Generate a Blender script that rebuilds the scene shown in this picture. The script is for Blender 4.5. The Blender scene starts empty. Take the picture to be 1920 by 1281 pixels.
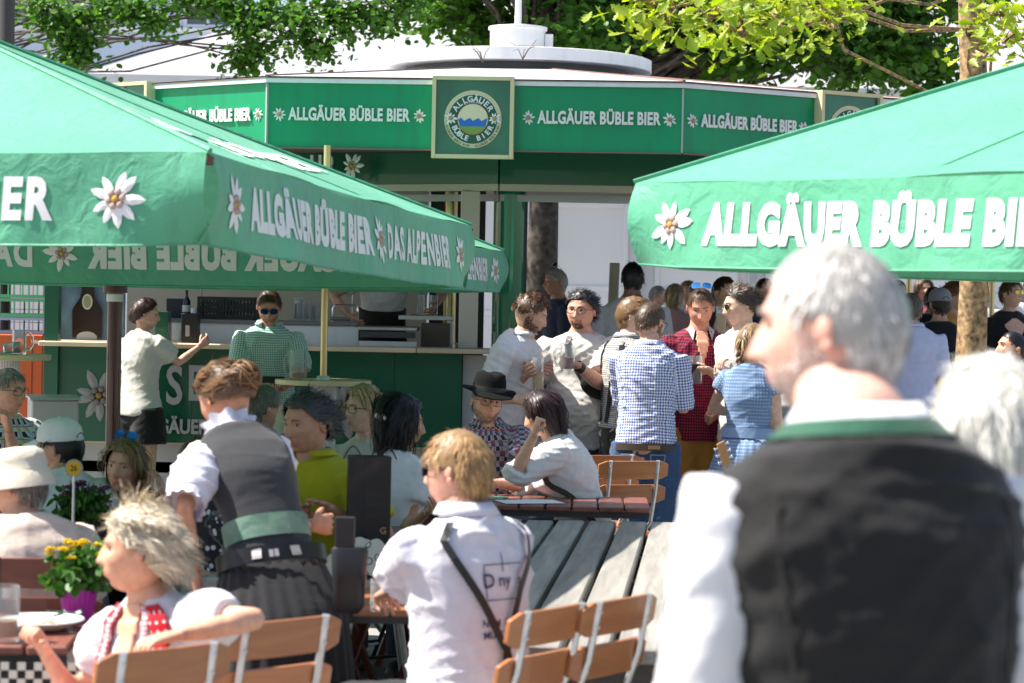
import bpy, bmesh, math, random
import numpy as np
from math import sin, cos, pi, radians, sqrt, atan2
from mathutils import Vector, Matrix, Euler

# ------------------------------------------------------------------ camera, sky, sun, exposure
SC = bpy.context.scene
COL = SC.collection
FPX = 4533.0                       # focal length in photo pixels (85 mm on a 36 mm sensor)
CAMZ = 1.72
camd = bpy.data.cameras.new('camera'); cam = bpy.data.objects.new('camera', camd); COL.objects.link(cam)
camd.sensor_width = 36.0; camd.lens = 85.0; camd.clip_start = 0.1; camd.clip_end = 400
CR = (Matrix.Rotation(radians(90 - 1.017), 4, 'X') @ Matrix.Rotation(radians(1.1), 4, 'Z'))
cam.matrix_world = Matrix.Translation((0, 0, CAMZ)) @ CR
camd.dof.use_dof = True; camd.dof.focus_distance = 14.6; camd.dof.aperture_fstop = 5.2
SC.camera = cam
W = bpy.data.worlds.new('World'); SC.world = W; W.use_nodes = True
SUN_DIR = Vector((-0.575, 0.04, 0.815)).normalized()      # towards the sun
nt = W.node_tree; nt.nodes.clear()
sky = nt.nodes.new('ShaderNodeTexSky'); sky.sky_type = 'NISHITA'; sky.sun_disc = False
sky.sun_elevation = math.asin(SUN_DIR.z); sky.sun_rotation = math.atan2(SUN_DIR.x, SUN_DIR.y)
sky.dust_density = 2.0; sky.ozone_density = 1.0
bg = nt.nodes.new('ShaderNodeBackground'); bg.inputs['Strength'].default_value = 0.095
wo = nt.nodes.new('ShaderNodeOutputWorld')
nt.links.new(sky.outputs[0], bg.inputs[0]); nt.links.new(bg.outputs[0], wo.inputs[0])
sund = bpy.data.lights.new('sun', 'SUN'); sund.energy = 5.0; sund.angle = radians(0.53); sund.color = (1.0, 0.95, 0.87)
sun = bpy.data.objects.new('sun', sund); COL.objects.link(sun)
sun.rotation_euler = SUN_DIR.to_track_quat('Z', 'Y').to_euler()
SC.view_settings.view_transform = 'Standard'; SC.view_settings.look = 'None'
SC.view_settings.exposure = 1.2; SC.view_settings.gamma = 1.0
SC.render.engine = 'CYCLES'
SC.cycles.max_bounces = 8; SC.cycles.transparent_max_bounces = 12
SC.cycles.use_denoising = True
random.seed(7); RNG = np.random.default_rng(7)

def at(px, py, d):
    """point of the place at photo pixel (px, py) and distance d along the view"""
    v = CR @ Vector(((px - 960) / FPX * d, -(py - 640.5) / FPX * d, -d))
    return Vector((0, 0, CAMZ)) + v
def zat(px, py, d): return at(px, py, d).z
def xat(px, d, py=640): return at(px, py, d).x

# ------------------------------------------------------------------ materials
MATS = {}
def L(nt, a, b): nt.links.new(a, b)
def srgb(r, g, b):
    f = lambda c: ((c / 255) / 12.92 if c / 255 <= .04045 else (((c / 255) + .055) / 1.055) ** 2.4)
    return (f(r), f(g), f(b))
def mat(name, col, rough=0.6, metal=0.0, spec=0.5, var=0.0, vscale=6.0, bump=0.0, bscale=40.0, transl=0.0,
        sheen=0.0, coat=0.0, trans=0.0, ior=1.45, vcol=None, emit=None, wrinkle=0.0, streak=0.0):
    if name in MATS: return MATS[name]
    m = bpy.data.materials.new(name); m.use_nodes = True; MATS[name] = m
    nt = m.node_tree; b = nt.nodes['Principled BSDF']; o = nt.nodes['Material Output']
    b.inputs['Base Color'].default_value = (*col, 1); b.inputs['Roughness'].default_value = rough
    b.inputs['Metallic'].default_value = metal; b.inputs['Specular IOR Level'].default_value = spec
    b.inputs['Sheen Weight'].default_value = sheen; b.inputs['Coat Weight'].default_value = coat
    b.inputs['Transmission Weight'].default_value = trans; b.inputs['IOR'].default_value = ior
    tc = nt.nodes.new('ShaderNodeTexCoord')
    csock = None
    if var > 0:
        n = nt.nodes.new('ShaderNodeTexNoise'); n.inputs['Scale'].default_value = vscale; n.inputs['Detail'].default_value = 5
        L(nt, tc.outputs['Object'], n.inputs['Vector'])
        mx = nt.nodes.new('ShaderNodeMix'); mx.data_type = 'RGBA'
        mx.inputs['A'].default_value = (*[c * (1 - var) for c in col], 1)
        mx.inputs['B'].default_value = (*[min(1, c * (1 + var)) for c in (vcol or col)], 1)
        r = nt.nodes.new('ShaderNodeMapRange'); r.inputs[1].default_value = .3; r.inputs[2].default_value = .7
        L(nt, n.outputs['Fac'], r.inputs[0]); L(nt, r.outputs[0], mx.inputs['Factor'])
        csock = mx.outputs['Result']; L(nt, csock, b.inputs['Base Color'])
    if streak > 0 and csock:                            # rain streaks and grime running down the surface
        mp = nt.nodes.new('ShaderNodeMapping'); mp.inputs['Scale'].default_value = (13, 13, .9); L(nt, tc.outputs['Object'], mp.inputs[0])
        n = nt.nodes.new('ShaderNodeTexNoise'); n.inputs['Scale'].default_value = 1.0; n.inputs['Detail'].default_value = 6; L(nt, mp.outputs[0], n.inputs['Vector'])
        r = nt.nodes.new('ShaderNodeMapRange'); r.inputs[1].default_value = .5; r.inputs[2].default_value = .8; r.inputs[3].default_value = 0; r.inputs[4].default_value = streak; L(nt, n.outputs['Fac'], r.inputs[0])
        mx = nt.nodes.new('ShaderNodeMix'); mx.data_type = 'RGBA'; L(nt, r.outputs[0], mx.inputs['Factor']); L(nt, csock, mx.inputs['A']); mx.inputs['B'].default_value = (*[c * .45 + .02 for c in col], 1)
        csock = mx.outputs['Result']; L(nt, csock, b.inputs['Base Color'])
    last = None
    for (st, sc, dist) in ((bump, bscale, .004), (wrinkle, 9.0, .02)):
        if st > 0:
            n = nt.nodes.new('ShaderNodeTexNoise'); n.inputs['Scale'].default_value = sc; n.inputs['Detail'].default_value = 4
            if dist > .01: n.inputs['Distortion'].default_value = 1.2
            L(nt, tc.outputs['Object'], n.inputs['Vector'])
            bu = nt.nodes.new('ShaderNodeBump'); bu.inputs['Strength'].default_value = st; bu.inputs['Distance'].default_value = dist
            L(nt, n.outputs['Fac'], bu.inputs['Height'])
            if last: L(nt, last, bu.inputs['Normal'])
            last = bu.outputs[0]
    if last: L(nt, last, b.inputs['Normal'])
    if transl > 0:
        t = nt.nodes.new('ShaderNodeBsdfTranslucent'); t.inputs['Color'].default_value = (*col, 1)
        if csock: L(nt, csock, t.inputs['Color'])
        ms = nt.nodes.new('ShaderNodeMixShader'); ms.inputs[0].default_value = transl
        L(nt, b.outputs[0], ms.inputs[1]); L(nt, t.outputs[0], ms.inputs[2]); L(nt, ms.outputs[0], o.inputs[0])
    if emit:
        b.inputs['Emission Color'].default_value = (*emit[0], 1); b.inputs['Emission Strength'].default_value = emit[1]
    return m

def math_node(nt, op, a, b=None):
    n = nt.nodes.new('ShaderNodeMath'); n.operation = op
    for i, v in enumerate((a, b)):
        if v is None: continue
        if hasattr(v, 'links'): L(nt, v, n.inputs[i])
        else: n.inputs[i].default_value = v
    return n.outputs[0]

def cloth(name, col, kind='plain', col2=None, col3=None, period=.02, rough=.85, wrinkle=.35, duty=.5, sheen=.15):
    """fabric; checks, stripes, dots follow the point attribute 'pat' (u round the limb, v along it)"""
    if name in MATS: return MATS[name]
    m = mat(name, col, rough=rough, spec=.25, var=.05 if kind == 'plain' else 0, vscale=25, wrinkle=wrinkle, bump=.25, bscale=420, sheen=sheen)
    if kind == 'plain': return m
    nt = m.node_tree; b = nt.nodes['Principled BSDF']
    a = nt.nodes.new('ShaderNodeAttribute'); a.attribute_name = 'pat'
    tc = nt.nodes.new('ShaderNodeTexCoord'); wn = nt.nodes.new('ShaderNodeTexNoise'); wn.inputs['Scale'].default_value = 9; wn.inputs['Detail'].default_value = 2; L(nt, tc.outputs['Object'], wn.inputs['Vector'])
    v1 = nt.nodes.new('ShaderNodeVectorMath'); v1.operation = 'SUBTRACT'; L(nt, wn.outputs['Color'], v1.inputs[0]); v1.inputs[1].default_value = (.5, .5, .5)
    v2 = nt.nodes.new('ShaderNodeVectorMath'); v2.operation = 'SCALE'; L(nt, v1.outputs[0], v2.inputs[0]); v2.inputs['Scale'].default_value = .014
    v3 = nt.nodes.new('ShaderNodeVectorMath'); v3.operation = 'ADD'; L(nt, a.outputs['Vector'], v3.inputs[0]); L(nt, v2.outputs[0], v3.inputs[1])
    s = nt.nodes.new('ShaderNodeSeparateXYZ'); L(nt, v3.outputs[0], s.inputs[0])
    def stripe(sock, per, du, off=0.0):
        f = math_node(nt, 'FRACT', math_node(nt, 'ADD', math_node(nt, 'DIVIDE', sock, per), 10.0 + off))
        return math_node(nt, 'LESS_THAN', f, du)
    def mix(fac, A, B):
        x = nt.nodes.new('ShaderNodeMix'); x.data_type = 'RGBA'
        L(nt, fac, x.inputs['Factor'])
        for k, v in (('A', A), ('B', B)):
            if hasattr(v, 'links'): L(nt, v, x.inputs[k])
            else: x.inputs[k].default_value = (*v, 1)
        return x.outputs['Result']
    U, V = s.outputs[0], s.outputs[1]
    col2 = col2 or (.8, .8, .8)
    if kind == 'gingham':
        su, sv = stripe(U, period, duty), stripe(V, period, duty)
        mid = tuple((x + y) * .5 for x, y in zip(col, col2)) if col3 is None else col3
        c = mix(math_node(nt, 'MULTIPLY', su, sv), mix(math_node(nt, 'MAXIMUM', su, sv), col2, mid), col)
    elif kind == 'plaid':
        c = mix(stripe(U, period, .45), col, col2)
        c = mix(math_node(nt, 'MULTIPLY', stripe(V, period, .45, .1), .0 + 1), c, mix(stripe(U, period, .45), col2, (.02, .025, .06)))
        c = mix(stripe(U, period, .08, .25), c, col3); c = mix(stripe(V, period, .08, .3), c, col3)
    elif kind == 'vstripe':
        c = mix(stripe(U, period, duty), col2, col)
        if col3: c = mix(stripe(U, period * 2, .2, .1), c, col3)
    elif kind == 'dots':
        fu = math_node(nt, 'SUBTRACT', math_node(nt, 'FRACT', math_node(nt, 'ADD', math_node(nt, 'DIVIDE', U, period), 10)), .5)
        fv = math_node(nt, 'SUBTRACT', math_node(nt, 'FRACT', math_node(nt, 'ADD', math_node(nt, 'DIVIDE', V, period), 10)), .5)
        r = math_node(nt, 'ADD', math_node(nt, 'MULTIPLY', fu, fu), math_node(nt, 'MULTIPLY', fv, fv))
        c = mix(math_node(nt, 'LESS_THAN', r, duty * duty), col, col2)
    elif kind == 'flower':
        n = nt.nodes.new('ShaderNodeTexVoronoi'); n.inputs['Scale'].default_value = 1 / period
        L(nt, a.outputs['Vector'], n.inputs['Vector'])
        c = mix(math_node(nt, 'LESS_THAN', n.outputs['Distance'], duty), col, col2)
    L(nt, c, b.inputs['Base Color'])
    return m

def wood(name, c1, c2, rough=.5, scale=(2, 30, 30), coat=0.0, knots=False):
    if name in MATS: return MATS[name]
    m = mat(name, c1, rough=rough, coat=coat); nt = m.node_tree; b = nt.nodes['Principled BSDF']
    tc = nt.nodes.new('ShaderNodeTexCoord'); mp = nt.nodes.new('ShaderNodeMapping'); mp.inputs['Scale'].default_value = scale
    oi = nt.nodes.new('ShaderNodeObjectInfo')
    va = nt.nodes.new('ShaderNodeVectorMath'); va.operation = 'ADD'
    L(nt, tc.outputs['Object'], va.inputs[0]); L(nt, oi.outputs['Location'], va.inputs[1]); L(nt, va.outputs[0], mp.inputs[0])
    n = nt.nodes.new('ShaderNodeTexNoise'); n.inputs['Scale'].default_value = 1.0; n.inputs['Detail'].default_value = 7; n.inputs['Distortion'].default_value = .6
    L(nt, mp.outputs[0], n.inputs['Vector'])
    r = nt.nodes.new('ShaderNodeMapRange'); r.inputs[1].default_value = .32; r.inputs[2].default_value = .68; L(nt, n.outputs['Fac'], r.inputs[0])
    x = nt.nodes.new('ShaderNodeMix'); x.data_type = 'RGBA'; x.inputs['A'].default_value = (*c1, 1); x.inputs['B'].default_value = (*c2, 1)
    L(nt, r.outputs[0], x.inputs['Factor'])
    hs = nt.nodes.new('ShaderNodeHueSaturation'); L(nt, x.outputs['Result'], hs.inputs['Color'])
    L(nt, math_node(nt, 'ADD', math_node(nt, 'MULTIPLY', oi.outputs['Random'], .35), .82), hs.inputs['Value'])
    L(nt, hs.outputs[0], b.inputs['Base Color'])
    bu = nt.nodes.new('ShaderNodeBump'); bu.inputs['Strength'].default_value = .35; bu.inputs['Distance'].default_value = .004
    L(nt, n.outputs['Fac'], bu.inputs['Height']); L(nt, bu.outputs[0], b.inputs['Normal'])
    return m

def skin(name, col):
    if name in MATS: return MATS[name]
    col = (min(.75, col[0] * 1.2), col[1] * 1.22, col[2] * 1.2)
    m = mat(name, col, rough=.48, spec=.4, var=.13, vscale=40, bump=.15, bscale=300); nt = m.node_tree; b = nt.nodes['Principled BSDF']
    a = nt.nodes.new('ShaderNodeAttribute'); a.attribute_name = 'tint'
    src = b.inputs['Base Color'].links[0].from_socket
    x = nt.nodes.new('ShaderNodeMix'); x.data_type = 'RGBA'; L(nt, a.outputs['Fac'], x.inputs['Factor']); L(nt, src, x.inputs['A'])
    x.inputs['B'].default_value = (col[0] * .75, col[1] * .38, col[2] * .38, 1)
    L(nt, x.outputs['Result'], b.inputs['Base Color'])
    b.inputs['Subsurface Weight'].default_value = .12; b.inputs['Subsurface Radius'].default_value = (.012, .004, .002); b.inputs['Subsurface Scale'].default_value = .6
    return m

def hairmat(name, col, rough=.45):
    if name in MATS: return MATS[name]
    m = mat(name, col, rough=rough, spec=.5); nt = m.node_tree; b = nt.nodes['Principled BSDF']
    a = nt.nodes.new('ShaderNodeAttribute'); a.attribute_name = 'strand'
    x = nt.nodes.new('ShaderNodeMix'); x.data_type = 'RGBA'; L(nt, a.outputs['Fac'], x.inputs['Factor'])
    x.inputs['A'].default_value = (*[c * .45 for c in col], 1); x.inputs['B'].default_value = (*[min(1, c * 1.5) for c in col], 1)
    L(nt, x.outputs['Result'], b.inputs['Base Color'])
    return m

# ------------------------------------------------------------------ mesh building
def link(o, parent=None):
    COL.objects.link(o)
    if parent is not None: o.parent = parent
    return o
def tag(o, label=None, cat=None, group=None, kind=None):
    if label: o['label'] = label
    if cat: o['category'] = cat
    if group: o['group'] = group
    if kind: o['kind'] = kind
    return o
def empty(name, loc=(0, 0, 0), rz=0.0, label=None, cat=None, group=None, parent=None):
    o = bpy.data.objects.new(name, None); o.empty_display_size = .1
    link(o, parent); o.location = loc; o.rotation_euler = (0, 0, rz)
    return tag(o, label, cat, group)

class MB:
    def __init__(s): s.v = []; s.f = []; s.mi = []; s.n = 0
    def add(s, verts, faces, mi=0, M=None):
        verts = np.asarray(verts, float).reshape(-1, 3)
        if M is not None:
            A = np.array(M); verts = verts @ A[:3, :3].T + A[:3, 3]
        k = s.n; s.v.append(verts); s.n += len(verts)
        s.f.extend([tuple(i + k for i in f) for f in faces]); s.mi.extend([mi] * len(faces)); return s
    def box(s, c, sz, mi=0, M=None, rz=0.0, bev=0.0):
        x, y, z = [q / 2 for q in sz]
        if bev > 0:
            # chamfered box (all edges)
            b = min(bev, x * .9, y * .9, z * .9); P = []
            for sx in (-1, 1):
                for sy in (-1, 1):
                    for sz_ in (-1, 1):
                        P += [(sx * x, sy * (y - b), sz_ * (z - b)), (sx * (x - b), sy * y, sz_ * (z - b)), (sx * (x - b), sy * (y - b), sz_ * z)]
            bm = bmesh.new(); [bm.verts.new(p) for p in P]; bmesh.ops.convex_hull(bm, input=bm.verts)
            bm.verts.index_update(); V = [tuple(v.co) for v in bm.verts]; F = [[v.index for v in f.verts] for f in bm.faces]; bm.free()
        else:
            V = [(-x, -y, -z), (x, -y, -z), (x, y, -z), (-x, y, -z), (-x, -y, z), (x, -y, z), (x, y, z), (-x, y, z)]
            F = [(0, 3, 2, 1), (4, 5, 6, 7), (0, 1, 5, 4), (1, 2, 6, 5), (2, 3, 7, 6), (3, 0, 4, 7)]
        T = Matrix.Translation(c) @ Matrix.Rotation(rz, 4, 'Z')
        return s.add(V, F, mi, (M @ T) if M is not None else T)
    def bar(s, p, q, w, h, mi=0, up=(0, 0, 1)):
        p, q = Vector(p), Vector(q); d = q - p; l = d.length; d.normalize(); u = Vector(up)
        sd = d.cross(u)
        if sd.length < 1e-4: sd = d.cross(Vector((1, 0, 0)))
        sd.normalize(); u = sd.cross(d)
        M = Matrix((sd, d, u)).transposed().to_4x4(); M.translation = (p + q) / 2
        return s.box((0, 0, 0), (w, l, h), mi, M)
    def tube(s, pts, rad, n=8, mi=0, cap=True, closed=False):
        pts = [Vector(p) for p in pts]; k = len(pts)
        rad = [rad] * k if not hasattr(rad, '__len__') else rad
        V = []; prev = None
        for i, p in enumerate(pts):
            if closed: t = pts[(i + 1) % k] - pts[i - 1]
            else: t = pts[min(i + 1, k - 1)] - pts[max(i - 1, 0)]
            t.normalize()
            if prev is None:
                a = t.cross(Vector((0, 0, 1)))
                if a.length < .1: a = t.cross(Vector((1, 0, 0)))
            else: a = prev - t * prev.dot(t)
            a.normalize(); prev = a; b = t.cross(a)
            V += [p + (a * cos(2 * pi * j / n) + b * sin(2 * pi * j / n)) * rad[i] for j in range(n)]
        F = []
        for i in range(k if closed else k - 1):
            for j in range(n):
                i2 = (i + 1) % k
                F.append((i * n + j, i * n + (j + 1) % n, i2 * n + (j + 1) % n, i2 * n + j))
        if cap and not closed: F += [tuple(range(n))[::-1], tuple(range((k - 1) * n, k * n))]
        return s.add(V, F, mi)
    def lathe(s, prof, n=24, mi=0, M=None, cap=True):
        V = []; F = []; k = len(prof)
        for (r, z) in prof: V += [(r * cos(2 * pi * j / n), r * sin(2 * pi * j / n), z) for j in range(n)]
        for i in range(k - 1):
            for j in range(n): F.append((i * n + j, i * n + (j + 1) % n, (i + 1) * n + (j + 1) % n, (i + 1) * n + j))
        if cap:
            if prof[0][0] > 1e-5: F.append(tuple(range(n))[::-1])
            if prof[-1][0] > 1e-5: F.append(tuple(range((k - 1) * n, k * n)))
        return s.add(V, F, mi, M)
    def ball(s, c, r, n=10, mi=0, sc=(1, 1, 1), M=None):
        m = max(4, n // 2 + 1); prof = [(r * sin(pi * i / m), -r * cos(pi * i / m)) for i in range(m + 1)]
        T = Matrix.Translation(c) @ Matrix.Diagonal((*sc, 1))
        return s.lathe(prof, n, mi, (M @ T) if M is not None else T, cap=False)
    def prism(s, poly, z0, z1, mi=0, M=None):
        n = len(poly); V = [(x, y, z0) for x, y in poly] + [(x, y, z1) for x, y in poly]
        F = [tuple(range(n))[::-1], tuple(range(n, 2 * n))] + [(i, (i + 1) % n, n + (i + 1) % n, n + i) for i in range(n)]
        return s.add(V, F, mi, M)
    def mesh(s, name):
        me = bpy.data.meshes.new(name)
        V = np.concatenate(s.v) if s.v else np.zeros((0, 3))
        me.from_pydata(V.tolist(), [], s.f); me.polygons.foreach_set('material_index', s.mi); return me
    def build(s, name, mats, parent=None, smooth=False, bevel=0.0, loc=None):
        me = s.mesh(name)
        for m in (mats if isinstance(mats, (list, tuple)) else [mats]): me.materials.append(m)
        if smooth: smooth_mesh(me, smooth if smooth is not True else 40)
        o = link(bpy.data.objects.new(name, me), parent)
        if loc is not None: o.location = loc
        if bevel > 0:
            md = o.modifiers.new('bevel', 'BEVEL'); md.width = bevel; md.segments = 2; md.limit_method = 'ANGLE'
        return o
def smooth_mesh(me, angle=40):
    me.polygons.foreach_set('use_smooth', [True] * len(me.polygons))
    if angle < 180:
        bm = bmesh.new(); bm.from_mesh(me); ca = radians(angle)
        for e in bm.edges:
            if len(e.link_faces) == 2 and e.calc_face_angle(0) > ca: e.smooth = False
        bm.to_mesh(me); bm.free()

SCR = bpy.data.scenes.new('scratch')                     # workbench scene for evaluating text and remeshing; removed at the end
def evaluated_mesh(o):
    SCR.collection.objects.link(o)
    with bpy.context.temp_override(scene=SCR, view_layer=SCR.view_layers[0]): dg = bpy.context.evaluated_depsgraph_get()
    me = bpy.data.meshes.new_from_object(o.evaluated_get(dg)); SCR.collection.objects.unlink(o); return me
def text_mesh(body, size=1.0, offset=0.0, spacing=1.0, extrude=0.0, xs=1.0, align='CENTER'):
    c = bpy.data.curves.new('t', 'FONT'); c.body = body; c.size = size; c.offset = offset; c.space_character = spacing
    c.align_x = align; c.align_y = 'CENTER'; c.extrude = extrude; c.resolution_u = 3
    o = bpy.data.objects.new('t', c); me = evaluated_mesh(o)
    V = np.array([v.co[:] for v in me.vertices]); F = [tuple(p.vertices) for p in me.polygons]
    bpy.data.objects.remove(o); bpy.data.curves.remove(c); bpy.data.meshes.remove(me)
    V[:, 0] *= xs; return V, F

def edelweiss(mb, M, R=.06, seed=1, off=(0, 1, 2), depth=.15):
    """star of woolly petals in the local xy plane, facing +z"""
    r = random.Random(seed); n = 9
    for k in range(n):
        a = 2 * pi * k / n + r.uniform(-.15, .15); l = R * r.uniform(.72, 1.05); w = l * .17
        T = M @ Matrix.Rotation(a, 4, 'Z')
        h = R * depth * r.uniform(.6, 1.2)
        V = [(R * .15, 0, h * .3), (l * .55, w, h * .2), (l, 0, 0.001), (l * .55, -w, h * .2), (l * .55, 0, h), (l * .35, w * .8, h * .3), (l * .35, -w * .8, h * .3), (l * .8, w * .75, h * .2), (l * .8, -w * .75, h * .2)]
        F = [(0, 5, 4), (5, 1, 4), (1, 7, 4), (7, 2, 4), (2, 8, 4), (8, 3, 4), (3, 6, 4), (6, 0, 4)]
        F = [f[::-1] for f in F]
        mb.add(V, F, off[0], T)
    for k in range(6):
        a = 2 * pi * k / 6 + .2; mb.ball((R * .24 * cos(a), R * .24 * sin(a), R * depth * .8), R * .13, 6, off[1], M=M)
    mb.ball((0, 0, R * depth), R * .14, 6, off[2], M=M)
# ------------------------------------------------------------------ shared materials
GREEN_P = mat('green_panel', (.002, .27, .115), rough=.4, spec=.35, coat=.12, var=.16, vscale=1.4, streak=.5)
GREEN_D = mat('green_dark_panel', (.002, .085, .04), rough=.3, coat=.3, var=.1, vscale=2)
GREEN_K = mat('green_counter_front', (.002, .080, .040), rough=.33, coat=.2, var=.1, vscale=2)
FABRIC = mat('green_awning_cloth', (.095, .385, .225), rough=.5, spec=.45, streak=.3, var=.12, vscale=2.2, transl=.10, sheen=.12, bump=.25, bscale=260, wrinkle=.5)
PRINT = mat('white_print', (.84, .83, .83), rough=.7, transl=.1)
PRINTTAN = mat('brown_print', (.45, .33, .29), rough=.7)
PRINTYEL = mat('ochre_print', (.5, .3, .06), rough=.7)
WHITE = mat('white_paint', (.72, .72, .72), rough=.45, var=.06, vscale=2, streak=.25)
ROOFW = mat('white_roof_membrane', (.50, .50, .52), rough=.6, var=.22, vscale=1.3, bump=.2, bscale=5)
CREAM = mat('cream_panel', (.47, .43, .35), rough=.5, var=.04, vscale=2)
GOLD = mat('brass', (.62, .50, .25), rough=.3, metal=.75)
GOLDP = mat('gold_paint', (.62, .54, .32), rough=.4)
STEEL = mat('steel', (.55, .56, .58), rough=.32, metal=1.0, var=.1, vscale=8)
GALV = mat('galvanised_steel', (.62, .63, .65), rough=.42, metal=.8, var=.12, vscale=30)
DKSTEEL = mat('dark_steel', (.08, .085, .09), rough=.4, metal=.6)
BLACK = mat('black_plastic', (.012, .012, .013), rough=.45)
BROWNM = mat('brown_lacquer', (.075, .022, .018), rough=.25, coat=.4)
GREYP = mat('grey_panel', (.42, .42, .42), rough=.5, var=.06, vscale=3)
BEIGE = wood('beige_laminate', (.50, .41, .27), (.58, .48, .33), rough=.45, scale=(6, 6, 6))
RUST = mat('brown_trim', (.22, .13, .10), rough=.7)
GLASS = mat('clear_glass', (.95, .97, .97), rough=.03, trans=1.0, ior=1.25)
BARK = mat('bark', (.085, .07, .055), rough=.9, var=.6, vscale=14, bump=.9, bscale=22)

# ------------------------------------------------------------------ ground
g = MB(); S = 200
gz = lambda d: max(0.0, min(.7, (d - 15.5) * .035))      # the square rises gently towards the back
YS = [-20, 15.5, 20, 25, 35.5, 300]
g.add([(sx * S, yy, gz(yy)) for yy in YS for sx in (-1, 1)], [(2 * i, 2 * i + 1, 2 * i + 3, 2 * i + 2) for i in range(len(YS) - 1)])
ground = g.build('ground', mat('pavement', (.25, .24, .225), rough=.85, var=.18, vscale=1.5, bump=.5, bscale=30))
tag(ground, kind='structure')
PAVE = mat('paving_stone', (.23, .22, .21), rough=.85, var=.22, vscale=14, bump=.6, bscale=60)
stone = MB().box((0, 0, 0), (.19, .13, .016), bev=.006).mesh('paving_stone'); stone.materials.append(PAVE)
for i in range(20):
    for j in range(12):
        o = bpy.data.objects.new('paving_stone', stone); link(o, ground)
        o.location = (.15 + i * .2 + (j % 2) * .1, 13.0 + j * .14, .006 + random.uniform(-.002, .002)); o.rotation_euler.z = random.uniform(-.02, .02)

# ------------------------------------------------------------------ far buildings and marquee
def house():
    d = 52.0
    x0, x1 = at(-420, 0, d).x, at(470, 0, d).x
    h = empty('town_house', ((x0 + x1) / 2, d, 0), 0, 'pale blue rendered town house behind the trees, top left', 'building')
    w = (x1 - x0); H = 11.0
    RB = mat('pale_blue_render', (.50, .58, .70), rough=.8, var=.05, vscale=1.2, bump=.3, bscale=12)
    wins = []
    for i in range(5):
        for z in (1.2, 4.4, 7.4): wins.append((-w / 2 + .9 + i * (w - 1.8) / 4, z))
    # wall with recessed window openings
    m = MB(); xs = sorted({-w / 2, w / 2} | {c - .55 for c, z in wins} | {c + .55 for c, z in wins}); zs = sorted({0, H} | {z for c, z in wins} | {z + 1.7 for c, z in wins})
    for a, b in zip(xs, xs[1:]):
        for c, e in zip(zs, zs[1:]):
            cx, cz = (a + b) / 2, (c + e) / 2
            if any(abs(cx - q) < .5 and z < cz < z + 1.7 for q, z in wins): continue
            m.box((cx, .2, cz), (b - a, .4, e - c))
    m.build('wall', RB, h)
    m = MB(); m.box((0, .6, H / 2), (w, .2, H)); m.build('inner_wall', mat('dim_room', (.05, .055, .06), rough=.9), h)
    for c, z in wins:
        f = MB()
        for sx in (-1, 1): f.box((c + sx * .5, .1, z + .85), (.09, .12, 1.7))
        for zz in (.045, .85, 1.655): f.box((c, .1, z + zz), (.91, .10, .07))
        f.box((c, .1, z + .45), (.06, .1, .73)); f.box((c, .1, z + 1.25), (.06, .1, .73))
        fo = f.build('window', WHITE, h)
        MB().box((c, .16, z + .85), (.9, .01, 1.6)).build('pane', mat('window_glass', (.10, .12, .14), rough=.06, spec=.8), fo)
        MB().box((c, -.07, z - .07), (1.3, .14, .10)).build('sill', WHITE, fo)
    m = MB(); m.box((0, .1, H + .12), (w + .5, .9, .25)); m.prism([(-w / 2 - .3, -.4), (w / 2 + .3, -.4), (w / 2 + .3, 7), (-w / 2 - .3, 7)], H + .25, H + .6); m.build('roof', mat('roof_tile', (.20, .09, .06), rough=.8, var=.2), h)
    # corner stones
    for k in range(13):
        MB().box((-w / 2 + 3.35 + (.06 if k % 2 else 0), -.03, .4 + k * .42), (.55 if k % 2 else .43, .08, .38), bev=.02).build('corner_stone', mat('pale_stone', (.56, .55, .55), rough=.8, var=.1), h)
house()

def marquee():
    TENT = mat('tent_cloth', (.40, .40, .43), rough=.75, var=.05, vscale=.7, transl=.12, wrinkle=.15)
    TW = mat('tent_wall_panel', (.74, .74, .78), rough=.55, var=.03, vscale=.6)
    d = 34.0; xl = at(150, 140, d).x; ze = at(150, 140, d).z; xr = 16.0
    t = empty('marquee', (0, d, 0), 0, 'large white marquee with panelled walls behind the drinks kiosk', 'tent')
    m = MB(); zr = ze + 5.0; run = 9.5
    V = [(xl, 0, ze), (xr, 0, ze), (xr - run, run, zr), (xl + run + 1.5, run, zr), (xl, 2 * run, ze), (xr, 2 * run, ze)]
    m.add(V, [(0, 1, 2, 3), (0, 3, 4), (4, 3, 2, 5), (1, 5, 2)])
    m.build('roof', TENT, t)
    n = 14; w = (xr - xl - .3) / n
    for k in range(n):
        c = xl + .15 + (k + .5) * w
        p = MB(); p.box((c, .2, ze / 2), (w - .1, .06, ze - .02))
        po = p.build('wall_panel', TW, t)
        q = MB()
        for (a, b) in ((.25, 1.55), (1.85, 3.1)):
            for sx in (-1, 1): q.box((c + sx * (w / 2 - .22), .155, (a + b) / 2), (.07, .035, b - a))
            for zz in (a + .035, b - .035): q.box((c, .155, zz), (w - .51, .035, .07))
        q.build('moulding', TW, po, bevel=.012)
    for k in range(n + 1):
        MB().box((xl + .15 + k * w, .12, ze / 2), (.13, .2, ze), bev=.02).build('post', mat('aluminium_post', (.5, .5, .53), rough=.4, metal=.5), t)
    MB().box(((xl + xr) / 2, .0, ze - .1), (xr - xl, .1, .22)).build('eave_rail', WHITE, t)
marquee()

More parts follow.
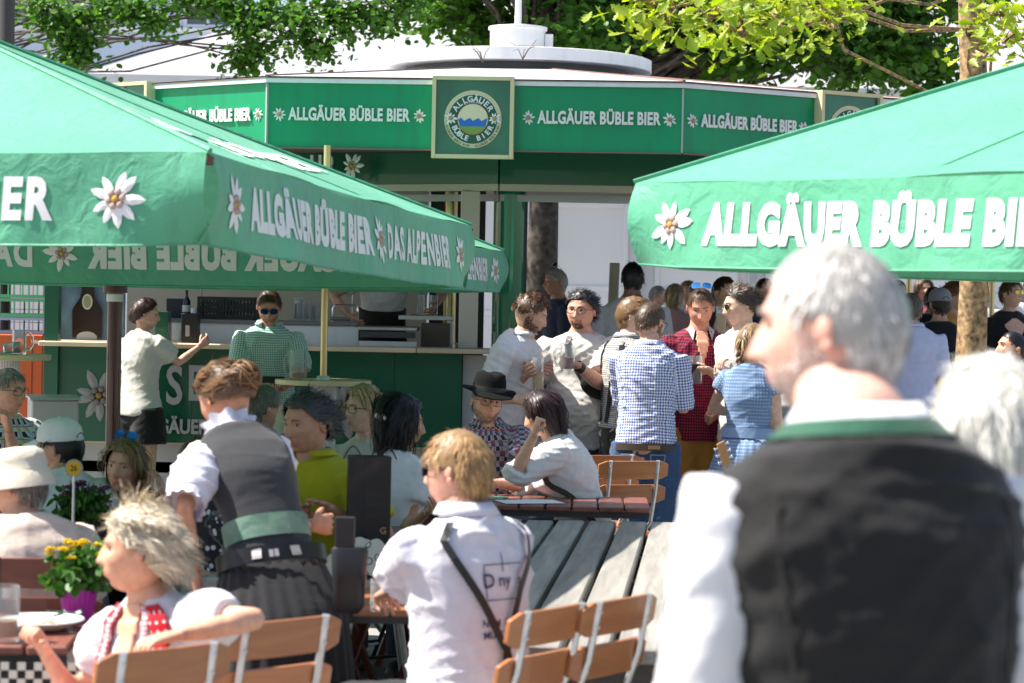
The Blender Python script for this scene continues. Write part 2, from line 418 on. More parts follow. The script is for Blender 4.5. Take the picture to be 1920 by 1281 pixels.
# ------------------------------------------------------------------ the drinks kiosk
KX, KY, APO, NS = 0.0, 21.0, 4.4, 10
KROT = math.atan2(at(888, 220, 16.6).x, 4.4)
SIDE = 2 * APO * math.tan(pi / NS)
KZ0, KZ1 = 2.735, 3.175
kiosk = empty('beer_kiosk', (KX, KY, 0), 0, 'round green drinks kiosk with white roof and lettered fascia', 'kiosk')
def kp(px, py, d): return at(px, py, d) - Vector((KX, KY, 0))
def face_M(k, apo=APO, z=0):
    """frame on fascia face k: x along the face to the viewer's right, y up, z outwards"""
    a = -pi / 2 + KROT + k * 2 * pi / NS; n = Vector((cos(a), sin(a), 0)); e = Vector((-sin(a), cos(a), 0))
    M = Matrix((e, Vector((0, 0, 1)), n)).transposed().to_4x4(); M.translation = n * apo + Vector((0, 0, z)); return M
tv, tf = text_mesh('ALLGÄUER BÜBLE BIER', size=.118, offset=.0046, spacing=1.06, extrude=.006, xs=.66)
LET = mat('white_letter', (.74, .73, .70), rough=.5)
PETAL = mat('edelweiss_white', (.75, .75, .74), rough=.7); PCEN = mat('edelweiss_centre', (.42, .34, .25), rough=.8); PYEL = mat('edelweiss_yellow', (.55, .38, .06), rough=.8)
for k in range(-3, 4):
    M = face_M(k, APO, 0)
    p = MB(); p.box((0, (KZ0 + KZ1) / 2, -.02), (SIDE + .008, KZ1 - KZ0, .04), M=M)
    po = p.build('fascia_panel', GREEN_P, kiosk)
    q = MB(); q.box((0, KZ1 + .017, -.012), (SIDE + .02, .03, .075), M=M); q.build('top_trim', WHITE, po)
    q = MB(); q.box((0, KZ1 + .036, -.012), (SIDE + .03, .006, .085), M=M); q.box((0, KZ0 - .006, .0), (SIDE, .008, .05), M=M); q.build('drip_edge', RUST, po)
    q = MB(); q.box((SIDE / 2, (KZ0 + KZ1) / 2, .004), (.012, KZ1 - KZ0, .016), M=M); q.build('joint_strip', GREYP, po)
    for s in (-1, 1):
        cx = s * (SIDE / 2 + .29) / 2
        lt = MB(); lt.add(tv, tf, 0, M @ Matrix.Translation((cx, (KZ0 + KZ1) / 2 + .005, .0105))); lt.build('lettering', LET, po)
        for s2 in (-1, 1):
            e = MB(); edelweiss(e, M @ Matrix.Translation((cx + s2 * .485, (KZ0 + KZ1) / 2 + .005, .003)), .052, seed=k * 4 + s + s2 + 20)
            e.build('edelweiss', [PETAL, PCEN, PYEL], po)
# roof slopes
NR = NS
m = MB(); R1, R0 = APO / cos(pi / NS) + .02, .95; V = []; F = []
for k in range(NR):
    a = -pi / 2 + KROT + (k + .5) * 2 * pi / NR
    V += [(R1 * cos(a), R1 * sin(a), 3.222), (R0 * cos(a), R0 * sin(a), 3.63)]
for k in range(NR):
    a, b = 2 * k, 2 * ((k + 1) % NR); F.append((a, b, b + 1, a + 1))
m.add(V, F); roof = m.build('roof', ROOFW, kiosk)
for k in range(NR):
    MB().bar(V[2 * k], Vector(V[2 * k + 1]), .02, .02).build('ridge_seam', RUST, roof)
m = MB(); m.lathe([(.5, 3.685), (1.16, 3.685), (1.165, 3.69), (1.165, 3.785), (1.15, 3.79), (0, 3.792)], 48, cap=False); MB().lathe([(.97, 3.55), (.97, 3.684)], 40, cap=False).build('shadow_gap', DKSTEEL, kiosk); m.build('roof_disc', WHITE, kiosk, smooth=30)  # dark recess cylinder stands in for the shadow beneath the disc
m = MB(); m.lathe([(.24, 3.78), (.24, 4.04), (.255, 4.045), (.255, 4.07), (.03, 4.10), (.02, 4.9), (0, 4.91)], 32); m.box((.27, -.02, 3.95), (.07, .09, .12)); dr = m.build('roof_drum', WHITE, kiosk, smooth=30)
MB().tube([(-.22, -.3, 3.99), (0, -.5, 3.86), (.1, -.95, 3.81)], .006, 5).build('cable', BLACK, dr)
for (px, py) in ((980, 112), (905, 117)):
    b = kp(px, py, 18.6); r = random.Random(px); tw = MB()
    for i in range(6):
        a = r.uniform(0, pi); tw.tube([b, b + Vector((cos(a) * .05, 0, .08)), b + Vector((cos(a) * .12, r.uniform(-.05, .05), r.uniform(.06, .17)))], [.004, .003, .001], 4)
    tw.build('dead_twig', mat('dry_twig', (.16, .12, .09), rough=.9), roof)
# soffit under the eaves
m = MB(); V = []; F = []
for k in range(NS):
    a = -pi / 2 + KROT + (k + .5) * 2 * pi / NS
    V += [((R1 - .06) * cos(a), (R1 - .06) * sin(a), 2.80), (1.0 * cos(a), 1.0 * sin(a), 2.80)]
for k in range(NS):
    a, b = 2 * k, 2 * ((k + 1) % NS); F.append((a, a + 1, b + 1, b))
m.add(V, F); m.build('soffit', mat('darkened_soffit', (.14, .12, .10), rough=.7, var=.1), kiosk)  # dark tone puts the shade under the roof into the soffit colour
# inner beam with cream lintel
pts = [kp(300, 300, 18.9), kp(590, 300, 18.5), kp(938, 300, 17.75), kp(1330, 300, 17.75), kp(1600, 300, 19.2)]
for (a, b), zz in zip(zip(pts, pts[1:]), (0, 0, 0, 0)):
    a, b = Vector((a.x, a.y, 0)), Vector((b.x, b.y, 0))
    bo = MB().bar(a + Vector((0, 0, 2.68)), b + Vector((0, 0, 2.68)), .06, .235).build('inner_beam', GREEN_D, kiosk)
    MB().bar(a + Vector((0, .02, 2.535)), b + Vector((0, .02, 2.535)), .07, .05).build('lintel', CREAM, bo)
    MB().bar(a + Vector((0, .3, 2.47)), b + Vector((0, .3, 2.47)), .05, .05).build('shutter_rail', GREYP, bo)
mdir = (pts[1] - pts[0]); a2 = pts[2] - pts[1]; ex = Vector((a2.x, a2.y, 0)).normalized(); en = ex.cross(Vector((0, 0, 1)))
Mb = Matrix((ex, Vector((0, 0, 1)), en)).transposed().to_4x4(); p0 = kp(612, 300, 18.35); Mb.translation = Vector((p0.x, p0.y, 2.69)) + en * .05
for ch, dx in (('U', -.06), ('R', .06)):
    uv_, uf_ = text_mesh(ch, size=.22, offset=.006, extrude=.008, xs=.7); MB().add(uv_, uf_, 0, Mb @ Matrix.Translation((dx, 0, 0))).build('letter', LET, bo)
e = MB(); p1 = kp(668, 300, 18.15); Mb2 = Mb.copy(); Mb2.translation = Vector((p1.x, p1.y, 2.69)) + en * .05; edelweiss(e, Mb2, .11, 5); e.build('edelweiss', [PETAL, PCEN, PYEL], bo)

# sign boards on the middle of the faces
def sign(k):
    M = face_M(k, APO, 2.952)
    s = MB(); w = .56
    s.box((0, 0, .03), (w - .04, w - .04, .05), M=M); so = s.build('sign_board', mat('sign_green', (.005, .13, .07), rough=.22, coat=.6, var=.25, vscale=4), kiosk)
    f = MB(); t = .026
    for sx in (-1, 1): f.box((sx * (w / 2 - t / 2), 0, .04), (t, w, .09), M=M)
    for sy in (-1, 1): f.box((0, sy * (w / 2 - t / 2), .04), (w - 2 * t - .004, t, .088), M=M)
    f.build('frame', GOLDP, so)
    MZ = M @ Matrix.Translation((0, -.012, .056))
    def disc(r, z, m, nm, r0=0):
        d_ = MB(); n = 48; d_.lathe([(r0, z), (r, z), (r, z - .004)] if r0 else [(0, z), (r, z), (r, z - .004)], n, 0, MZ, cap=False); d_.build(nm, m, so)
    disc(.197, .004, GOLDP, 'outer_ring'); disc(.172, .0055, WHITE, 'white_ring'); disc(.168, .007, GREEN_D, 'green_ring')
    disc(.108, .009, mat('red_brown_line', (.28, .05, .03), rough=.5), 'red_ring'); disc(.104, .0105, mat('cream_print', (.72, .62, .42), rough=.5), 'cream_field')
    q = MB(); P = [(-.1, -.02)] + [(-.1 + .02 * i, -.0 + .012 * sin(i * 2.1) - .002) for i in range(11)]
    P = [(max(-.1, min(.1, x)), y) for x, y in P][1:] + [(.088, -.05), (-.088, -.05)]
    q.prism(P, .0125, .0130, 0, MZ); q.build('blue_mountains', mat('blue_print', (.02, .14, .50), rough=.5), so)
    q = MB(); n = 14; P = [(.103 * cos(a), .103 * sin(a)) for a in np.linspace(pi + .5, 2 * pi - .5, n)]; q.prism(P, .0135, .0140, 0, MZ); q.build('meadow', mat('meadow_print', (.20, .30, .06), rough=.5), so)
    def arc(txt, r, a0, a1, size, m, top=True, off=.0016):
        lt = MB(); n = len(txt)
        for i, ch in enumerate(txt):
            if ch == ' ': continue
            a = a0 + (a1 - a0) * (i / (n - 1)); v, fc = text_mesh(ch, size=size, offset=off)
            R = Matrix.Translation((r * cos(a), r * sin(a), .0155)) @ Matrix.Rotation(a - pi / 2 if top else a + pi / 2, 4, 'Z')
            lt.add(v, fc, 0, MZ @ R)
        lt.build('lettering', m, so)
    arc('ALLGÄUER', .137, radians(148), radians(32), .055, WHITE); arc('BÜBLE', .137, radians(206), radians(252), .05, WHITE, False); arc('BIER', .137, radians(288), radians(334), .05, WHITE, False)
    arc('BRAUHAUS', .115, radians(118), radians(62), .016, WHITE, True, .0003)
    arc('ALLGÄUER BÜBLE BIER · ALLGÄUER BÜBLE BIER', .184, radians(195), radians(345), .02, mat('dark_print', (.05, .04, .02), rough=.6), False, .0004)
    for s_ in (-1, 1):
        e = MB(); edelweiss(e, MZ @ Matrix.Translation((s_ * .15, .005, .016)), .05, 9 + s_); e.build('edelweiss', [PETAL, PCEN, PYEL], so)
for k in (-1, 0, 1, 2): sign(k)

# bar: counter, fronts, posts
CD = 17.7; CZ = 1.345
cl, cr = kp(72, 650, CD), kp(1012, 668, CD)
yf = CD - KY
for (a, b, mm) in ((72, 780, 0), (781.5, 1012, 1)):
    xa, xb = kp(a, 660, CD).x, kp(b, 660, CD).x
    MB().box(((xa + xb) / 2, yf + .21, CZ - .018), (xb - xa, .46, .036), bev=.006).build('counter_top', BEIGE, kiosk)
x0, x1 = kp(104, 660, CD).x, kp(866, 660, CD).x; n = 6
for i in range(n):
    a, b = x0 + (x1 - x0) * i / n, x0 + (x1 - x0) * (i + 1) / n
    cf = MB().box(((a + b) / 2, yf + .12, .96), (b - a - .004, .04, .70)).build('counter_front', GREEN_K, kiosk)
MB().box(((x0 + x1) / 2, yf + .16, .605), (x1 - x0, .03, .02)).build('kick_rail', GOLDP, kiosk)
MB().box(((x0 + x1) / 2, yf + .22, .30), (x1 - x0, .04, .60)).build('plinth', GREYP, kiosk)
xa = kp(867, 700, CD).x; xb = kp(1012, 700, CD).x
MB().box(((xa + xb) / 2, yf + .2, .65), (xb - xa, .05, 1.29)).build('side_front', GREYP, kiosk)
MB().box((kp(95, 700, 17.75).x, 17.8 - KY, 1.35), (.10, .12, 2.5)).build('corner_post', GREEN_D, kiosk)
for px, w in ((880, .14),): MB().box((kp(px, 500, 17.9).x, 17.9 - KY, (CZ + 2.51) / 2), (w, .12, 2.51 - CZ), bev=.008).build('cream_post', CREAM, kiosk)
m = MB(); p = kp(956, 450, 18.15); m.lathe([(.125, 0), (.125, 2.6)], 28, 0, Matrix.Translation((p.x, p.y, 0))); m.build('green_column', mat('green_gloss', (.004, .16, .075), rough=.12, coat=.8), kiosk, smooth=30)
m = MB(); p = kp(845, 450, 19.0); m.lathe([(.05, 1.3), (.05, 2.55)], 16, 0, Matrix.Translation((p.x, p.y, 0))); m.build('brass_column', GOLD, kiosk, smooth=30)
# room: raised floor, rear wall, worktops
MB().box((kp(560, 700, 18.9).x, 18.85 - KY, .42), (3.4, 1.9, .08)).build('bar_floor', mat('darkened_floor', (.04, .04, .042), rough=.8), kiosk)  # floor colour darkened so the bar room looks shaded
xa, xb = kp(236, 600, 19.75).x, kp(800, 600, 19.75).x
for i in range(4):
    a, b = xa + (xb - xa) * i / 4, xa + (xb - xa) * (i + 1) / 4
    MB().box(((a + b) / 2, 19.8 - KY, 1.6), (b - a - .006, .05, 2.3)).build('rear_panel', CREAM, kiosk)
MB().box((kp(855, 600, 19.75).x, 19.84 - KY, 1.6), (.45, .05, 2.3)).build('rear_hatch', mat('dark_hatch', (.03, .032, .034), rough=.5), kiosk)
MB().box((kp(1000, 600, 18.4).x - .12, 18.35 - KY, 1.55), (.12, .5, 1.9)).build('tap_tower', mat('dark_cabinet', (.02, .021, .023), rough=.4), kiosk)
xa, xb = kp(300, 620, 18.25).x, kp(672, 620, 18.25).x
MB().box(((xa + xb) / 2, 18.45 - KY, 1.505), (xb - xa, .45, .03), bev=.005).build('worktop', mat('grey_worktop', (.17, .175, .18), rough=.4), kiosk)
MB().box(((xa + xb) / 2, 18.26 - KY, 1.405), (xb - xa, .03, .155)).build('worktop_front', WHITE, kiosk)
xa, xb = kp(673, 620, 18.2).x, kp(782, 620, 18.2).x
so = MB().box(((xa + xb) / 2, 18.42 - KY, 1.475), (xb - xa, .48, .03), bev=.005).build('sink_top', STEEL, kiosk)
MB().box(((xa + xb) / 2, 18.17 - KY, 1.43), (xb - xa - .02, .02, .045)).build('sink_lip', DKSTEEL, so)
MB().box(((xa + xb) / 2, 18.2 - KY, 1.34), (xb - xa, .03, .08)).build('sink_front', WHITE, so)
ta = kp(623, 618, 18.3); z0 = 1.52
MB().tube([(ta.x, ta.y, z0), (ta.x, ta.y, z0 + .10), (ta.x + .02, ta.y, z0 + .125), (ta.x + .16, ta.y, z0 + .125), (ta.x + .185, ta.y, z0 + .115), (ta.x + .19, ta.y, z0 + .08)], .008, 8).build('faucet', mat('chrome', (.75, .75, .76), rough=.12, metal=1.0), kiosk, smooth=True)
MB().tube([(ta.x - .01, ta.y - .03, z0 + .02), (ta.x + .14, ta.y - .03, z0 + .02)], .013, 8).build('mixer_bar', MATS['chrome'], kiosk, smooth=True)
xa, xb = kp(742, 620, 18.1).x, kp(845, 620, 18.1).x
st = MB().box(((xa + xb) / 2, 18.75 - KY, 1.56), (xb - xa, .5, .03)).build('steel_table', STEEL, kiosk)
MB().box((xb - .02, 18.75 - KY, 1.0), (.04, .45, 1.08)).build('table_side', STEEL, st)
MB().box(((xa + xb) / 2 + .08, 18.6 - KY, 1.42), (.22, .3, .2)).build('waste_box', mat('brown_box', (.12, .09, .065), rough=.6), st)
# lettering on the bar front
def front_text(txt, px, py, size, xs=.7, off=.008, m=None):
    p = kp(px, py, CD + .1); v, f = text_mesh(txt, size=size, offset=off, extrude=.008, xs=xs)
    M = Matrix.Translation((p.x, yf + .09, p.z)) @ Matrix.Rotation(pi / 2, 4, 'X'); MB().add(v, f, 0, M).build('lettering', m or mat('grey_letter', (.36, .36, .36), rough=.6), kiosk)
front_text('S', 327, 726, .40); front_text('E', 367, 722, .36); front_text('R', 407, 722, .36)
front_text('ALLGÄUER', 318, 801, .145, xs=.8, off=.005)
for px, py, R, sd in ((186, 742, .20, 3), (645, 768, .24, 4)):
    p = kp(px, py, CD + .1); e = MB(); edelweiss(e, Matrix.Translation((p.x, yf + .096, p.z)) @ Matrix.Rotation(pi / 2, 4, 'X'), R, sd, depth=.12); e.build('edelweiss', [mat('edelweiss_grey', (.26, .26, .26), rough=.8), mat('edelweiss_tan', (.17, .16, .14), rough=.8), mat('edelweiss_ochre', (.25, .16, .03), rough=.8)], kiosk)
# poster with mountains and a bottle
pa, pb = kp(106, 600, 18.15), kp(232, 600, 18.15)
po = MB().box(((pa.x + pb.x) / 2, 18.2 - KY, 1.9), (pb.x - pa.x, .04, 1.1)).build('poster_panel', mat('mountain_print', (.025, .07, .11), rough=.5, var=.8, vscale=3.5, vcol=(.09, .15, .19)), kiosk)
MB().box((pa.x + .012, 18.16 - KY, 1.9), (.025, .05, 1.1)).build('poster_edge', WHITE, po)
bx = kp(163, 600, 18.15).x; s = .0039
prof = [(28, 640), (29, 590), (27, 583), (14, 563), (11, 550), (11, 500)]
P = [(bx + r * s, 1.72 - (y - 549) * s) for r, y in prof]; P += [(2 * bx - x, z) for x, z in P[::-1]]
q = MB(); q.prism([(x, z) for x, z in P], 0, .012, 0, Matrix.Translation((0, 18.168 - KY, 0)) @ Matrix.Rotation(pi / 2, 4, 'X')); q.build('bottle_print', mat('bottle_brown_print', (.018, .006, .003), rough=.3, var=.5, vscale=6), po)
for (cy, rx, ry, mt) in ((571, 10, 15, mat('label_cream', (.52, .5, .4), rough=.6)), (571, 7.5, 12, mat('label_olive', (.24, .25, .14), rough=.6)), (640, 20, 12, mat('label_grey', (.35, .36, .36), rough=.6))):
    q = MB(); q.prism([(rx * s * cos(a), ry * s * sin(a)) for a in np.linspace(0, 2 * pi, 20)[:-1]], 0, .002 + (.001 if rx < 9 else 0), 0, Matrix.Translation((bx, 18.155 - KY, 1.72 - (cy - 549) * s)) @ Matrix.Rotation(pi / 2, 4, 'X')); q.build('bottle_label', mt, po)

# ------------------------------------------------------------------ parasols
valtexts = [text_mesh('ALLGÄUER BÜBLE BIER', size=.190, offset=.0125, spacing=1.13, xs=.835, align='LEFT'), text_mesh('DAS ALPENBIER', size=.190, offset=.0090, spacing=1.18, xs=.86, align='LEFT')]
def umbrella(label, c, ang, zf, zb, zp, hv, seed, S=4.0, polemat=None, sag=.05, lowmesh=False):
    r = random.Random(seed); root = empty('parasol', (c[0], c[1], 0), 0, label, 'parasol', 'green beer garden parasols')
    n0 = Vector((sin(ang), -cos(ang), 0))             # outward normal of the front side
    a = S / 2; peak = Vector((0, 0, zp)); ph = [r.uniform(0, 6) for _ in range(12)]
    zlev = lambda p: zf + (zb - zf) * ((-p.dot(n0)) / a * .5 + .5)
    sides = []
    for k in range(4):
        n = Matrix.Rotation(k * pi / 2, 3, 'Z') @ n0; e = (-n).cross(Vector((0, 0, 1))); sides.append((n, e))
    cm = MB()
    for k, (n, e) in enumerate(sides):
        NU, NV = 24, 12; V = []; F = []
        for i in range(NV + 1):
            t = i / NV                                  # 0 at the peak, 1 at the edge
            for j in range(NU + 1):
                u = j / NU * 2 - 1
                p = n * (a * t) + e * (a * t * u); z = zp + (zlev(n * a + e * a * u) - zp) * t
                z -= sag * (sin(pi * t) * .6) * (1 - u * u) + .035 * (1 - u * u) * t * t * (1 if t < 1 else .4)
                z += .012 * sin(9 * u + ph[k] + 3 * t) * t * (1 - u * u)
                V.append((p.x, p.y, z))
        for i in range(NV):
            for j in range(NU):
                q = i * (NU + 1) + j; F.append((q, q + NU + 1, q + NU + 2, q + 1))
        cm.add(V, F)
    can = cm.build('canopy', FABRIC, root, smooth=180)
    for k, (n, e) in enumerate(sides):
        def vp(x, v, off=0.0):
            """x along the side (m, 0 at the left corner), v 0..1 down, off outwards"""
            u = x / a - 1; p = n * a + e * (a * u); z0 = zlev(p) - .035 * (1 - u * u) * .4
            w = .012 * sin(5.1 * x + ph[k]) + .007 * sin(11 * x + ph[k + 4] + 1.2 * v) + .003 * sin(23 * x + 3 * v + ph[k + 8])
            edge = max(0.0, 1 - min(x, S - x) / .28)
            o = (.25 * hv) * v * .35 + w * v * 1.3 + edge * (.05 * sin(pi * v) - .06 * v) + off
            return p + n * o + Vector((0, 0, z0 - v * hv * (1 - .03 * edge)))
        NU, NV = 90, 8; V = []; F = []
        for i in range(NV + 1):
            for j in range(NU + 1): V.append(vp(.012 + (S - .024) * j / NU, i / NV))
        for i in range(NV):
            for j in range(NU):
                q = i * (NU + 1) + j; F.append((q, q + NU + 1, q + NU + 2, q + 1))
        vo = MB().add(V, F).build('valance', FABRIC, root, smooth=180)
        hem = MB(); hem.tube([vp(.012 + (S - .024) * j / 60, 1.0) for j in range(61)], .004, 4); hem.build('hem', FABRIC, vo)
        for (tv_, tf_), x0, wid in ((valtexts[0], .40, 1.60), (valtexts[1], 2.30, 1.16)):
            w0 = tv_[:, 0].max() - tv_[:, 0].min(); xs_ = tv_[:, 0].min()
            lt = MB()
            for off in (.004, -.004):
                P = [vp(x0 + (x - xs_) * wid / w0, .52 - y / hv, off) for x, y, _ in tv_]
                lt.add([tuple(p) for p in P], tf_ if off > 0 else [f[::-1] for f in tf_])
            lt.build('lettering', PRINT, vo)
        for x0 in (.235, 2.14, 3.68):
            eb = MB()
            for off in (1, -1):
                m1 = MB(); edelweiss(m1, Matrix.Identity(4), .105, int(x0 * 10) + k, depth=.06)
                for vv in m1.v: vv[:] = [tuple(vp(x0 + x, .5 - y / hv, off * (.004 + z * .6))) for x, y, z in vv]
                k0 = eb.n; eb.v += m1.v; eb.n += m1.n; eb.f += [tuple(i + k0 for i in (f if off > 0 else f[::-1])) for f in m1.f]; eb.mi += m1.mi
            eb.build('edelweiss', [PRINT, PRINTTAN, PRINTYEL], vo)
        # big print on the slope and seam tape along the hip
        def cp(x, t, off=.008):
            u = x; p = n * (a * t) + e * (a * t * u); z = zp + (zlev(n * a + e * a * u) - zp) * t - sag * sin(pi * t) * .6 * (1 - u * u) - .035 * (1 - u * u) * t * t + .012 * sin(9 * u + ph[k] + 3 * t) * t * (1 - u * u)
            return p + Vector((0, 0, z + off))
        if k == 1:
            big, bf = text_mesh('ALLGÄUER BÜBLE BIER', size=.26, offset=.008, xs=.9)
            MB().add([tuple(cp(x / (a * .72), .70 - y / 2.1)) for x, y, _ in big], bf).build('roof_print', PRINT, can)
        c0 = n * a - e * a
        hp = [Vector((c0.x * t, c0.y * t, zp + (zlev(c0) - zp) * t + .006)) for t in np.linspace(.02, 1, 12)]
        MB().tube(hp, .009, 5).build('hip_seam', FABRIC, can)
        for us in (-.34, .34):
            MB().tube([cp(us, t, .003) for t in np.linspace(.08, .995, 14)], .0035, 4).build('panel_seam', FABRIC, can)
        # rib under the canopy
        rp = [Vector((c0.x * t, c0.y * t, zp + (zlev(c0) - zp) * t - .03)) for t in (.03, 1)]
        MB().bar(rp[0], rp[1], .025, .03).build('rib', BROWNM, root)
        st0 = Vector((0, 0, 1.78)) + Vector((c0.x, c0.y, 0)).normalized() * .06; st1 = Vector((c0.x * .42, c0.y * .42, zp + (zlev(c0) - zp) * .42 - .05))
        MB().bar(st0, st1, .022, .03).build('strut', BROWNM, root)
        mid = Vector((n.x, n.y, 0)) * .1 + Vector((0, 0, 1.78)); m1 = n * a * .42; m1 = Vector((m1.x, m1.y, zp + (zlev(n * a) - zp) * .42 - .06))
        MB().bar(mid * 1.0, m1, .022, .03).build('strut', BROWNM, root)
    MB().lathe([(.045, 0), (.045, zp - .02)], 16).build('pole', BROWNM, root, smooth=30)
    MB().lathe([(.05, 1.70), (.075, 1.71), (.075, 1.80), (.05, 1.81)], 16).build('runner', BROWNM, root, smooth=30)
    tagm = MB(); tagm.lathe([(.052, 1.655), (.052, 1.70)], 16, cap=False); tagm.build('sticker', WHITE, root)
    MB().lathe([(.12, zp), (.115, zp + .012), (.07, zp + .03), (.05, zp + .065), (.0, zp + .07)], 20).build('finial', mat('brown_finial', (.17, .07, .05), rough=.35), root, smooth=40)
    MB().lathe([(.32, 0.004), (.32, .05), (.06, .07), (.06, .4), (.05, .41)], 24).build('foot', DKSTEEL, root, smooth=30)
    return root
A1 = radians(-11.5)
umbrella('green parasol at the left front, its valance ending in an edelweiss', (-2.57, 10.36), A1, 2.185, 2.075, 2.90, .31, 11)
umbrella('green parasol on a brown pole, behind the left front one', (xat(213, 14.75, 700), 14.75), A1, 2.10, 2.04, 2.90, .28, 23)
umbrella('pale sunlit green parasol at the right front', (3.26, 8.8), math.atan2(-.77, .64), 2.16, 2.16, 3.06, .31, 31)

# ------------------------------------------------------------------ trees
def leaf_cloud(name, P, Nrm, size, m, parent, shape='oval', seed=0, stuff=True):
    """many single folded leaf blades at points P"""
    r = np.random.default_rng(seed); n = len(P)
    if shape == 'oak':
        prof = [(0, 0), (.18, .10), (.26, .07), (.40, .22), (.48, .12), (.62, .30), (.70, .17), (.84, .24), (1.0, 0)]
    else: prof = [(0, 0), (.28, .33), (.70, .31), (1.0, 0)]
    base = [(x, y, .0 + .25 * abs(y)) for x, y in prof] + [(x, -y, .25 * abs(y)) for x, y in prof[1:-1]]
    k = len(prof); idx = list(range(k)) + [k + i for i in range(k - 3, -1, -1)]
    B = np.array(base)
    up = Nrm / np.linalg.norm(Nrm, axis=1, keepdims=True); rnd = r.normal(size=(n, 3)); rnd[:, 2] -= .8
    ax = np.cross(up, rnd); ax = np.cross(ax, up); ax /= np.linalg.norm(ax, axis=1, keepdims=True) + 1e-9; sd = np.cross(up, ax)
    sc = size * r.uniform(.6, 1.2, n)
    V = P[:, None, :] + sc[:, None, None] * (B[None, :, 0:1] * ax[:, None, :] + B[None, :, 1:2] * sd[:, None, :] + B[None, :, 2:3] * up[:, None, :])
    nb = len(B); me = bpy.data.meshes.new(name)
    half1 = list(range(k)); half2 = [0] + [k + i for i in range(k - 2)] + [k - 1]
    offs = (np.arange(n) * nb)[:, None]
    F = np.concatenate([offs + np.array(half1)[None], offs + np.array(half2[::-1])[None]])
    me.vertices.add(n * nb); me.vertices.foreach_set('co', V.reshape(-1)); nf = len(F)
    me.loops.add(nf * k); me.loops.foreach_set('vertex_index', F.reshape(-1).astype(np.int32))
    me.polygons.add(nf); me.polygons.foreach_set('loop_start', (np.arange(nf) * k).astype(np.int32)); me.polygons.foreach_set('loop_total', np.full(nf, k, np.int32))
    me.update(calc_edges=True); me.validate()
    at_ = me.attributes.new('strand', 'FLOAT', 'POINT'); at_.data.foreach_set('value', np.repeat(r.random(n), nb).astype(np.float32))
    me.materials.append(m); o = link(bpy.data.objects.new(name, me), parent)
    if stuff: o['kind'] = 'stuff'
    return o
def leafmat(name, c1, c2, tr=.4):
    m = mat(name, c1, rough=.45, spec=.4, transl=tr); nt = m.node_tree
    a = nt.nodes.new('ShaderNodeAttribute'); a.attribute_name = 'strand'
    x = nt.nodes.new('ShaderNodeMix'); x.data_type = 'RGBA'; L(nt, a.outputs['Fac'], x.inputs['Factor']); x.inputs['A'].default_value = (*c1, 1); x.inputs['B'].default_value = (*c2, 1)
    L(nt, x.outputs['Result'], nt.nodes['Principled BSDF'].inputs['Base Color'])
    t = [q for q in nt.nodes if q.type == 'BSDF_TRANSLUCENT'][0]; 
    hs = nt.nodes.new('ShaderNodeHueSaturation'); hs.inputs['Value'].default_value = 1.5; hs.inputs['Saturation'].default_value = 1.15
    L(nt, x.outputs['Result'], hs.inputs['Color']); L(nt, hs.outputs[0], t.inputs['Color'])
    return m
LEAF = leafmat('linden_leaf', (.035, .105, .015), (.11, .23, .035), .4)
OAK = leafmat('oak_leaf', (.19, .29, .025), (.38, .42, .06), .45)
def branch_pts(p, q, n, jit, r):
    p, q = Vector(p), Vector(q)
    return [p.lerp(q, i / n) + Vector((r.uniform(-1, 1), r.uniform(-1, 1), r.uniform(-1, 1))) * jit * (0 if i in (0,) else 1) for i in range(n + 1)]
def tree(label, base, trunk_r, trunk_h, clumps, leafm, leafsize, dens, seed, shape='oval', bark=BARK, lean=(0, 0), hang=.0, limb=.16):
    """clumps: (centre, radii) ellipsoids of foliage; each gets a limb and leafy twigs"""
    r = random.Random(seed); g_ = np.random.default_rng(seed)
    t = empty('tree', (base[0], base[1], 0), 0, label, 'tree'); B = Vector((base[0], base[1], 0))
    top = Vector((lean[0], lean[1], trunk_h)); m = MB(); n = 14; pts = []; rad = []
    for i in range(n + 1):
        f = i / n; pts.append(Vector((lean[0] * f + .04 * sin(5 * f + seed), lean[1] * f + .03 * sin(7 * f), trunk_h * f))); rad.append(trunk_r * (1.25 - .25 * min(1, f * 6)) * (1 - .35 * f) * (1 + .05 * sin(11 * f + seed)))
    m.tube(pts, rad, 20); to = m.build('trunk', bark, t, smooth=180)
    lm = MB(); PP = []; NN = []
    for (c, R) in clumps:
        c = Vector(c) - B; R = Vector(R)
        start = pts[int(n * r.uniform(.65, .98))]
        lp = branch_pts(start, c, 5, .08, r); lm.tube(lp, [trunk_r * limb * (1 - .8 * i / 5) + .006 for i in range(6)], 7)
        nt_ = max(5, int(8 * (R.x * R.y * R.z) ** .4 * 3))
        for _ in range(nt_):
            u = Vector((r.gauss(0, 1), r.gauss(0, 1), r.gauss(0, 1))).normalized() * (r.random() ** .4)
            q = c + Vector((u.x * R.x, u.y * R.y, u.z * R.z)); q2 = c.lerp(q, .2)
            tp = branch_pts(q2, q, 3, .05, r); lm.tube(tp, [.014, .010, .007, .003], 5)
            k = int(dens * r.uniform(.6, 1.4)); f = g_.random(k) ** .7
            P = np.array(q2)[None] * (1 - f[:, None]) + np.array(q)[None] * f[:, None] + g_.normal(size=(k, 3)) * np.array((.16, .16, .10)) * (.4 + f[:, None]) * (leafsize / .1)
            P[:, 2] -= hang * f ** 2; P = P[P[:, 2] > q.z - .22]; k = len(P)
            PP.append(P); NN.append(g_.normal(size=(k, 3)) * .55 + np.array((0, -.35, .8)))
    lm.build('limbs', bark, t, smooth=180)
    leaf_cloud('crown', np.concatenate(PP), np.concatenate(NN), leafsize, leafm, t, shape, seed)
    return t
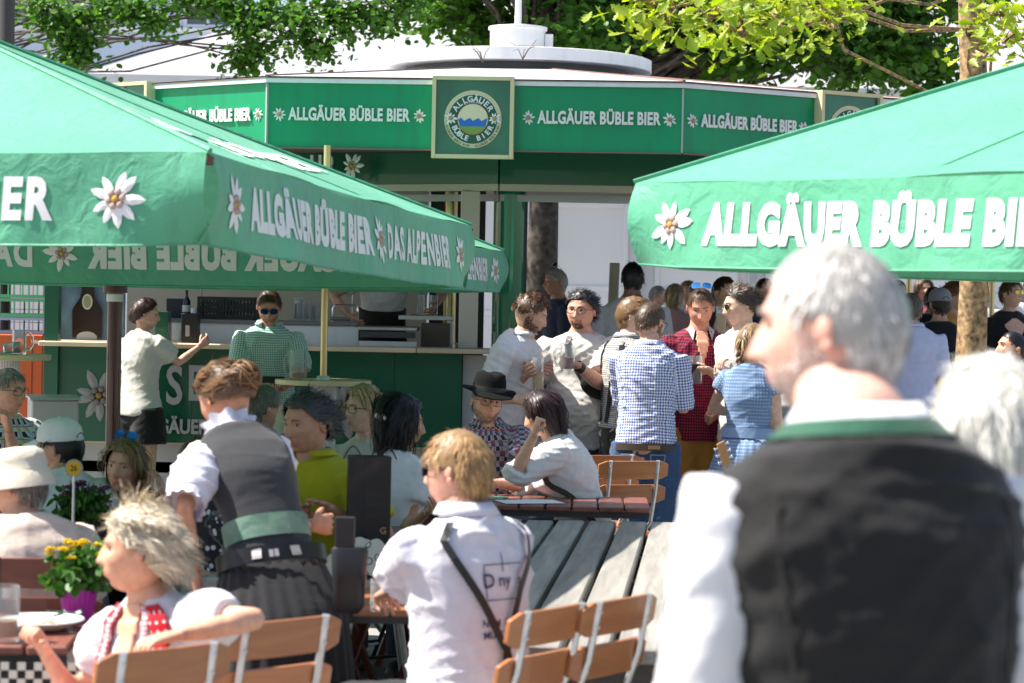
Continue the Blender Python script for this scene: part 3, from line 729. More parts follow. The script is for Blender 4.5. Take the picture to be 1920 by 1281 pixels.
def fill(px0, px1, py0, py1, d0, d1, n, R, seed, edge=None):
    r = random.Random(seed); out = []
    for _ in range(n):
        d = r.uniform(d0, d1); px, py = r.uniform(px0, px1), r.uniform(py0, py1)
        if edge and py > edge(px): continue
        out.append((at(px, py, d), tuple(q * r.uniform(.7, 1.2) for q in R)))
    return out
lb = at(1012, 500, 27); 
cl = fill(780, 1900, -330, 120, 26, 29.5, 115, (.75, .75, .55), 3, lambda x: 30 + 110 * min(1, max(0, (x - 760) / 500)) )
tree('large dark green linden rising behind the kiosk roof', (lb.x, 27.3), .21, 5.2, cl, LEAF, .115, 75, 5, hang=.1)
cl = fill(60, 760, -420, -30, 25.5, 28.5, 34, (.5, .5, .32), 8)
cl += [(at(x, y, 25.4), (.16, .2, .13)) for x, y in ((80, 10), (150, 30), (200, 10), (150, 75), (140, 105), (260, 15), (290, 40), (400, 5), (440, 20), (470, 50), (480, 90), (500, 20), (560, 30), (570, 70), (620, 15), (640, 45), (690, 20), (720, 35), (345, -10), (760, 5), (110, 45), (600, 95), (450, 115))]
tree('linden with twigs hanging in front of the blue house', (at(-150, 500, 29).x, 28.5), .15, 6.0, cl, LEAF, .080, 62, 9, hang=.05, limb=.07)
OAKB = mat('oak_bark', (.20, .155, .11), rough=.9, var=.75, vscale=26, vcol=(.30, .19, .09), bump=1.0, bscale=38)
ob = at(1812, 600, 14.5)
cl = [(at(x, y, d), (.15, .2, .05)) for x, y, d in ((1215, 5, 11.6), (1240, 30, 11.6), (1350, 20, 11.4), (1385, 55, 11.2), (1425, 10, 11.5), (1450, 45, 11.3), (1545, 5, 11.8), (1560, 35, 11.6), (1870, 30, 12.5), (1895, 70, 12.3), (1880, -50, 12.6), (1440, -70, 12))]
tree('young oak with bright yellow green lobed leaves, trunk at right', (ob.x, 14.5), .105, 4.3, cl, OAK, .085, 19, 12, 'oak', OAKB, hang=.0, limb=.05)

# lamp post at the left edge
m = MB(); p = at(15, 60, 21); m.lathe([(.10, 0), (.10, .5), (.07, .55), (.065, 5.2), (.0, 5.25)], 16); lp = m.build('lamp_post', mat('dark_post', (.035, .03, .028), rough=.5), None, smooth=40); lp.location = (p.x, 21, 0)
tag(lp, 'dark round lamp post at the far left behind the parasol', 'post')
# leaning timber board behind the standing group
p = at(1140, 540, 20.5); m = MB().box((0, 0, 1.02), (.085, .05, 2.04), bev=.006); bo = m.build('timber_post', wood('pale_timber', (.42, .36, .26), (.52, .45, .34), scale=(20, 20, 2)), None); bo.location = (p.x, 20.5, 0); bo.rotation_euler = (0, radians(1.5), 0)
tag(bo, 'pale squared timber post beside the white marquee wall', 'post')
# ------------------------------------------------------------------ wooden platform
PLANK = wood('weathered_plank', (.23, .215, .195), (.37, .345, .31), rough=.85, scale=(26, 1.6, 26))
pz = .66; sl = .083                                   # planks run slightly to the right as they recede
plat = empty('wooden_platform', (0, 9.5, 0), 0, 'low platform of thick weathered grey planks with dark gaps', 'platform')
pw = .150
for k in range(-8, 22):
    xc = .10 + pw * .5 + k * pw - .012                # x at y = 9.93
    y0 = 7.38 + random.uniform(-.02, .02) if k >= -1 else 8.95 + random.uniform(-.03, .03)
    y1 = 11.62 + random.uniform(-.02, .02)
    m = MB(); b = pw / 2 - .011; ln = y1 - y0
    m.box((0, 0, 0), (2 * b, ln, .05), bev=.007)
    o = m.build('plank', PLANK, plat); yc = (y0 + y1) / 2
    o.location = (xc + sl * (yc - 9.93), yc - 9.5, pz - .025 + random.uniform(-.003, .003)); o.rotation_euler.z = -math.atan(sl)
for yy in (7.7, 8.6, 9.6, 10.5, 11.4):
    xa = -.05 if yy < 9.1 else -1.1
    MB().box(((xa + 3.1) / 2, yy - 9.5, pz - .11), (3.1 - xa, .09, .11)).build('joist', wood('dark_timber', (.06, .055, .05), (.10, .09, .08), scale=(2, 20, 20)), plat)
    for xx in (xa + .1, 1.5, 2.9): MB().box((xx, yy - 9.5 + .005, (pz - .166) / 2), (.11, .088, pz - .166)).build('support', MATS['dark_timber'], plat)

# ------------------------------------------------------------------ folding chairs and tables
SLAT = wood('orange_brown_slat', (.36, .125, .045), (.46, .18, .065), rough=.35, scale=(3, 22, 22), coat=.35)
SLATD = wood('dark_red_slat', (.12, .028, .018), (.17, .045, .028), rough=.35, scale=(3, 22, 22), coat=.3)
def chair_proto(sl, fm):
    root = bpy.data.objects.new('folding_chair', None); parts = []
    def part(mb, name, m, **k):
        o = mb.build(name, m, root, **k); parts.append(o); return o
    w = .40
    # local: sitter faces -Y; back at +Y
    lean = .17
    for z, in ((.81,), (.68,)):
        y = .20 + (z - .45) * lean * 1.6
        mb = MB()
        n = 9; hs = .05; V = []; F = []
        for i in range(n + 1):
            u = i / n * 2 - 1; x = u * w / 2; bow = .012 * (1 - u * u)
            rc = .018 * max(0, (abs(u) - .9) / .1) ** 2
            for (dy, dz) in ((-.009, -hs + rc), (.009, -hs + rc), (.009, hs - rc), (-.009, hs - rc)): V.append((x, y + bow + dy + dz * lean, z + dz))
        for i in range(n):
            for j in range(4): F.append((i * 4 + j, (i + 1) * 4 + j, (i + 1) * 4 + (j + 1) % 4, i * 4 + (j + 1) % 4))
        F += [(0, 1, 2, 3), (n * 4 + 3, n * 4 + 2, n * 4 + 1, n * 4)]
        mb.add(V, F); so = part(mb, 'back_slat', sl, bevel=.004)
        for sx in (-1, 1):
            for dz in (-.022, .022):
                ro = MB().ball((0, 0, 0), .006, 8, sc=(1, .6, 1)).build('rivet', fm, so, loc=(sx * .135, y + .026 + dz * lean, z + dz)); parts.append(ro)
    for i in range(6):
        mb = MB(); mb.box((0, -.17 + i * .062, .452 - .004 * abs(i - 2.5)), (w, .045, .018), bev=.004); part(mb, 'seat_slat', sl)
    for sx in (-1, 1):
        x = sx * .135
        mb = MB(); mb.bar((x, -.235, .01), (x, .20 + .41 * lean * 1.6 + .014, .865), .006, .024, up=(1, 0, 0)) if False else mb.tube([(x, -.24, .0), (x, .02, .40), (x, .225, .52), (x, .288, .69), (x, .323, .862)], [.011] * 5, 6); part(mb, 'frame_bar', fm, smooth=60)
        x2 = sx * .165
        mb = MB(); mb.tube([(x2, .26, 0), (x2, -.02, .33), (x2, -.16, .438)], [.011] * 3, 6); part(mb, 'leg', fm, smooth=60)
        mb = MB(); mb.bar((sx * .150, -.19, .44), (sx * .150, .2, .44), .012, .02); part(mb, 'seat_rail', fm)
    mb = MB(); mb.tube([(-.165, .20, .07), (.165, .20, .07)], .008, 6); mb.tube([(-.135, -.19, .08), (.135, -.19, .08)], .008, 6); part(mb, 'cross_bar', fm)
    return root, parts
CH = {}
def chair(label, x, y, yaw, kind='light'):
    if kind not in CH:
        CH[kind] = [*chair_proto(SLAT if kind == 'light' else SLATD, GALV if kind == 'light' else DKSTEEL), False]
    root, parts, used = CH[kind]
    if not used: CH[kind][2] = True; r = root; link(r)
    else:
        r = root.copy(); link(r); mp = {root: r}
        for p in parts:
            c = p.copy(); link(c); c.parent = mp[p.parent]; mp[p] = c
    r.location = (x + sin(yaw) * .31, y - cos(yaw) * .31, 0); r.rotation_euler = (0, 0, yaw)   # (x, y) is where the back stands
    tag(r, label, 'chair', 'folding beer garden chairs'); return r
def yaw_to(dx, dy): return math.atan2(dx, -dy)     # yaw whose forward (-Y) points to (dx, dy)

def table(label, x, y, yaw, lx, ly, z=.74, sl=None, fm=None, n=7):
    t = empty('folding_table', (x, y, 0), yaw, label, 'table', 'slatted folding tables')
    w = lx / n
    for i in range(n): MB().box((-lx / 2 + (i + .5) * w, 0, z - .014), (w - .008, ly, .028), bev=.006).build('slat', sl or SLAT, t)
    for sy in (-1, 1): MB().box((0, sy * (ly / 2 - .1), z - .045), (lx - .04, .05, .03)).build('batten', fm or DKSTEEL, t)
    for sx in (-1, 1):
        for sy in (-1, 1): MB().tube([(sx * (lx / 2 - .12), sy * (ly / 2 - .1), z - .05), (sx * (lx / 2 - .02), sy * (ly / 2 - .06), 0)], .014, 8).build('leg', fm or GALV, t, smooth=60)
        MB().tube([(sx * (lx / 2 - .07), -(ly / 2 - .08), .36), (sx * (lx / 2 - .07), ly / 2 - .08, .36)], .009, 6).build('cross_bar', fm or GALV, t)
    return t

fa = yaw_to(-.70, .71); fb = yaw_to(-.82, .57)
def chx(px, py, d): p = at(px, py, d); return p.x, p.y
x, y = chx(312, 1215, 5.85); chair('empty brown slatted chair nearest the camera, before the red dress', x, y, fa)
x, y = chx(532, 1180, 6.40); chair('brown slatted chair the red dressed woman hangs her elbow over', x, y, fa)
x, y = chx(1035, 1140, 6.75); chair('empty brown chair right behind the man in braces', x, y, fb)
x, y = chx(1165, 1115, 7.0); chair('empty brown chair against the plank platform, right of its twin', x, y, fb)
x, y = chx(1188, 885, 13.0); chair('brown slatted chair by the jeans legs, half in sun', x, y, yaw_to(-.3, .95))
x, y = chx(1140, 875, 13.45); chair('brown slatted chair behind the half sunlit one', x, y, yaw_to(-.3, .95))
x, y = chx(746, 915, 11.4); chair('light brown chair seen past the black gift bag', x, y, yaw_to(-.8, .3))
x, y = chx(776, 905, 11.0); chair('dark framed chair beside the woman with black curls', x, y, yaw_to(-.55, .8), 'dark')
x, y = chx(75, 1080, 7.75); chair('dark red slatted chair behind the flower pot', x, y, yaw_to(-.1, 1), 'dark')

TRED = wood('wine_red_slat', (.17, .055, .04), (.23, .08, .055), rough=.4, scale=(22, 3, 22), coat=.25)
table('wine red slatted table in front of the hat wearer', .12, 11.95, -.03, 1.15, .62, .725, TRED, n=9)
table('brown table under the hands of the man in braces', -.38, 7.90, .04, .50, .56, .735, SLAT, n=4)
table('red brown table at the lower left with plate and mug', -1.78, 7.0, .06, 1.10, .72, .735, TRED, n=9)
table('table behind with the number marker and purple flowers', -2.0, 9.55, 0, 1.3, .7, .735, SLATD, n=9)
table('slatted table between the yellow polo shirt and the women', -.95, 10.35, .1, 1.1, .7, .735, TRED, n=9)

# ------------------------------------------------------------------ standing tables with brass poles
def bistro(label, x, y, z, r, pole_z, fluted=True):
    t = empty('standing_table', (x, y, 0), 0, label, 'table')
    MB().lathe([(0, z - .028), (r, z - .028), (r + .004, z - .014), (r, z), (0, z)], 40, cap=False).build('table_top', BEIGE, t, smooth=40)
    MB().lathe([(r + .001, z - .034), (r + .006, z - .03), (r + .006, z - .002), (r + .001, z + .001)], 40, cap=False).build('edge_band', GOLDP, t)
    P = []
    for i in range(96):
        a = 2 * pi * i / 96; q = .085 + (.004 if i % 3 else -.004); P.append((q * cos(a), q * sin(a)))
    MB().prism(P, .02, z - .03).build('column', WHITE, t)
    MB().lathe([(.28, 0), (.28, .02), (.1, .03)], 32).build('base', WHITE, t)
    if not pole_z: return t
    MB().lathe([(.045, z), (.045, z + .02), (.03, z + .028)], 20).build('collar', WHITE, t, smooth=40)
    MB().lathe([(.024, z + .02), (.024, pole_z)], 16).build('brass_pole', GOLD, t, smooth=40)
    return t
p = at(606, 716, 16.35); bt = bistro('round standing table with white column and brass pole', p.x, 16.35, zat(606, 712, 16.35), .32, 2.73)
p = at(1858, 655, 22.5); bistro('standing table with brass pole right of the oak trunk', p.x, 22.5, zat(1858, 655, 22.5), .55, 2.7)
p = at(1702, 655, 23.5); bistro('standing table with brass pole beyond the light blue shirt', p.x, 23.5, zat(1702, 690, 23.5), .4, 2.7)
p = at(10, 662, 14.8); bistro('round table with mug and tumbled glass at the left edge', p.x, 14.8, zat(10, 664, 14.8), .27, 0)

# ------------------------------------------------------------------ glassware
BEER = mat('amber_beer', (.42, .13, .02), rough=.1, spec=.5, var=.1); BEERD = mat('dark_beer', (.05, .008, .006), rough=.08, spec=.5); BEERL = mat('golden_beer', (.62, .33, .05), rough=.1); FOAM = mat('beer_foam', (.78, .72, .60), rough=.8)
MGLASS = mat('mug_glass', (.86, .90, .90), rough=.05, trans=.9, ior=1.12, spec=.8)
def mug(label, p, h=.17, r=.045, fill=.2, beer=None, handle=0.0, foam=False, parent=None, hasHandle=True):
    """straight glass mug standing on p; handle gives the direction of its handle"""
    t = empty('beer_mug', p, handle, label, 'mug')
    MB().lathe([(0, 0), (r * .96, 0), (r, .008), (r, h), (r - .004, h), (r - .005, .014), (0, .012)], 20, cap=False).build('glass', MGLASS, t, smooth=50)
    if fill > 0:
        zf = .013 + (h - .02) * fill
        MB().lathe([(0, .0135), (r - .0062, .0135), (r - .0062, zf), (0, zf)], 20, cap=False).build('beer', beer or BEER, t, smooth=50)
        if foam: MB().lathe([(0, zf + .0005), (r - .0062, zf + .0005), (r - .0062, zf + .022), (0, zf + .026)], 20, cap=False).build('foam', FOAM, t, smooth=50)
    if hasHandle:
        MB().tube([(r - .003, 0, h * .85), (r + .02, 0, h * .87), (r + .038, 0, h * .72), (r + .038, 0, h * .38), (r + .02, 0, h * .2), (r - .003, 0, h * .2)], .0075, 8).build('handle', MGLASS, t, smooth=True)
    return t
def onp(px, py, d, z): 
    q = at(px, py, d); return Vector((q.x, q.y, z))
zt = zat(606, 712, 16.35)
mug('nearly empty beer mug on the round standing table', onp(557, 712, 16.2, zt + .001), .20, .052, .2, BEER, pi * .95)
zt2 = zat(10, 664, 14.8)
mug('empty mug standing on the round table at the left edge', onp(36, 655, 14.75, zt2 + .001), .15, .042, 0, None, 0)
tg = MB(); tg.lathe([(.026, 0), (.03, .005), (.036, .11), (.033, .11), (.027, .01), (0, .008)], 18, cap=False); o = tg.build('drinking_glass', MGLASS, None, smooth=40); o.location = onp(4, 655, 14.7, zt2 + .036); o.rotation_euler = (pi / 2 - .1, 0, pi / 2 + .3)
tag(o, 'tumbler lying on its side on the left edge table', 'glass')
mug('beer glass with gold emblem on the lower left table', onp(8, 1200, 6.75, .737), .155, .042, .33, BEER, pi)
for i, (px, lab) in enumerate(((330, 'empty glass mug by the waitress hand on the bar'), (582, 'tall foaming beer glass at the back of the bar'))):
    if i == 0: mug(lab, onp(px, 650, 17.95, CZ + .001), .15, .045, .05, BEER, 0)
    else: mug(lab, onp(559, 610, 18.55, 1.521), .18, .036, .72, mat('brown_beer', (.12, .03, .01), rough=.1), 0, True, None, False)
k = 0
for px, d, lab in ((566, 18.4, 'clean mug left of the brass pole on the worktop'), (580, 18.45, 'clean mug touching the brass pole on the worktop'), (593, 18.5, 'clean mug with paper slip behind the brass pole')):
    mug(lab, onp(px, 612, d, 1.521), .14, .043, 0, None, pi * (k % 2)); k += 1
for px, lab in ((790, 'left of two straight glasses on the steel table'), (812, 'right of two straight glasses on the steel table')):
    mug(lab, onp(px, 605, 18.6, 1.576), .16, .035, 0, None, 0, False, None, False)
# bottle, crates, bucket on the bar
def crate(label, loc, sz, m, rz=0, holes=5, name='crate'):
    c = empty(name, loc, rz, label, 'crate'); w, d, h = sz
    MB().box((0, 0, .006), (w, d, .012)).build('bottom', m, c)
    for sy in (-1, 1):
        q = MB(); 
        for zz, hh in ((h * .1, h * .2), (h * .92, h * .16)): q.box((0, sy * d / 2, zz), (w, .012, hh))
        for i in range(holes + 1): q.box((-w / 2 + .006 + i * (w - .012) / holes, sy * d / 2, h * .52), (.012, .011, h * .64 + .002))
        if holes > 6:
            for i in range(holes):
                xa = -w / 2 + i * w / holes; q.bar((xa, sy * d / 2, h * .2), (xa + w / holes, sy * d / 2, h * .84), .006, .006, up=(0, 1, 0)); q.bar((xa + w / holes, sy * d / 2 , h * .2), (xa, sy * d / 2, h * .84), .0055, .0055, up=(0, 1, 0))
        q.build('side', m, c)
    for sx in (-1, 1):
        q = MB(); q.box((sx * (w / 2), 0, h * .3), (.012, d - .013, h * .6)); q.box((sx * w / 2, 0, h * .93), (.012, d - .013, h * .14))
        for sy in (-1, 1): q.box((sx * w / 2, sy * (d / 2 - .05), h * .7), (.0118, .08, h * .35))
        q.build('end', m, c)
    return c
p = onp(400, 610, 18.45, 1.521); crate('left black bottle crate on the bar worktop', p, (.20, .32, .17), BLACK, 0, 8)
p = onp(454, 610, 18.45, 1.521); crate('right black bottle crate on the bar worktop', p, (.22, .32, .17), BLACK, 0, 8)
p = onp(349, 606, 18.5, 1.521)
b = MB(); b.lathe([(0, 0), (.03, 0), (.032, .01), (.032, .13), (.012, .17), (.011, .2), (.013, .205), (.013, .215), (0, .215)], 16, cap=False); o = b.build('wine_bottle', mat('dark_glass', (.006, .008, .007), rough=.1, spec=.8), None, smooth=40); o.location = p; tag(o, 'dark bottle with pale label on the bar', 'bottle')
MB().lathe([(.0325, .05), (.0325, .1)], 16, cap=False).build('label_band', WHITE, o)
o = MB().lathe([(0, 0), (.03, 0), (.036, .075), (.037, .08), (.033, .08), (0, .078)], 18, cap=False).build('plastic_tub', WHITE, None, smooth=40); o.location = onp(366, 610, 18.4, 1.521); tag(o, 'small white tub beside the dark bottle', 'tub')
o = MB().box((0, 0, .075), (.14, .02, .15)).build('drinks_menu', mat('menu_navy', (.02, .025, .04), rough=.5)); o.location = onp(329, 610, 18.5, 1.521); tag(o, 'navy blue menu board standing on the bar worktop', 'board')
o = empty('tap_box', onp(305, 652, 18.0, CZ), 0, 'dark green beer box with small edelweiss on the counter', 'box')
MB().box((0, 0, .115), (.10, .18, .23), bev=.004).build('case', GREEN_D, o); e = MB(); edelweiss(e, Matrix.Translation((-.02, -.093, .18)) @ Matrix.Rotation(pi / 2, 4, 'X'), .014, 3); e.build('edelweiss', [PETAL, PCEN, PYEL], o)
o = empty('till_box', onp(357, 652, 17.98, CZ), 0, 'black box with bag shaped print on the counter', 'box'); MB().box((0, 0, .11), (.12, .18, .22), bev=.006).build('case', BLACK, o); MB().box((-.01, -.0925, .09), (.03, .004, .08), bev=.0018).build('print', mat('silver_print', (.25, .25, .25), rough=.4), o)
o = MB().box((0, 0, .02), (.09, .07, .04), bev=.006).build('ash_tray', MGLASS); o.location = onp(858, 655, 17.85, CZ + .001); tag(o, 'clear square dish on the counter by the cream post', 'dish')
o = MB().box((0, 0, .003), (.12, .08, .006)).build('red_cloth', mat('red_cloth', (.35, .02, .02), rough=.8)); o.location = onp(785, 605, 18.65, 1.577); tag(o, 'folded red cloth on the steel table', 'cloth')

# ------------------------------------------------------------------ left edge: cabinets and crates
o = empty('metal_cabinet', (xat(40, 19.3), 19.5, 0), 0, 'orange metal cabinet under the stacked crates', 'cabinet')
OR = mat('orange_enamel', (.58, .10, .015), rough=.4, var=.06); xl_, xr_ = xat(-70, 19.3), xat(83, 19.3); cx = (xl_ + xr_) / 2 - o.location.x
zc = zat(40, 627, 19.3)
MB().box((cx, 0, zc / 2), (xr_ - xl_, .5, zc), bev=.008).build('body', OR, o)
hd = MB(); hx = xat(27, 19.3) - o.location.x; hz = zat(27, 683, 19.3); hd.box((hx, -.256, hz), (.07, .008, .04)); hd.tube([(hx - .03, -.262, hz + .01), (hx - .03, -.28, hz), (hx + .03, -.28, hz), (hx + .03, -.262, hz + .01)], .004, 5); hd.build('handle', OR, o)
MB().box((xat(63, 19.3) - o.location.x, -.2535, zc - .45), (.004, .004, zc * .6)).build('door_gap', BLACK, o)
MB().box((xat(70, 19.3) - o.location.x, -.2545, zat(70, 641, 19.3)), (.03, .004, .025)).build('sticker', WHITE, o)
CG = mat('green_crate_plastic', (.16, .50, .26), rough=.4, transl=.15); CL = mat('lavender_crate_plastic', (.42, .46, .62), rough=.4, transl=.1)
xc_ = xat(12, 19.3)
crate('lavender crate, lowest of the stack on the orange cabinet', (xc_, 19.5, zc + .002), (.60, .40, .13), CL, 0, 5)
crate('mint green crate in the middle of the stack', (xc_, 19.5, zc + .135), (.60, .40, .15), CG, 0, 5)
crate('mint green crate on top of the stack', (xc_ - .01, 19.5, zc + .29), (.60, .40, .13), CG, .03, 5)
o = empty('service_box', (xat(90, 15.6), 15.8, 0), .25, 'grey and white serving box in front of the orange cabinet', 'box')
zz = zat(90, 750, 15.6); MB().box((0, 0, zz / 2), (.30, .5, zz), bev=.01).build('body', GREYP, o); MB().box((0, 0, zz + .008), (.33, .53, .016), bev=.004).build('lid', STEEL, o); MB().box((-.06, -.252, zz * .45), (.14, .006, zz * .8)).build('front_sheet', mat('blue_grey_sheet', (.28, .33, .38), rough=.4), o)
# tiled wall far left
tw = empty('tiled_wall', (xat(40, 24), 24, 0), 0, 'white tiled wall glimpsed behind the crates', 'wall')
MB().box((0, .03, 1.5), (1.6, .04, 3.0)).build('backing', GREYP, tw)
tl = MB().box((0, 0, 0), (.122, .012, .122), bev=.003).mesh('tile'); tl.materials.append(mat('white_tile', (.72, .68, .69), rough=.25))
for i in range(12):
    for j in range(9): q = bpy.data.objects.new('tile', tl); link(q, tw); q.location = (-.72 + i * .128, 0, 1.2 + j * .128)

# ------------------------------------------------------------------ small things on tables and platform
# black gift bag
o = empty('gift_bag', (at(690, 980, 9.35).x, 9.35, pz), .12, 'tall glossy black gift bag with cord handles on the platform', 'bag')
GB = mat('black_gloss_card', (.008, .0085, .010), rough=.4, coat=.1); hb = zat(690, 855, 9.35) - pz; wb = .165
q = MB(); 
for (a, b, c_, d_) in (((-wb / 2, -.045), (-.02, -.045), 0, 0), ((-.02, -.045), (wb / 2, -.045), 0, 0)): q.box(((a[0] + b[0]) / 2, -.045, hb / 2), (b[0] - a[0] - .0005, .003, hb))
q.box((0, .045, hb / 2), (wb, .003, hb)); q.build('panel', GB, o)
for sx in (-1, 1):
    q = MB(); q.add([(sx * wb / 2, -.044, 0), (sx * (wb / 2 - .012), 0, 0), (sx * wb / 2, .044, 0), (sx * wb / 2, -.044, hb), (sx * (wb / 2 - .02), 0, hb), (sx * wb / 2, .044, hb)], [(0, 1, 4, 3), (1, 2, 5, 4)]); q.build('gusset', GB, o)
    q = MB(); q.tube([(sx * .03 + i * .012 * sx, (-.048), hb - .01 + .05 * sin(i / 6 * pi)) for i in range(7)], .003, 5); q.build('cord_handle', BLACK, o)
MB().box((0, 0, .003), (wb - .004, .086, .004)).build('bottom', GB, o)
q = MB(); v, f = text_mesh('G', size=.035, offset=.001); q.add(v, f, 0, Matrix.Translation((.055, -.0478, hb * .35)) @ Matrix.Rotation(pi / 2, 4, 'X')); q.build('gold_emblem', mat('gold_foil', (.35, .25, .10), rough=.3, metal=.7), o)
# crumpled cream cloth bag with ring print
gx, gy = 46, 40; V = []; F = []
g_ = np.random.default_rng(5); ks = g_.normal(size=(9, 2)) * 9; phs = g_.uniform(0, 6, 9)
for j in range(gy + 1):
    for i in range(gx + 1):
        u, v = i / gx * 2 - 1, j / gy * 2 - 1; rr = min(1, sqrt(u * u * .9 + v * v * .9)); hgt = .115 * max(0, 1 - rr ** 2.2) ** .8
        fold = sum(abs(sin(k_[0] * u * .5 + k_[1] * v * .5 + p_)) - .5 for k_, p_ in zip(ks, phs)) * .0085 * (1 - rr * .6)
        V.append((u * .155 * (1 + .12 * sin(3 * v + 1)) + fold * .5, v * .11 * (1 + .15 * sin(2.4 * u)), max(.002, hgt + fold * 1.6 * min(1, (1 - rr) * 4 + .1))))
for j in range(gy):
    for i in range(gx): q = j * (gx + 1) + i; F.append((q, q + 1, q + gx + 2, q + gx + 1))
mb = MB(); mb.add(V, F); CRM = mat('cream_canvas', (.58, .52, .42), rough=.9, wrinkle=.3)
nt = CRM.node_tree; tc = nt.nodes.new('ShaderNodeTexCoord'); vo = nt.nodes.new('ShaderNodeTexVoronoi'); vo.inputs['Scale'].default_value = 17; vo.inputs['Randomness'].default_value = .5
L(nt, tc.outputs['Object'], vo.inputs['Vector'])
ring = math_node(nt, 'LESS_THAN', math_node(nt, 'ABSOLUTE', math_node(nt, 'SUBTRACT', vo.outputs['Distance'], .30)), .035)
x_ = nt.nodes.new('ShaderNodeMix'); x_.data_type = 'RGBA'; L(nt, ring, x_.inputs['Factor']); x_.inputs['A'].default_value = (.58, .52, .42, 1); x_.inputs['B'].default_value = (.10, .10, .10, 1); L(nt, x_.outputs['Result'], nt.nodes['Principled BSDF'].inputs['Base Color'])
o = mb.build('canvas_bag', CRM, None, smooth=180); q = at(684, 1035, 9.15); o.location = (q.x, 9.12, pz + .003); tag(o, 'crumpled cream canvas bag with ring print on the platform', 'bag')
# grey flask lying beside it
o = empty('drink_flask', (at(748, 1000, 9.5).x, 9.5, pz + .042), 0, 'dark grey flask with white cap lying on the platform', 'flask')
MB().lathe([(0, 0), (.034, 0), (.036, .01), (.036, .03), (.03, .035)], 18, 0, Matrix.Rotation(pi / 2, 4, 'Y') @ Matrix.Translation((0, 0, -.04)), cap=False).build('cap', WHITE, o, smooth=40); MB().lathe([(.03, 0), (.04, .02), (.04, .2), (0, .2)], 18, 0, Matrix.Rotation(pi / 2, 4, 'Y') @ Matrix.Translation((0, 0, -.005)), cap=False).build('body', mat('flask_grey', (.06, .06, .065), rough=.5), o, smooth=40)
# clear plastic cup in front of the man in braces
mug('clear plastic cup by the forearm of the man in braces', onp(716, 1100, 7.55, .737), .10, .036, .12, mat('water_drink', (.5, .5, .42), rough=.1), 0, False, None, False)
# paper menus on the wine red table
o = MB().box((0, 0, .0015), (.30, .20, .003)).build('paper_menu', mat('paper', (.74, .73, .76), rough=.8)); o.location = (.10, 11.80, .728); o.rotation_euler.z = .3; tag(o, 'white sheet of paper on the wine red table', 'paper')
o = MB().box((0, 0, .002), (.28, .16, .004)).build('place_mat', cloth('green_check_paper', (.10, .22, .17), 'plain')); o.location = (-.16, 12.0, .7275); o.rotation_euler.z = -.2; tag(o, 'green and white patterned place mat on the wine red table', 'mat')
# plate
o = empty('dinner_plate', onp(75, 1190, 7.0, .736), 0, 'white dinner plate with food remains on the lower left table', 'plate')
MB().lathe([(0, .004), (.07, .003), (.075, .006), (.125, .028), (.128, .03), (.125, .033), (.08, .013), (0, .011)], 40, cap=False).build('dish', mat('porcelain', (.74, .72, .66), rough=.2, coat=.3), o, smooth=60)
fo = MB(); r = random.Random(3)
for i in range(18): a = r.uniform(0, 6.28); q = r.uniform(0, .075); fo.ball((q * cos(a), q * sin(a), .015), r.uniform(.003, .008), 6, sc=(1.5, 1, .6))
fo.build('crumbs', mat('crumbs', (.42, .24, .10), rough=.8), o)
# crumpled green napkin
nk = MB(); r = random.Random(8)
for i in range(14): nk.add([(r.uniform(-.06, .06), r.uniform(-.05, .05), r.uniform(.003, .04)) for _ in range(4)], [(0, 1, 2, 3)])
o = nk.build('napkin', mat('green_napkin', (.28, .42, .34), rough=.9)); o.location = onp(118, 1180, 7.15, .736); tag(o, 'crumpled pale green napkin beside the plate', 'napkin')
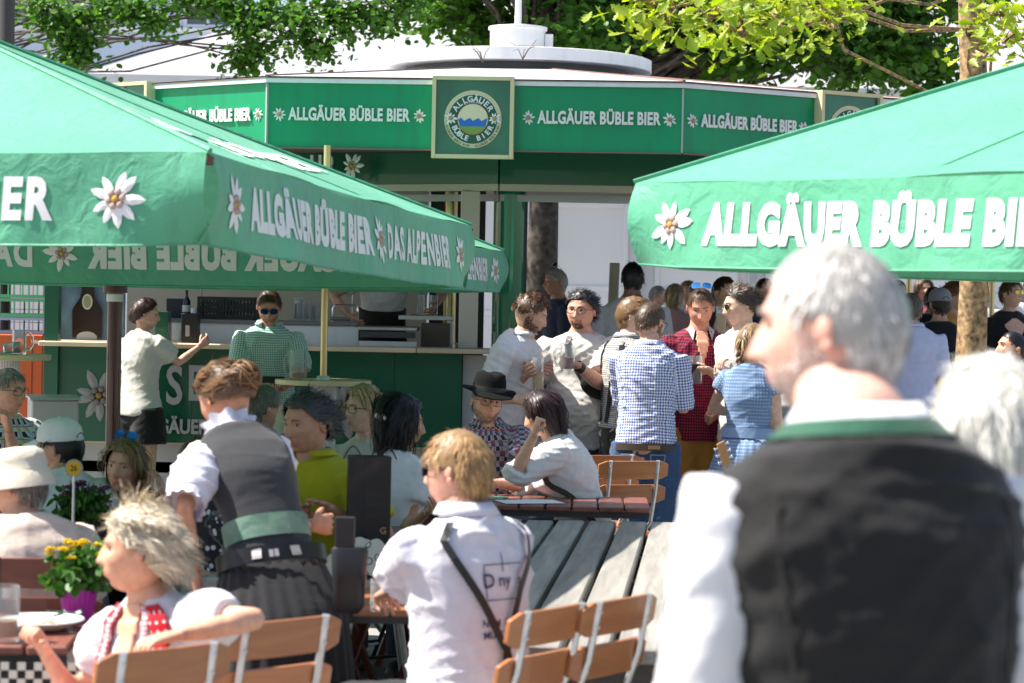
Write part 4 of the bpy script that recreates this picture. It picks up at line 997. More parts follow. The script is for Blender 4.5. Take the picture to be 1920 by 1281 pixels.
# flower pots
def flowerpot(label, p, petal, potm, s=1.0, seed=1, h=.12):
    t = empty('flower_pot', p, 0, label, 'flower pot'); n = 40
    P = lambda r_, z: [((r_ + .0025 * (i % 2)) * s * cos(2 * pi * i / n), (r_ + .0025 * (i % 2)) * s * sin(2 * pi * i / n), z * s) for i in range(n)]
    mb = MB(); V = P(.045, 0) + P(.062, h * .75); mb.add(V, [(i, (i + 1) % n, n + (i + 1) % n, n + i) for i in range(n)] + [tuple(range(n))[::-1]]); mb.build('pot', potm, t)
    g_ = np.random.default_rng(seed); r = random.Random(seed)
    st = MB()
    for i in range(26):
        a = r.uniform(0, 6.28); q = r.uniform(.02, .095) * s; st.tube([(q * .25 * cos(a), q * .25 * sin(a), h * .6 * s), (q * .7 * cos(a), q * .7 * sin(a), h * 1.1 * s), (q * cos(a), q * sin(a), (h + r.uniform(.05, .13)) * s)], .0022 * s, 4)
    st.build('stems', mat('stem_green', (.05, .12, .03), rough=.7), t)
    k = 420; A = g_.uniform(0, 2 * pi, k); Q = g_.uniform(.02, .105, k) * s; Zz = (h * .75 + g_.uniform(0, .12, k)) * s
    leaf_cloud('foliage', np.stack([Q * np.cos(A), Q * np.sin(A), Zz], 1), g_.normal(size=(k, 3)) + np.array((0, 0, .5)), .042 * s, leafmat('pot_leaf', (.03, .10, .015), (.07, .17, .03), .3), t, seed=seed)
    for i in range(24):
        a = r.uniform(0, 6.28); q = r.uniform(0, .10) * s; z = (h + .115 - .35 * q / s + r.uniform(-.01, .02)) * s
        b = MB()
        for kk in range(2):
            for j in range(12):
                aa = 2 * pi * j / 12 + kk * .2; l = (.021 - .006 * kk) * s; M = Matrix.Translation((q * cos(a), q * sin(a), z + .003 * kk)) @ Matrix.Rotation(r.uniform(-.4, .4), 4, 'X') @ Matrix.Rotation(aa, 4, 'Z')
                b.add([(0, 0, 0), (l * .6, .005 * s, .005 * s), (l, 0, .002 * s), (l * .6, -.005 * s, .005 * s)], [(0, 1, 2, 3)], 0, M)
        b.ball((q * cos(a), q * sin(a), z + .004 * s), .006 * s, 6, 1)
        b.build('blossom', [petal, mat('blossom_centre', (.5, .33, .02), rough=.8)], t)
    return t
flowerpot('yellow chrysanthemums in a ribbed magenta pot on the table', onp(146, 1175, 7.28, .736), mat('yellow_petal', (.75, .55, .01), rough=.6, transl=.2), mat('magenta_pot', (.32, .012, .28), rough=.45), .92, 4, .13)
flowerpot('purple asters in a pot under the number marker', onp(152, 985, 9.35, .736), mat('purple_petal', (.20, .06, .24), rough=.6, transl=.2), mat('violet_pot', (.10, .01, .09), rough=.45), 1.0, 6)
# number marker 26
o = empty('table_marker', onp(137, 990, 9.1, .736), 0, 'round yellow table marker reading 26 on a thin stick', 'table marker')
zc_ = zat(136, 878, 9.1) - .736
MB().lathe([(0, 0), (.04, 0), (.04, .012), (.006, .016), (.0045, zc_ - .02)], 14).build('stick', GALV, o)
Mk = Matrix.Translation((0, 0, zc_)) @ Matrix.Rotation(pi / 2, 4, 'X')
MB().lathe([(0, -.003), (.034, -.003), (.034, .003), (0, .003)], 28, 0, Mk, cap=False).build('rim', mat('clear_rim', (.30, .31, .28), rough=.2), o)
MB().lathe([(0, -.0045), (.028, -.0045), (.028, .0045), (0, .0045)], 28, 0, Mk, cap=False).build('disc', mat('marker_yellow', (.62, .36, .012), rough=.5), o)
v, f = text_mesh('26', size=.030, offset=.0004, xs=.85); MB().add(v, f, 0, Mk @ Matrix.Translation((0, 0, .0055))).build('number', mat('ink', (.03, .03, .02), rough=.6), o)
# checkered cloth hanging at the lower left table
o = MB(); V = []; F = []; nx, nz = 30, 10
for j in range(nz + 1):
    for i in range(nx + 1): x = -.30 + i * .62 / nx; V.append((x, -.01 + .018 * sin(x * 31 + j * .15) * j / nz, -.30 * j / nz))
for j in range(nz):
    for i in range(nx): q = j * (nx + 1) + i; F.append((q, q + 1, q + nx + 2, q + nx + 1))
CK = mat('black_white_check', (.02, .02, .02), rough=.9); nt = CK.node_tree; tc = nt.nodes.new('ShaderNodeTexCoord'); ck = nt.nodes.new('ShaderNodeTexChecker'); ck.inputs['Scale'].default_value = 44; mp_ = nt.nodes.new('ShaderNodeMapping'); mp_.inputs['Scale'].default_value = (1, 0, 1); mp_.inputs['Location'].default_value = (0, .011, 0); L(nt, tc.outputs['Object'], mp_.inputs[0]); L(nt, mp_.outputs[0], ck.inputs['Vector']); ck.inputs['Color1'].default_value = (.012, .014, .013, 1); ck.inputs['Color2'].default_value = (.50, .55, .47, 1); L(nt, ck.outputs['Color'], nt.nodes['Principled BSDF'].inputs['Base Color'])
q = o.add(V, F).build('check_cloth', CK, None, smooth=180); q.location = (-1.45, 6.60, .70); q.rotation_euler.z = .06; tag(q, 'black and white checked cloth hanging off the lower left table', 'cloth')

# folding stools for the guests whose seats have no back
def stool(label, x, y, yaw, h=.45):
    t = empty('folding_stool', (x, y, 0), yaw, label, 'stool', 'wooden folding stools')
    for i in range(5): MB().box((0, -.14 + i * .07, h - .01), (.36, .055, .02), bev=.004).build('seat_slat', SLAT, t)
    for sx in (-1, 1):
        for sy in (-1, 1): MB().bar((sx * .15, sy * .16, 0), (sx * .15, -sy * .12, h - .02), .018, .03, up=(1, 0, 0)).build('leg', SLATD, t)
# ------------------------------------------------------------------ people: builder
def lerp_prof(t, T, A): return np.interp(t, T, A)
def ring_loft(mb, rings, n=28, sq=2.3, cap=True, mi=0, pleat=None):
    """rings: (centre, side, fwd, rx, ry)"""
    V = []; F = []
    for (c, s, f, rx, ry) in rings:
        for j in range(n):
            a = 2 * pi * j / n; ca, sa = cos(a), sin(a)
            k = (abs(ca) ** sq + abs(sa) ** sq) ** (-1 / sq)
            if pleat: k *= 1 + pleat * (cos(a * 26) + .4 * cos(a * 11 + 1))
            V.append(c + s * (rx * ca * k) + f * (ry * sa * k))
    m = len(rings)
    for i in range(m - 1):
        for j in range(n): F.append((i * n + j, i * n + (j + 1) % n, (i + 1) * n + (j + 1) % n, (i + 1) * n + j))
    if cap: F += [tuple(range(n))[::-1], tuple(range((m - 1) * n, m * n))]
    return mb.add([tuple(v) for v in V], F, mi)

def remeshed(mb, voxel, it=4, fold=0.0, seed=0, bones=None):
    me = mb.mesh('tmp'); o = bpy.data.objects.new('tmp', me)
    md = o.modifiers.new('r', 'REMESH'); md.mode = 'VOXEL'; md.voxel_size = voxel
    if it: sm = o.modifiers.new('s', 'SMOOTH'); sm.factor = .5; sm.iterations = it
    out = evaluated_mesh(o)
    bpy.data.objects.remove(o); bpy.data.meshes.remove(me)
    n = len(out.vertices); P = np.zeros(n * 3); out.vertices.foreach_get('co', P); P = P.reshape(-1, 3)
    if fold > 0 and n:
        N = np.zeros(n * 3); out.vertices.foreach_get('normal', N); N = N.reshape(-1, 3)
        g_ = np.random.default_rng(seed); d = np.zeros(n)
        for q in range(7):
            k1 = g_.normal(size=3) * np.array((11, 11, 24)) * (1 + .3 * (q % 3)); k2 = g_.normal(size=3) * 9
            s_ = np.sin(P @ k1 + 2.2 * np.sin(P @ k2 + g_.uniform(0, 6)) + g_.uniform(0, 6))
            w_ = .5 + .5 * np.sin(P @ (g_.normal(size=3) * 10) + g_.uniform(0, 6))
            d += ((1 - np.abs(s_)) ** 2.2 - .22) * w_ * 1.5
        P = P + N * (fold * d / 1.7)[:, None]
        out.vertices.foreach_set('co', P.reshape(-1))
    if bones: add_pat(out, P, bones)
    out.polygons.foreach_set('use_smooth', [True] * len(out.polygons)); out.update()
    return out
def add_pat(me, P, bones):
    n = len(P); best = np.full(n, 1e9); U = np.zeros((n, 3))
    for (a, b, r, ref, v0) in bones:
        a, b = np.array(a), np.array(b); d = b - a; l = np.linalg.norm(d); d = d / l
        t = np.clip((P - a) @ d, -.3, l + .3); tc = np.clip(t, 0, l); q = P - a - tc[:, None] * d; dist = np.linalg.norm(q, axis=1) - r
        ref = np.array(ref, float); ref = ref - d * (ref @ d); ref /= np.linalg.norm(ref) + 1e-9; bi = np.cross(d, ref)
        ang = np.arctan2(q @ bi, q @ ref); m = dist < best
        best[m] = dist[m]; U[m, 0] = (ang * r * 1.08)[m]; U[m, 1] = (t + v0)[m]
    at_ = me.attributes.new('pat', 'FLOAT_VECTOR', 'POINT'); at_.data.foreach_set('vector', U.reshape(-1).astype(np.float32))

# ---- head
def head_pts(D, w=1.0, jaw=.5, nose=1.0, old=0.0):
    x, f, z = D[:, 0], D[:, 1], D[:, 2]; az = .116
    zn = z; r = np.sqrt(np.clip(1 - zn * zn, 1e-4, 1)); r2 = np.where(zn < 0, (1 - np.abs(zn) ** 3.0) ** .5, r); k = np.clip(r2 / r, 1, 2.2)
    low = np.clip(-zn, 0, 1)
    X = x * k * .0745 * w; F = f * k * np.where(f > 0, .092, .101); Z = z * np.where(z > 0, .116, .114)
    X = np.sign(X) * (np.abs(X) / (.0745 * w)) ** .9 * .0745 * w
    X *= 1 - (.40 - .14 * jaw) * low ** 1.3 * np.where(f > 0, 1, .8)
    F = np.where(f < 0, F * (1 - .45 * low ** 1.2), F * (1 - .05 * low))
    front = np.clip(f * 2.2 + .1, 0, 1)
    G = lambda x0, z0, sx, sz: np.exp(-((np.abs(X) - x0) / sx) ** 2 - ((Z - z0) / sz) ** 2)
    nn = np.clip((.026 - Z) / .052, 0, 1) * np.clip((Z + .043) / .014, 0, 1)
    dF = .025 * nose * nn * np.exp(-(X / (.0075 + .0075 * nn)) ** 2) + .004 * G(.012, -.028, .006, .007)
    dF += .006 * G(.028, .034, .024, .010) - .011 * G(.031, .013, .017, .012) + .004 * G(.043, -.020, .018, .018)
    dF += .006 * G(0, -.058, .028, .018) + .0038 * G(0, -.0525, .019, .0045) + .0042 * G(0, -.064, .015, .005) - .0035 * G(0, -.058, .021, .0024)
    dF += .008 * G(0, -.097, .022, .014) - .0045 * G(0, -.079, .02, .007) - old * .003 * G(.026, -.045, .006, .016)
    F = F + dF * front
    tint = np.clip(.85 * G(0, -.058, .019, .009) + .3 * G(0, -.027, .014, .012) + .22 * G(.043, -.024, .02, .016), 0, 1) * front
    return np.stack([X, -F, Z], 1), tint
def head_grid(nu, nv):
    t = np.linspace(-pi, pi, nu, endpoint=False); th = t - .5 * np.sin(t); ph = np.linspace(.02, pi - .02, nv)
    T, Ph = np.meshgrid(th, ph); D = np.stack([np.sin(Ph) * np.sin(T), np.sin(Ph) * np.cos(T), np.cos(Ph)], -1).reshape(-1, 3)
    F = [(i * nu + j, (i + 1) * nu + j, (i + 1) * nu + (j + 1) % nu, i * nu + (j + 1) % nu) for i in range(nv - 1) for j in range(nu)]
    F += [tuple(range(nu)), tuple(range((nv - 1) * nu, nv * nu))[::-1]]
    return D, F
def hairline(D, P, hl=.072, recede=0.0, back=-.058):
    th = np.abs(np.arctan2(D[:, 0], D[:, 1]))
    zl = np.interp(th, [0, .45, .8, 1.1, 1.35, 1.55, 1.75, 2.2, 2.7, 3.15], [hl - recede * .005, hl + recede * .012, .058 + recede * .02, .038, .012, .006, -.02, back * .8, back, back])
    return np.clip((P[:, 2] - zl) / .016, -1, 1)

def strands(mb_v, attr, D, P, style, length, g_, wid, th, crown=(0, .03, .115), grav=.0, curl=0.0, part=0.0, w=1.0, lift=.0, bun=None, keepface=True):
    """vectorised tapered ribbons growing from scalp points P, combed in locks"""
    n = len(P); K = 4 if length < .08 else 7; N = D / np.array((.0745, .096, .115)); N = np.stack([N[:, 0], -N[:, 1], N[:, 2]], 1); N /= np.linalg.norm(N, axis=1, keepdims=True)
    C = np.array(crown); T = P - C; T -= (T * N).sum(1, keepdims=True) * N; T /= np.linalg.norm(T, axis=1, keepdims=True) + 1e-6
    if style == 'swept': T = T * .3 + np.array((part, .6, .25))
    if style == 'fwd': T = T * .4 + np.array((part, -.7, -.1))
    if bun is not None:
        T = np.array(bun) - P; T -= (T * N).sum(1, keepdims=True) * N; T /= np.linalg.norm(T, axis=1, keepdims=True) + 1e-6
    if grav > .2:                                      # long hair is parted away from the face
        fr = np.clip((-P[:, 1] - .0) / .06, 0, 1); T[:, 0] += np.sign(P[:, 0] + .012) * fr * 1.3; T[:, 1] += fr * .8
    ks = g_.normal(size=(3, 3)) * 75; lock = np.sin(P @ ks.T + g_.uniform(0, 6, 3))
    dirv = T + N * (.10 + lift) + lock * (.16 + curl * .9) + g_.normal(size=(n, 3)) * (.06 + curl * .35)
    fly = g_.random(n) < (.06 if style != 'beard' else 0); dirv[fly] += N[fly] * .25 + g_.normal(size=(int(fly.sum()), 3)) * .25
    pos = P + N * th * .8; ln = length * g_.uniform(.6, 1.1, n) * (1 + .2 * lock[:, 0])
    ax = np.array((.0745 * w, .0965, .115)); pts = [pos]
    for k in range(K):
        dirv = dirv / np.linalg.norm(dirv, axis=1, keepdims=True)
        pos = pos + dirv * (ln / K)[:, None]
        e = np.linalg.norm(pos / (ax + th * .85), axis=1); ins = (e < 1.0) & (pos[:, 2] > -.10)
        pos = np.where(ins[:, None], pos / e[:, None], pos)
        far = np.clip(e - 1.05, 0, .5)[:, None] if grav < .2 else 0
        dirv = dirv + np.array((0, 0, -grav)) + np.sin(pos @ ks.T * .8 + k) * curl * .9 + g_.normal(size=(n, 3)) * curl * .4 - N * (.10 if grav < .2 and curl < .5 else 0)
        if grav > .2: dirv[:, :2] += -np.sign(pos[:, :2]) * np.clip(np.abs(pos[:, :2]) - .080, 0, .06) * 9
        pts.append(pos)
    A = np.stack(pts, 1)                                  # n, K+1, 3
    if grav > .2:
        bad = ((np.abs(A[:, :, 0]) < .062) & (A[:, :, 1] < -.035) & (A[:, :, 2] < .045)).any(1); A = A[~bad]; N = N[~bad]; n = len(A)
    else:
        bad = ((np.abs(A[:, :, 0]) > .052) & (np.abs(A[:, :, 1] - .008) < .028) & (A[:, :, 2] < .022) & (A[:, :, 2] > -.05)).any(1) & (style != 'beard'); A = A[~bad]; N = N[~bad]; n = len(A)
    Tg = np.gradient(A, axis=1); side = np.cross(Tg, N[:, None, :] + 1e-4); side /= np.linalg.norm(side, axis=2, keepdims=True) + 1e-9
    prof = np.interp(np.linspace(0, 1, K + 1), [0, .2, .6, .85, 1], [.8, 1, .85, .6, .12])
    wv = wid * g_.uniform(.6, 1.3, n)[:, None, None] * prof[None, :, None]
    V = np.stack([A - side * wv / 2, A + side * wv / 2], 2).reshape(-1, 3)
    base = (np.arange(n) * (2 * (K + 1)))[:, None, None]; i = np.arange(K)[None, :, None] * 2
    F = (base + i + np.array([0, 1, 3, 2])[None, None, :]).reshape(-1, 4)
    mb_v.add(V, F.tolist()); attr.append(np.repeat(g_.random(n), 2 * (K + 1)))

def make_hair(parent, HM, spec, seed, hp, fine):
    """spec: style, col, length, plus options"""
    g_ = np.random.default_rng(seed); st = spec.get('style', 'short'); col = spec['col']; w = hp.get('w', 1.0)
    hm = hairmat('hair_%02x%02x%02x' % tuple(int(min(1, c) ** .45 * 255) for c in col), col)
    L0 = spec.get('len', {'short': .035, 'long': .26, 'bob': .17, 'curly': .035, 'up': .05}.get(st, .04))
    th = spec.get('th', {'short': .010, 'long': .016, 'bob': .022, 'curly': .024, 'up': .018}.get(st, .01))
    D, F = head_grid(40, 30); P, _ = head_pts(D, **hp)
    m = hairline(D, P, spec.get('hl', .074), spec.get('recede', 0), spec.get('back', -.058))
    if spec.get('bald'): m = np.where((P[:, 2] > .045) & (P[:, 1] < .06) | (D[:, 1] > .5), -1, m)
    keep = m > 0
    nrm = np.stack([D[:, 0], -D[:, 1], D[:, 2]], 1)
    lump = 1 + .25 * np.sin(D @ np.array((9, 5, 7)) + seed) * np.sin(D @ np.array((-6, 11, 4)))
    Q = P + nrm * (th * np.clip(m, 0, 1) ** .6 * lump)[:, None]
    mb = MB(); attr = []
    FF = [f for f in F if all(keep[i] for i in f)]
    mb.add(Q, FF); attr.append(np.full(len(Q), .12))
    ns = int((2100 if fine else 650) * spec.get('dens', 1.0))
    R = g_.normal(size=(ns * 4, 3)); R /= np.linalg.norm(R, axis=1, keepdims=True); RP, _ = head_pts(R, **hp); rm = hairline(R, RP, spec.get('hl', .074), spec.get('recede', 0), spec.get('back', -.058))
    if spec.get('bald'): rm = np.where((RP[:, 2] > .045) & (RP[:, 1] < .06) | (R[:, 1] > .5), -1, rm)
    ok = rm > .05; R, RP = R[ok][:ns], RP[ok][:ns]
    wid = spec.get('wid', .0030 if fine else .0055)
    if st in ('short', 'fwd', 'swept', 'up'):
        strands(mb, attr, R, RP, spec.get('dir', st), L0, g_, wid, th, grav=spec.get('grav', .03), curl=spec.get('curl', .05), part=spec.get('part', 0), w=w, lift=spec.get('lift', 0), bun=spec.get('bunpos', (0, .085, .05)) if st == 'up' and spec.get('bun', True) else None)
    elif st == 'curly':
        strands(mb, attr, R, RP, st, L0, g_, wid * 1.3, th, grav=.0, curl=.8, w=w, lift=.35)
    else:
        strands(mb, attr, R, RP, st, L0, g_, wid * 1.3, th, grav=spec.get('grav', .42), curl=spec.get('curl', .06), w=w, lift=.05, crown=(0, -.02, .12))
    if st == 'up' and spec.get('bun', True):
        c = np.array(spec.get('bunpos', (0, .085, .05))); rb = spec.get('bunr', .042)
        for _ in range(150 if fine else 70):
            u = g_.normal(size=3); u /= np.linalg.norm(u); v = np.cross(u, g_.normal(size=3)); v /= np.linalg.norm(v); a0 = g_.uniform(0, 6); k0 = mb.n; rr = rb * g_.uniform(.8, 1.12)
            pts = [c + rr * (u * cos(a0 + s) + v * sin(a0 + s)) for s in np.linspace(0, 1.8, 6)]
            mb.tube([tuple(p) for p in pts], [.001, .0035, .0045, .0045, .0035, .001], 4, cap=False); attr.append(np.full(mb.n - k0, g_.random()))
        k0 = mb.n; mb.ball(tuple(c), rb * .95, 12); attr.append(np.full(mb.n - k0, .2))
    me = mb.mesh('hair'); A = np.concatenate(attr).astype(np.float32)
    at_ = me.attributes.new('strand', 'FLOAT', 'POINT'); at_.data.foreach_set('value', A)
    me.materials.append(hm); me.polygons.foreach_set('use_smooth', [True] * len(me.polygons)); me.transform(HM)
    return link(bpy.data.objects.new('hair', me), parent)

def make_beard(parent, HM, col, seed, hp, length=.012, full=True, dens=1.0):
    g_ = np.random.default_rng(seed + 77); mb = MB(); attr = []
    R = g_.normal(size=(16000, 3)); R /= np.linalg.norm(R, axis=1, keepdims=True); P, _ = head_pts(R, **hp)
    X, Fw, Z = P[:, 0], -P[:, 1], P[:, 2]
    m = (Fw > .0) & (Z < -.036 - .35 * np.clip(Fw - .05, 0, 1)) & ~((np.abs(X) < .022) & (np.abs(Z + .058) < .008)) & ~((np.abs(X) < .018) & (Z > -.047))
    if full: m |= (Fw > -.01) & (Fw < .035) & (Z < .0) & (np.abs(X) > .05)
    else: m &= (np.abs(X) < .034)
    R, P = R[m][:int(2200 * dens)], P[m][:int(2200 * dens)]
    strands(mb, attr, R, P, 'beard', length, g_, .0024, .001, grav=.12, curl=.12, crown=(0, -.02, .1))
    me = mb.mesh('beard'); at_ = me.attributes.new('strand', 'FLOAT', 'POINT'); at_.data.foreach_set('value', np.concatenate(attr).astype(np.float32))
    me.materials.append(hairmat('hair_%02x%02x%02x' % tuple(int(min(1, c) ** .45 * 255) for c in col), col)); me.transform(HM)
    return link(bpy.data.objects.new('beard', me), parent)

# ---- hand
def hand(mb, wr, ax, pn, side, s=1.0, pose='relax'):
    ax = Vector(ax).normalized(); pn = Vector(pn); pn = (pn - ax * pn.dot(ax)).normalized(); b = ax.cross(pn) * side   # b: towards the thumb
    wr = Vector(wr); P = lambda a_, b_, n_: wr + ax * (a_ * s) + b * (b_ * s) + pn * (n_ * s)
    rings = []
    for a_, rx, ry, bo in ((-.03, .026, .02, 0), (.0, .027, .018, 0), (.03, .036, .017, .003), (.07, .042, .015, .001), (.092, .040, .011, 0)):
        rings.append((P(a_, bo, 0), b, pn, rx * s, ry * s))
    ring_loft(mb, rings, 12, 2.4)
    C = {'relax': (22, 28, 18), 'grip': (62, 62, 38), 'fist': (80, 85, 55), 'flat': (6, 8, 5), 'hold': (45, 48, 25)}[pose]
    for i, (bo, l, r) in enumerate(((.030, .072, .0088), (.010, .080, .009), (-.011, .074, .0086), (-.030, .058, .0076))):
        p = P(.085, bo, .0); d = ax.copy(); pts = [p - d * .02 * s]; rr = [r * s]; ang = 0
        d = (ax + b * (.10 * (1.5 - i) / 1.5)).normalized(); pts.append(p); rr.append(r * s * 1.05)
        axis = d.cross(pn)
        for kk, fr in enumerate((.45, .30, .25)):
            d = (Matrix.Rotation(radians(C[kk] * (1 + .06 * i)), 3, axis) @ d).normalized()
            if d.dot(pn) < -.2: pass
            p = p + d * (l * fr * s); pts.append(p); rr.append(r * s * (.98, .9, .62)[kk])
        mb.tube(pts, rr, 7)
    d = (ax * .62 + b * .78 + pn * .25).normalized(); p = P(.022, .026, .006); pts = [p - d * .015 * s, p]; rr = [.011 * s, .0125 * s]
    for kk, (fr, a_) in enumerate(((.4, 6), (.33, 22), (.27, 24))):
        tgt = (ax * .8 + pn * (.7 if pose in ('grip', 'fist', 'hold') else .25) - b * .25).normalized(); d = d.lerp(tgt, .28 if kk else .12).normalized()
        p = p + d * (.072 * fr * s); pts.append(p); rr.append((.0115, .0105, .0068)[kk] * s)
    mb.tube(pts, rr, 7)

# ---- whole person
MALE = dict(T=[-.36, -.2, -.06, .1, .25, .4, .58, .76, .88, .95, 1.0, 1.06], X=[.150, .168, .168, .158, .150, .152, .166, .182, .170, .118, .070, .06], Y=[.10, .115, .12, .112, .108, .11, .12, .118, .098, .078, .064, .058])
FEM = dict(T=[-.36, -.2, -.06, .1, .25, .4, .58, .76, .88, .95, 1.0, 1.06], X=[.160, .182, .178, .148, .130, .130, .146, .156, .146, .10, .060, .05], Y=[.105, .122, .122, .10, .092, .095, .118, .104, .085, .066, .054, .048])
PEOPLE = {}
def ik(a, t, l1, l2, hint):
    d = t - a; L_ = min(d.length, (l1 + l2) * .997); d.normalize(); t = a + d * L_
    x = (l1 * l1 - l2 * l2 + L_ * L_) / (2 * L_); h = sqrt(max(0, l1 * l1 - x * x)); hn = Vector(hint); hn = hn - d * hn.dot(d)
    hn = hn.normalized() if hn.length > 1e-4 else Vector((0, 1, 0))
    return a + d * x + hn * h, t

def person(label, x, y, yaw, H=1.75, sex='m', sit=False, lean=4, side=0, twist=0, head=(0, 0, 0), skin_c=(.50, .29, .20), seed=1,
           L_arm=None, R_arm=None, hands=('relax', 'relax'), hair=None, hp=None, beard=None, face=True, fine=False, fat=0.0, belly=0.0,
           shirt=None, vest=None, legs=None, skirt=None, shoes=(.05, .04, .035), voxel=.013, seat=.545, group=None, stride=.0, kneeaim=None, eyes_down=False, glasses=None, neckfwd=.02, zoff=0.0, collar=None, bust=.0, headscale=1.0, neckw=1.0, neckl=1.0, stool_label=None):
    yaw = radians(yaw); k = H / 1.76; rot = Matrix.Rotation(yaw, 3, 'Z'); irot = rot.inverted()
    root = empty('person', (x, y, zoff), yaw, label, 'person', group)
    loc = lambda p: irot @ (Vector(p) - Vector((x, y, zoff)))
    pr = MALE if sex == 'm' else FEM
    Ls = .31 * H; hz = seat if sit else .522 * H
    pel = Vector((0, 0, hz))
    # spine
    NSP = 24; sp = [pel]; ups = []
    for i in range(NSP + 1):
        t = i / NSP; ang = radians(lean) * (.45 + .75 * t); sa = radians(side) * (.4 + .8 * t)
        u = Vector((sin(sa), -sin(ang), cos(ang) * cos(sa))).normalized(); ups.append(u)
        if i: sp.append(sp[-1] + u * (Ls / NSP))
    def spine(t):
        if t <= 0: c = pel + ups[0] * (Ls * t); u = ups[0]
        elif t >= 1: c = sp[-1] + ups[-1] * (Ls * (t - 1)); u = ups[-1]
        else:
            i = t * NSP; a = int(i); c = sp[a].lerp(sp[min(a + 1, NSP)], i - a); u = ups[a]
        tw = radians(twist) * np.clip(t, 0, 1); sd = Vector((cos(tw), sin(tw), 0)); sd = (sd - u * sd.dot(u)).normalized(); f = sd.cross(u) * -1
        return c, u, sd, f                                     # f points forward (-Y)... see below
    def trings(t0, t1, infl, n=26, top=None):
        out = []
        for t in np.linspace(t0, t1, n):
            c, u, sd, f = spine(t); rx = np.interp(t, pr['T'], pr['X']) * k; ry = np.interp(t, pr['T'], pr['Y']) * k
            wgt = np.exp(-((t - .15) / .32) ** 2); rx *= 1 + fat * (.6 + .4 * wgt); ry *= 1 + fat * (.6 + .6 * wgt)
            off = Vector((0, 0, 0)); fw = Vector((0, -1, 0)); fw = (fw - u * fw.dot(u)).normalized(); fw = Matrix.Rotation(radians(twist) * np.clip(t, 0, 1), 3, u) @ fw
            b_ = belly * np.exp(-((t - .18) / .24) ** 2); bu = (bust if sex == 'f' else 0) * np.exp(-((t - .6) / .13) ** 2)
            ry += (b_ + bu) * .5; off = fw * ((b_ + bu) * .5)
            if t > .9: off = off + fw * (-.012 * k)
            out.append((c + off, sd, fw, rx + infl, ry + infl))
        return out
    cN, uN, sN, _ = spine(.90); fwd = Vector((0, -1, 0)); fwd = Matrix.Rotation(radians(twist), 3, 'Z') @ fwd
    shw = (.178 if sex == 'm' else .143) * k * (1 + fat * .4)
    J = {}
    for sgn, n_ in ((1, 'L'), (-1, 'R')):
        J['sh' + n_] = cN + sN * (sgn * shw) - uN * .03 * k
    l1, l2 = .172 * H, .150 * H
    for sgn, n_, tgt in ((1, 'L', L_arm), (-1, 'R', R_arm)):
        sh = J['sh' + n_]; hint = Vector((sgn * .35, .6, -.6))
        if tgt is None: T = sh + Vector((sgn * .06, -.04, -(l1 + l2) * .985)); 
        else:
            T = Vector(tgt[0]); T = loc(T) if (len(tgt) < 3 or tgt[2] == 'w') else T
            if len(tgt) > 1 and tgt[1] is not None: hint = Vector(tgt[1])
        J['el' + n_], J['wr' + n_] = ik(sh, T, l1, l2, hint)
    hipw = .092 * k
    for sgn, n_ in ((1, 'L'), (-1, 'R')):
        h = pel + Vector((sgn * hipw, 0, -.03)); J['hip' + n_] = h
        if sit:
            ka = radians((kneeaim or {}).get(n_, sgn * 9)); kn = h + Vector((sin(ka), -cos(ka), -.04)) * (.245 * H); kn.z = max(.47, kn.z); an = Vector((kn.x + sin(ka) * .05, kn.y + .04, .08))
        else:
            st = stride * sgn; kn = Vector((sgn * .098 * k, -.015 + st * .5, .285 * H)); an = Vector((sgn * .105 * k, .015 + st, .08 * k))
        J['kn' + n_] = kn; J['an' + n_] = an
    # head frame
    nb, un, _, _ = spine(1.0)
    hc = nb + un * (.056 * k * neckl) + Vector((0, 0, .069 * k * neckl)) + fwd * neckfwd
    hy, hpit, hrol = [radians(a) for a in head]
    HR = Matrix.Rotation(hy, 4, 'Z') @ Matrix.Rotation(hpit, 4, 'X') @ Matrix.Rotation(hrol, 4, 'Y')
    hs = headscale * (k ** .4) * (1.0 if sex == 'm' else .96)
    HM = Matrix.Translation(hc) @ HR @ Matrix.Scale(hs, 4)
    J['head'] = hc; hp = dict(hp or {})
    sk = skin('skin_%02x%02x%02x' % tuple(int(c * 255) for c in skin_c), skin_c)
    # ---- body: trunk, neck, limbs as one remeshed surface, head and hands grown on
    b = MB(); ring_loft(b, trings(-.2 if sit else -.3, 1.02, -.004, 18), 20)
    base = spine(.93)[0]; b.tube([base, nb + un * .02, hc + Vector((0, .012, -.075 * hs)) - fwd * .012, hc + Vector((0, .012, -.03)) - fwd * .016], [.07 * k * neckw, (.060 if sex == 'm' else .05) * k * (1 + fat * .4) * neckw, (.056 if sex == 'm' else .047) * k * (1 + fat * .5) * neckw, .05 * k], 16)
    fa_ = 1 + fat * .7; sx_ = 1.0 if sex == 'm' else .86
    for n_ in 'LR':
        s_, e_, w_ = J['sh' + n_], J['el' + n_], J['wr' + n_]
        b.tube([s_ - (e_ - s_) * .05, s_.lerp(e_, .25), s_.lerp(e_, .6), e_, e_.lerp(w_, .28), e_.lerp(w_, .65), w_], [q * k * sx_ * fa_ for q in (.056, .053, .047, .040, .043, .034, .026)], 14)
        h_, n2, a_ = J['hip' + n_], J['kn' + n_], J['an' + n_]
        if legs and legs.get('len', 1.95) > 1.6: b.tube([h_, h_.lerp(n2, .4)], [.07 * k, .06 * k], 10); continue
        b.tube([h_, h_.lerp(n2, .3), h_.lerp(n2, .7), n2, n2.lerp(a_, .3), n2.lerp(a_, .7), a_, a_ - Vector((0, 0, .04))], [q * k * (1 + fat * .5) for q in (.088, .085, .07, .058, .057, .044, .037, .037)], 14)
    me = remeshed(b, max(voxel, .0115) * 1.45, 4)
    nb0 = len(me.vertices)
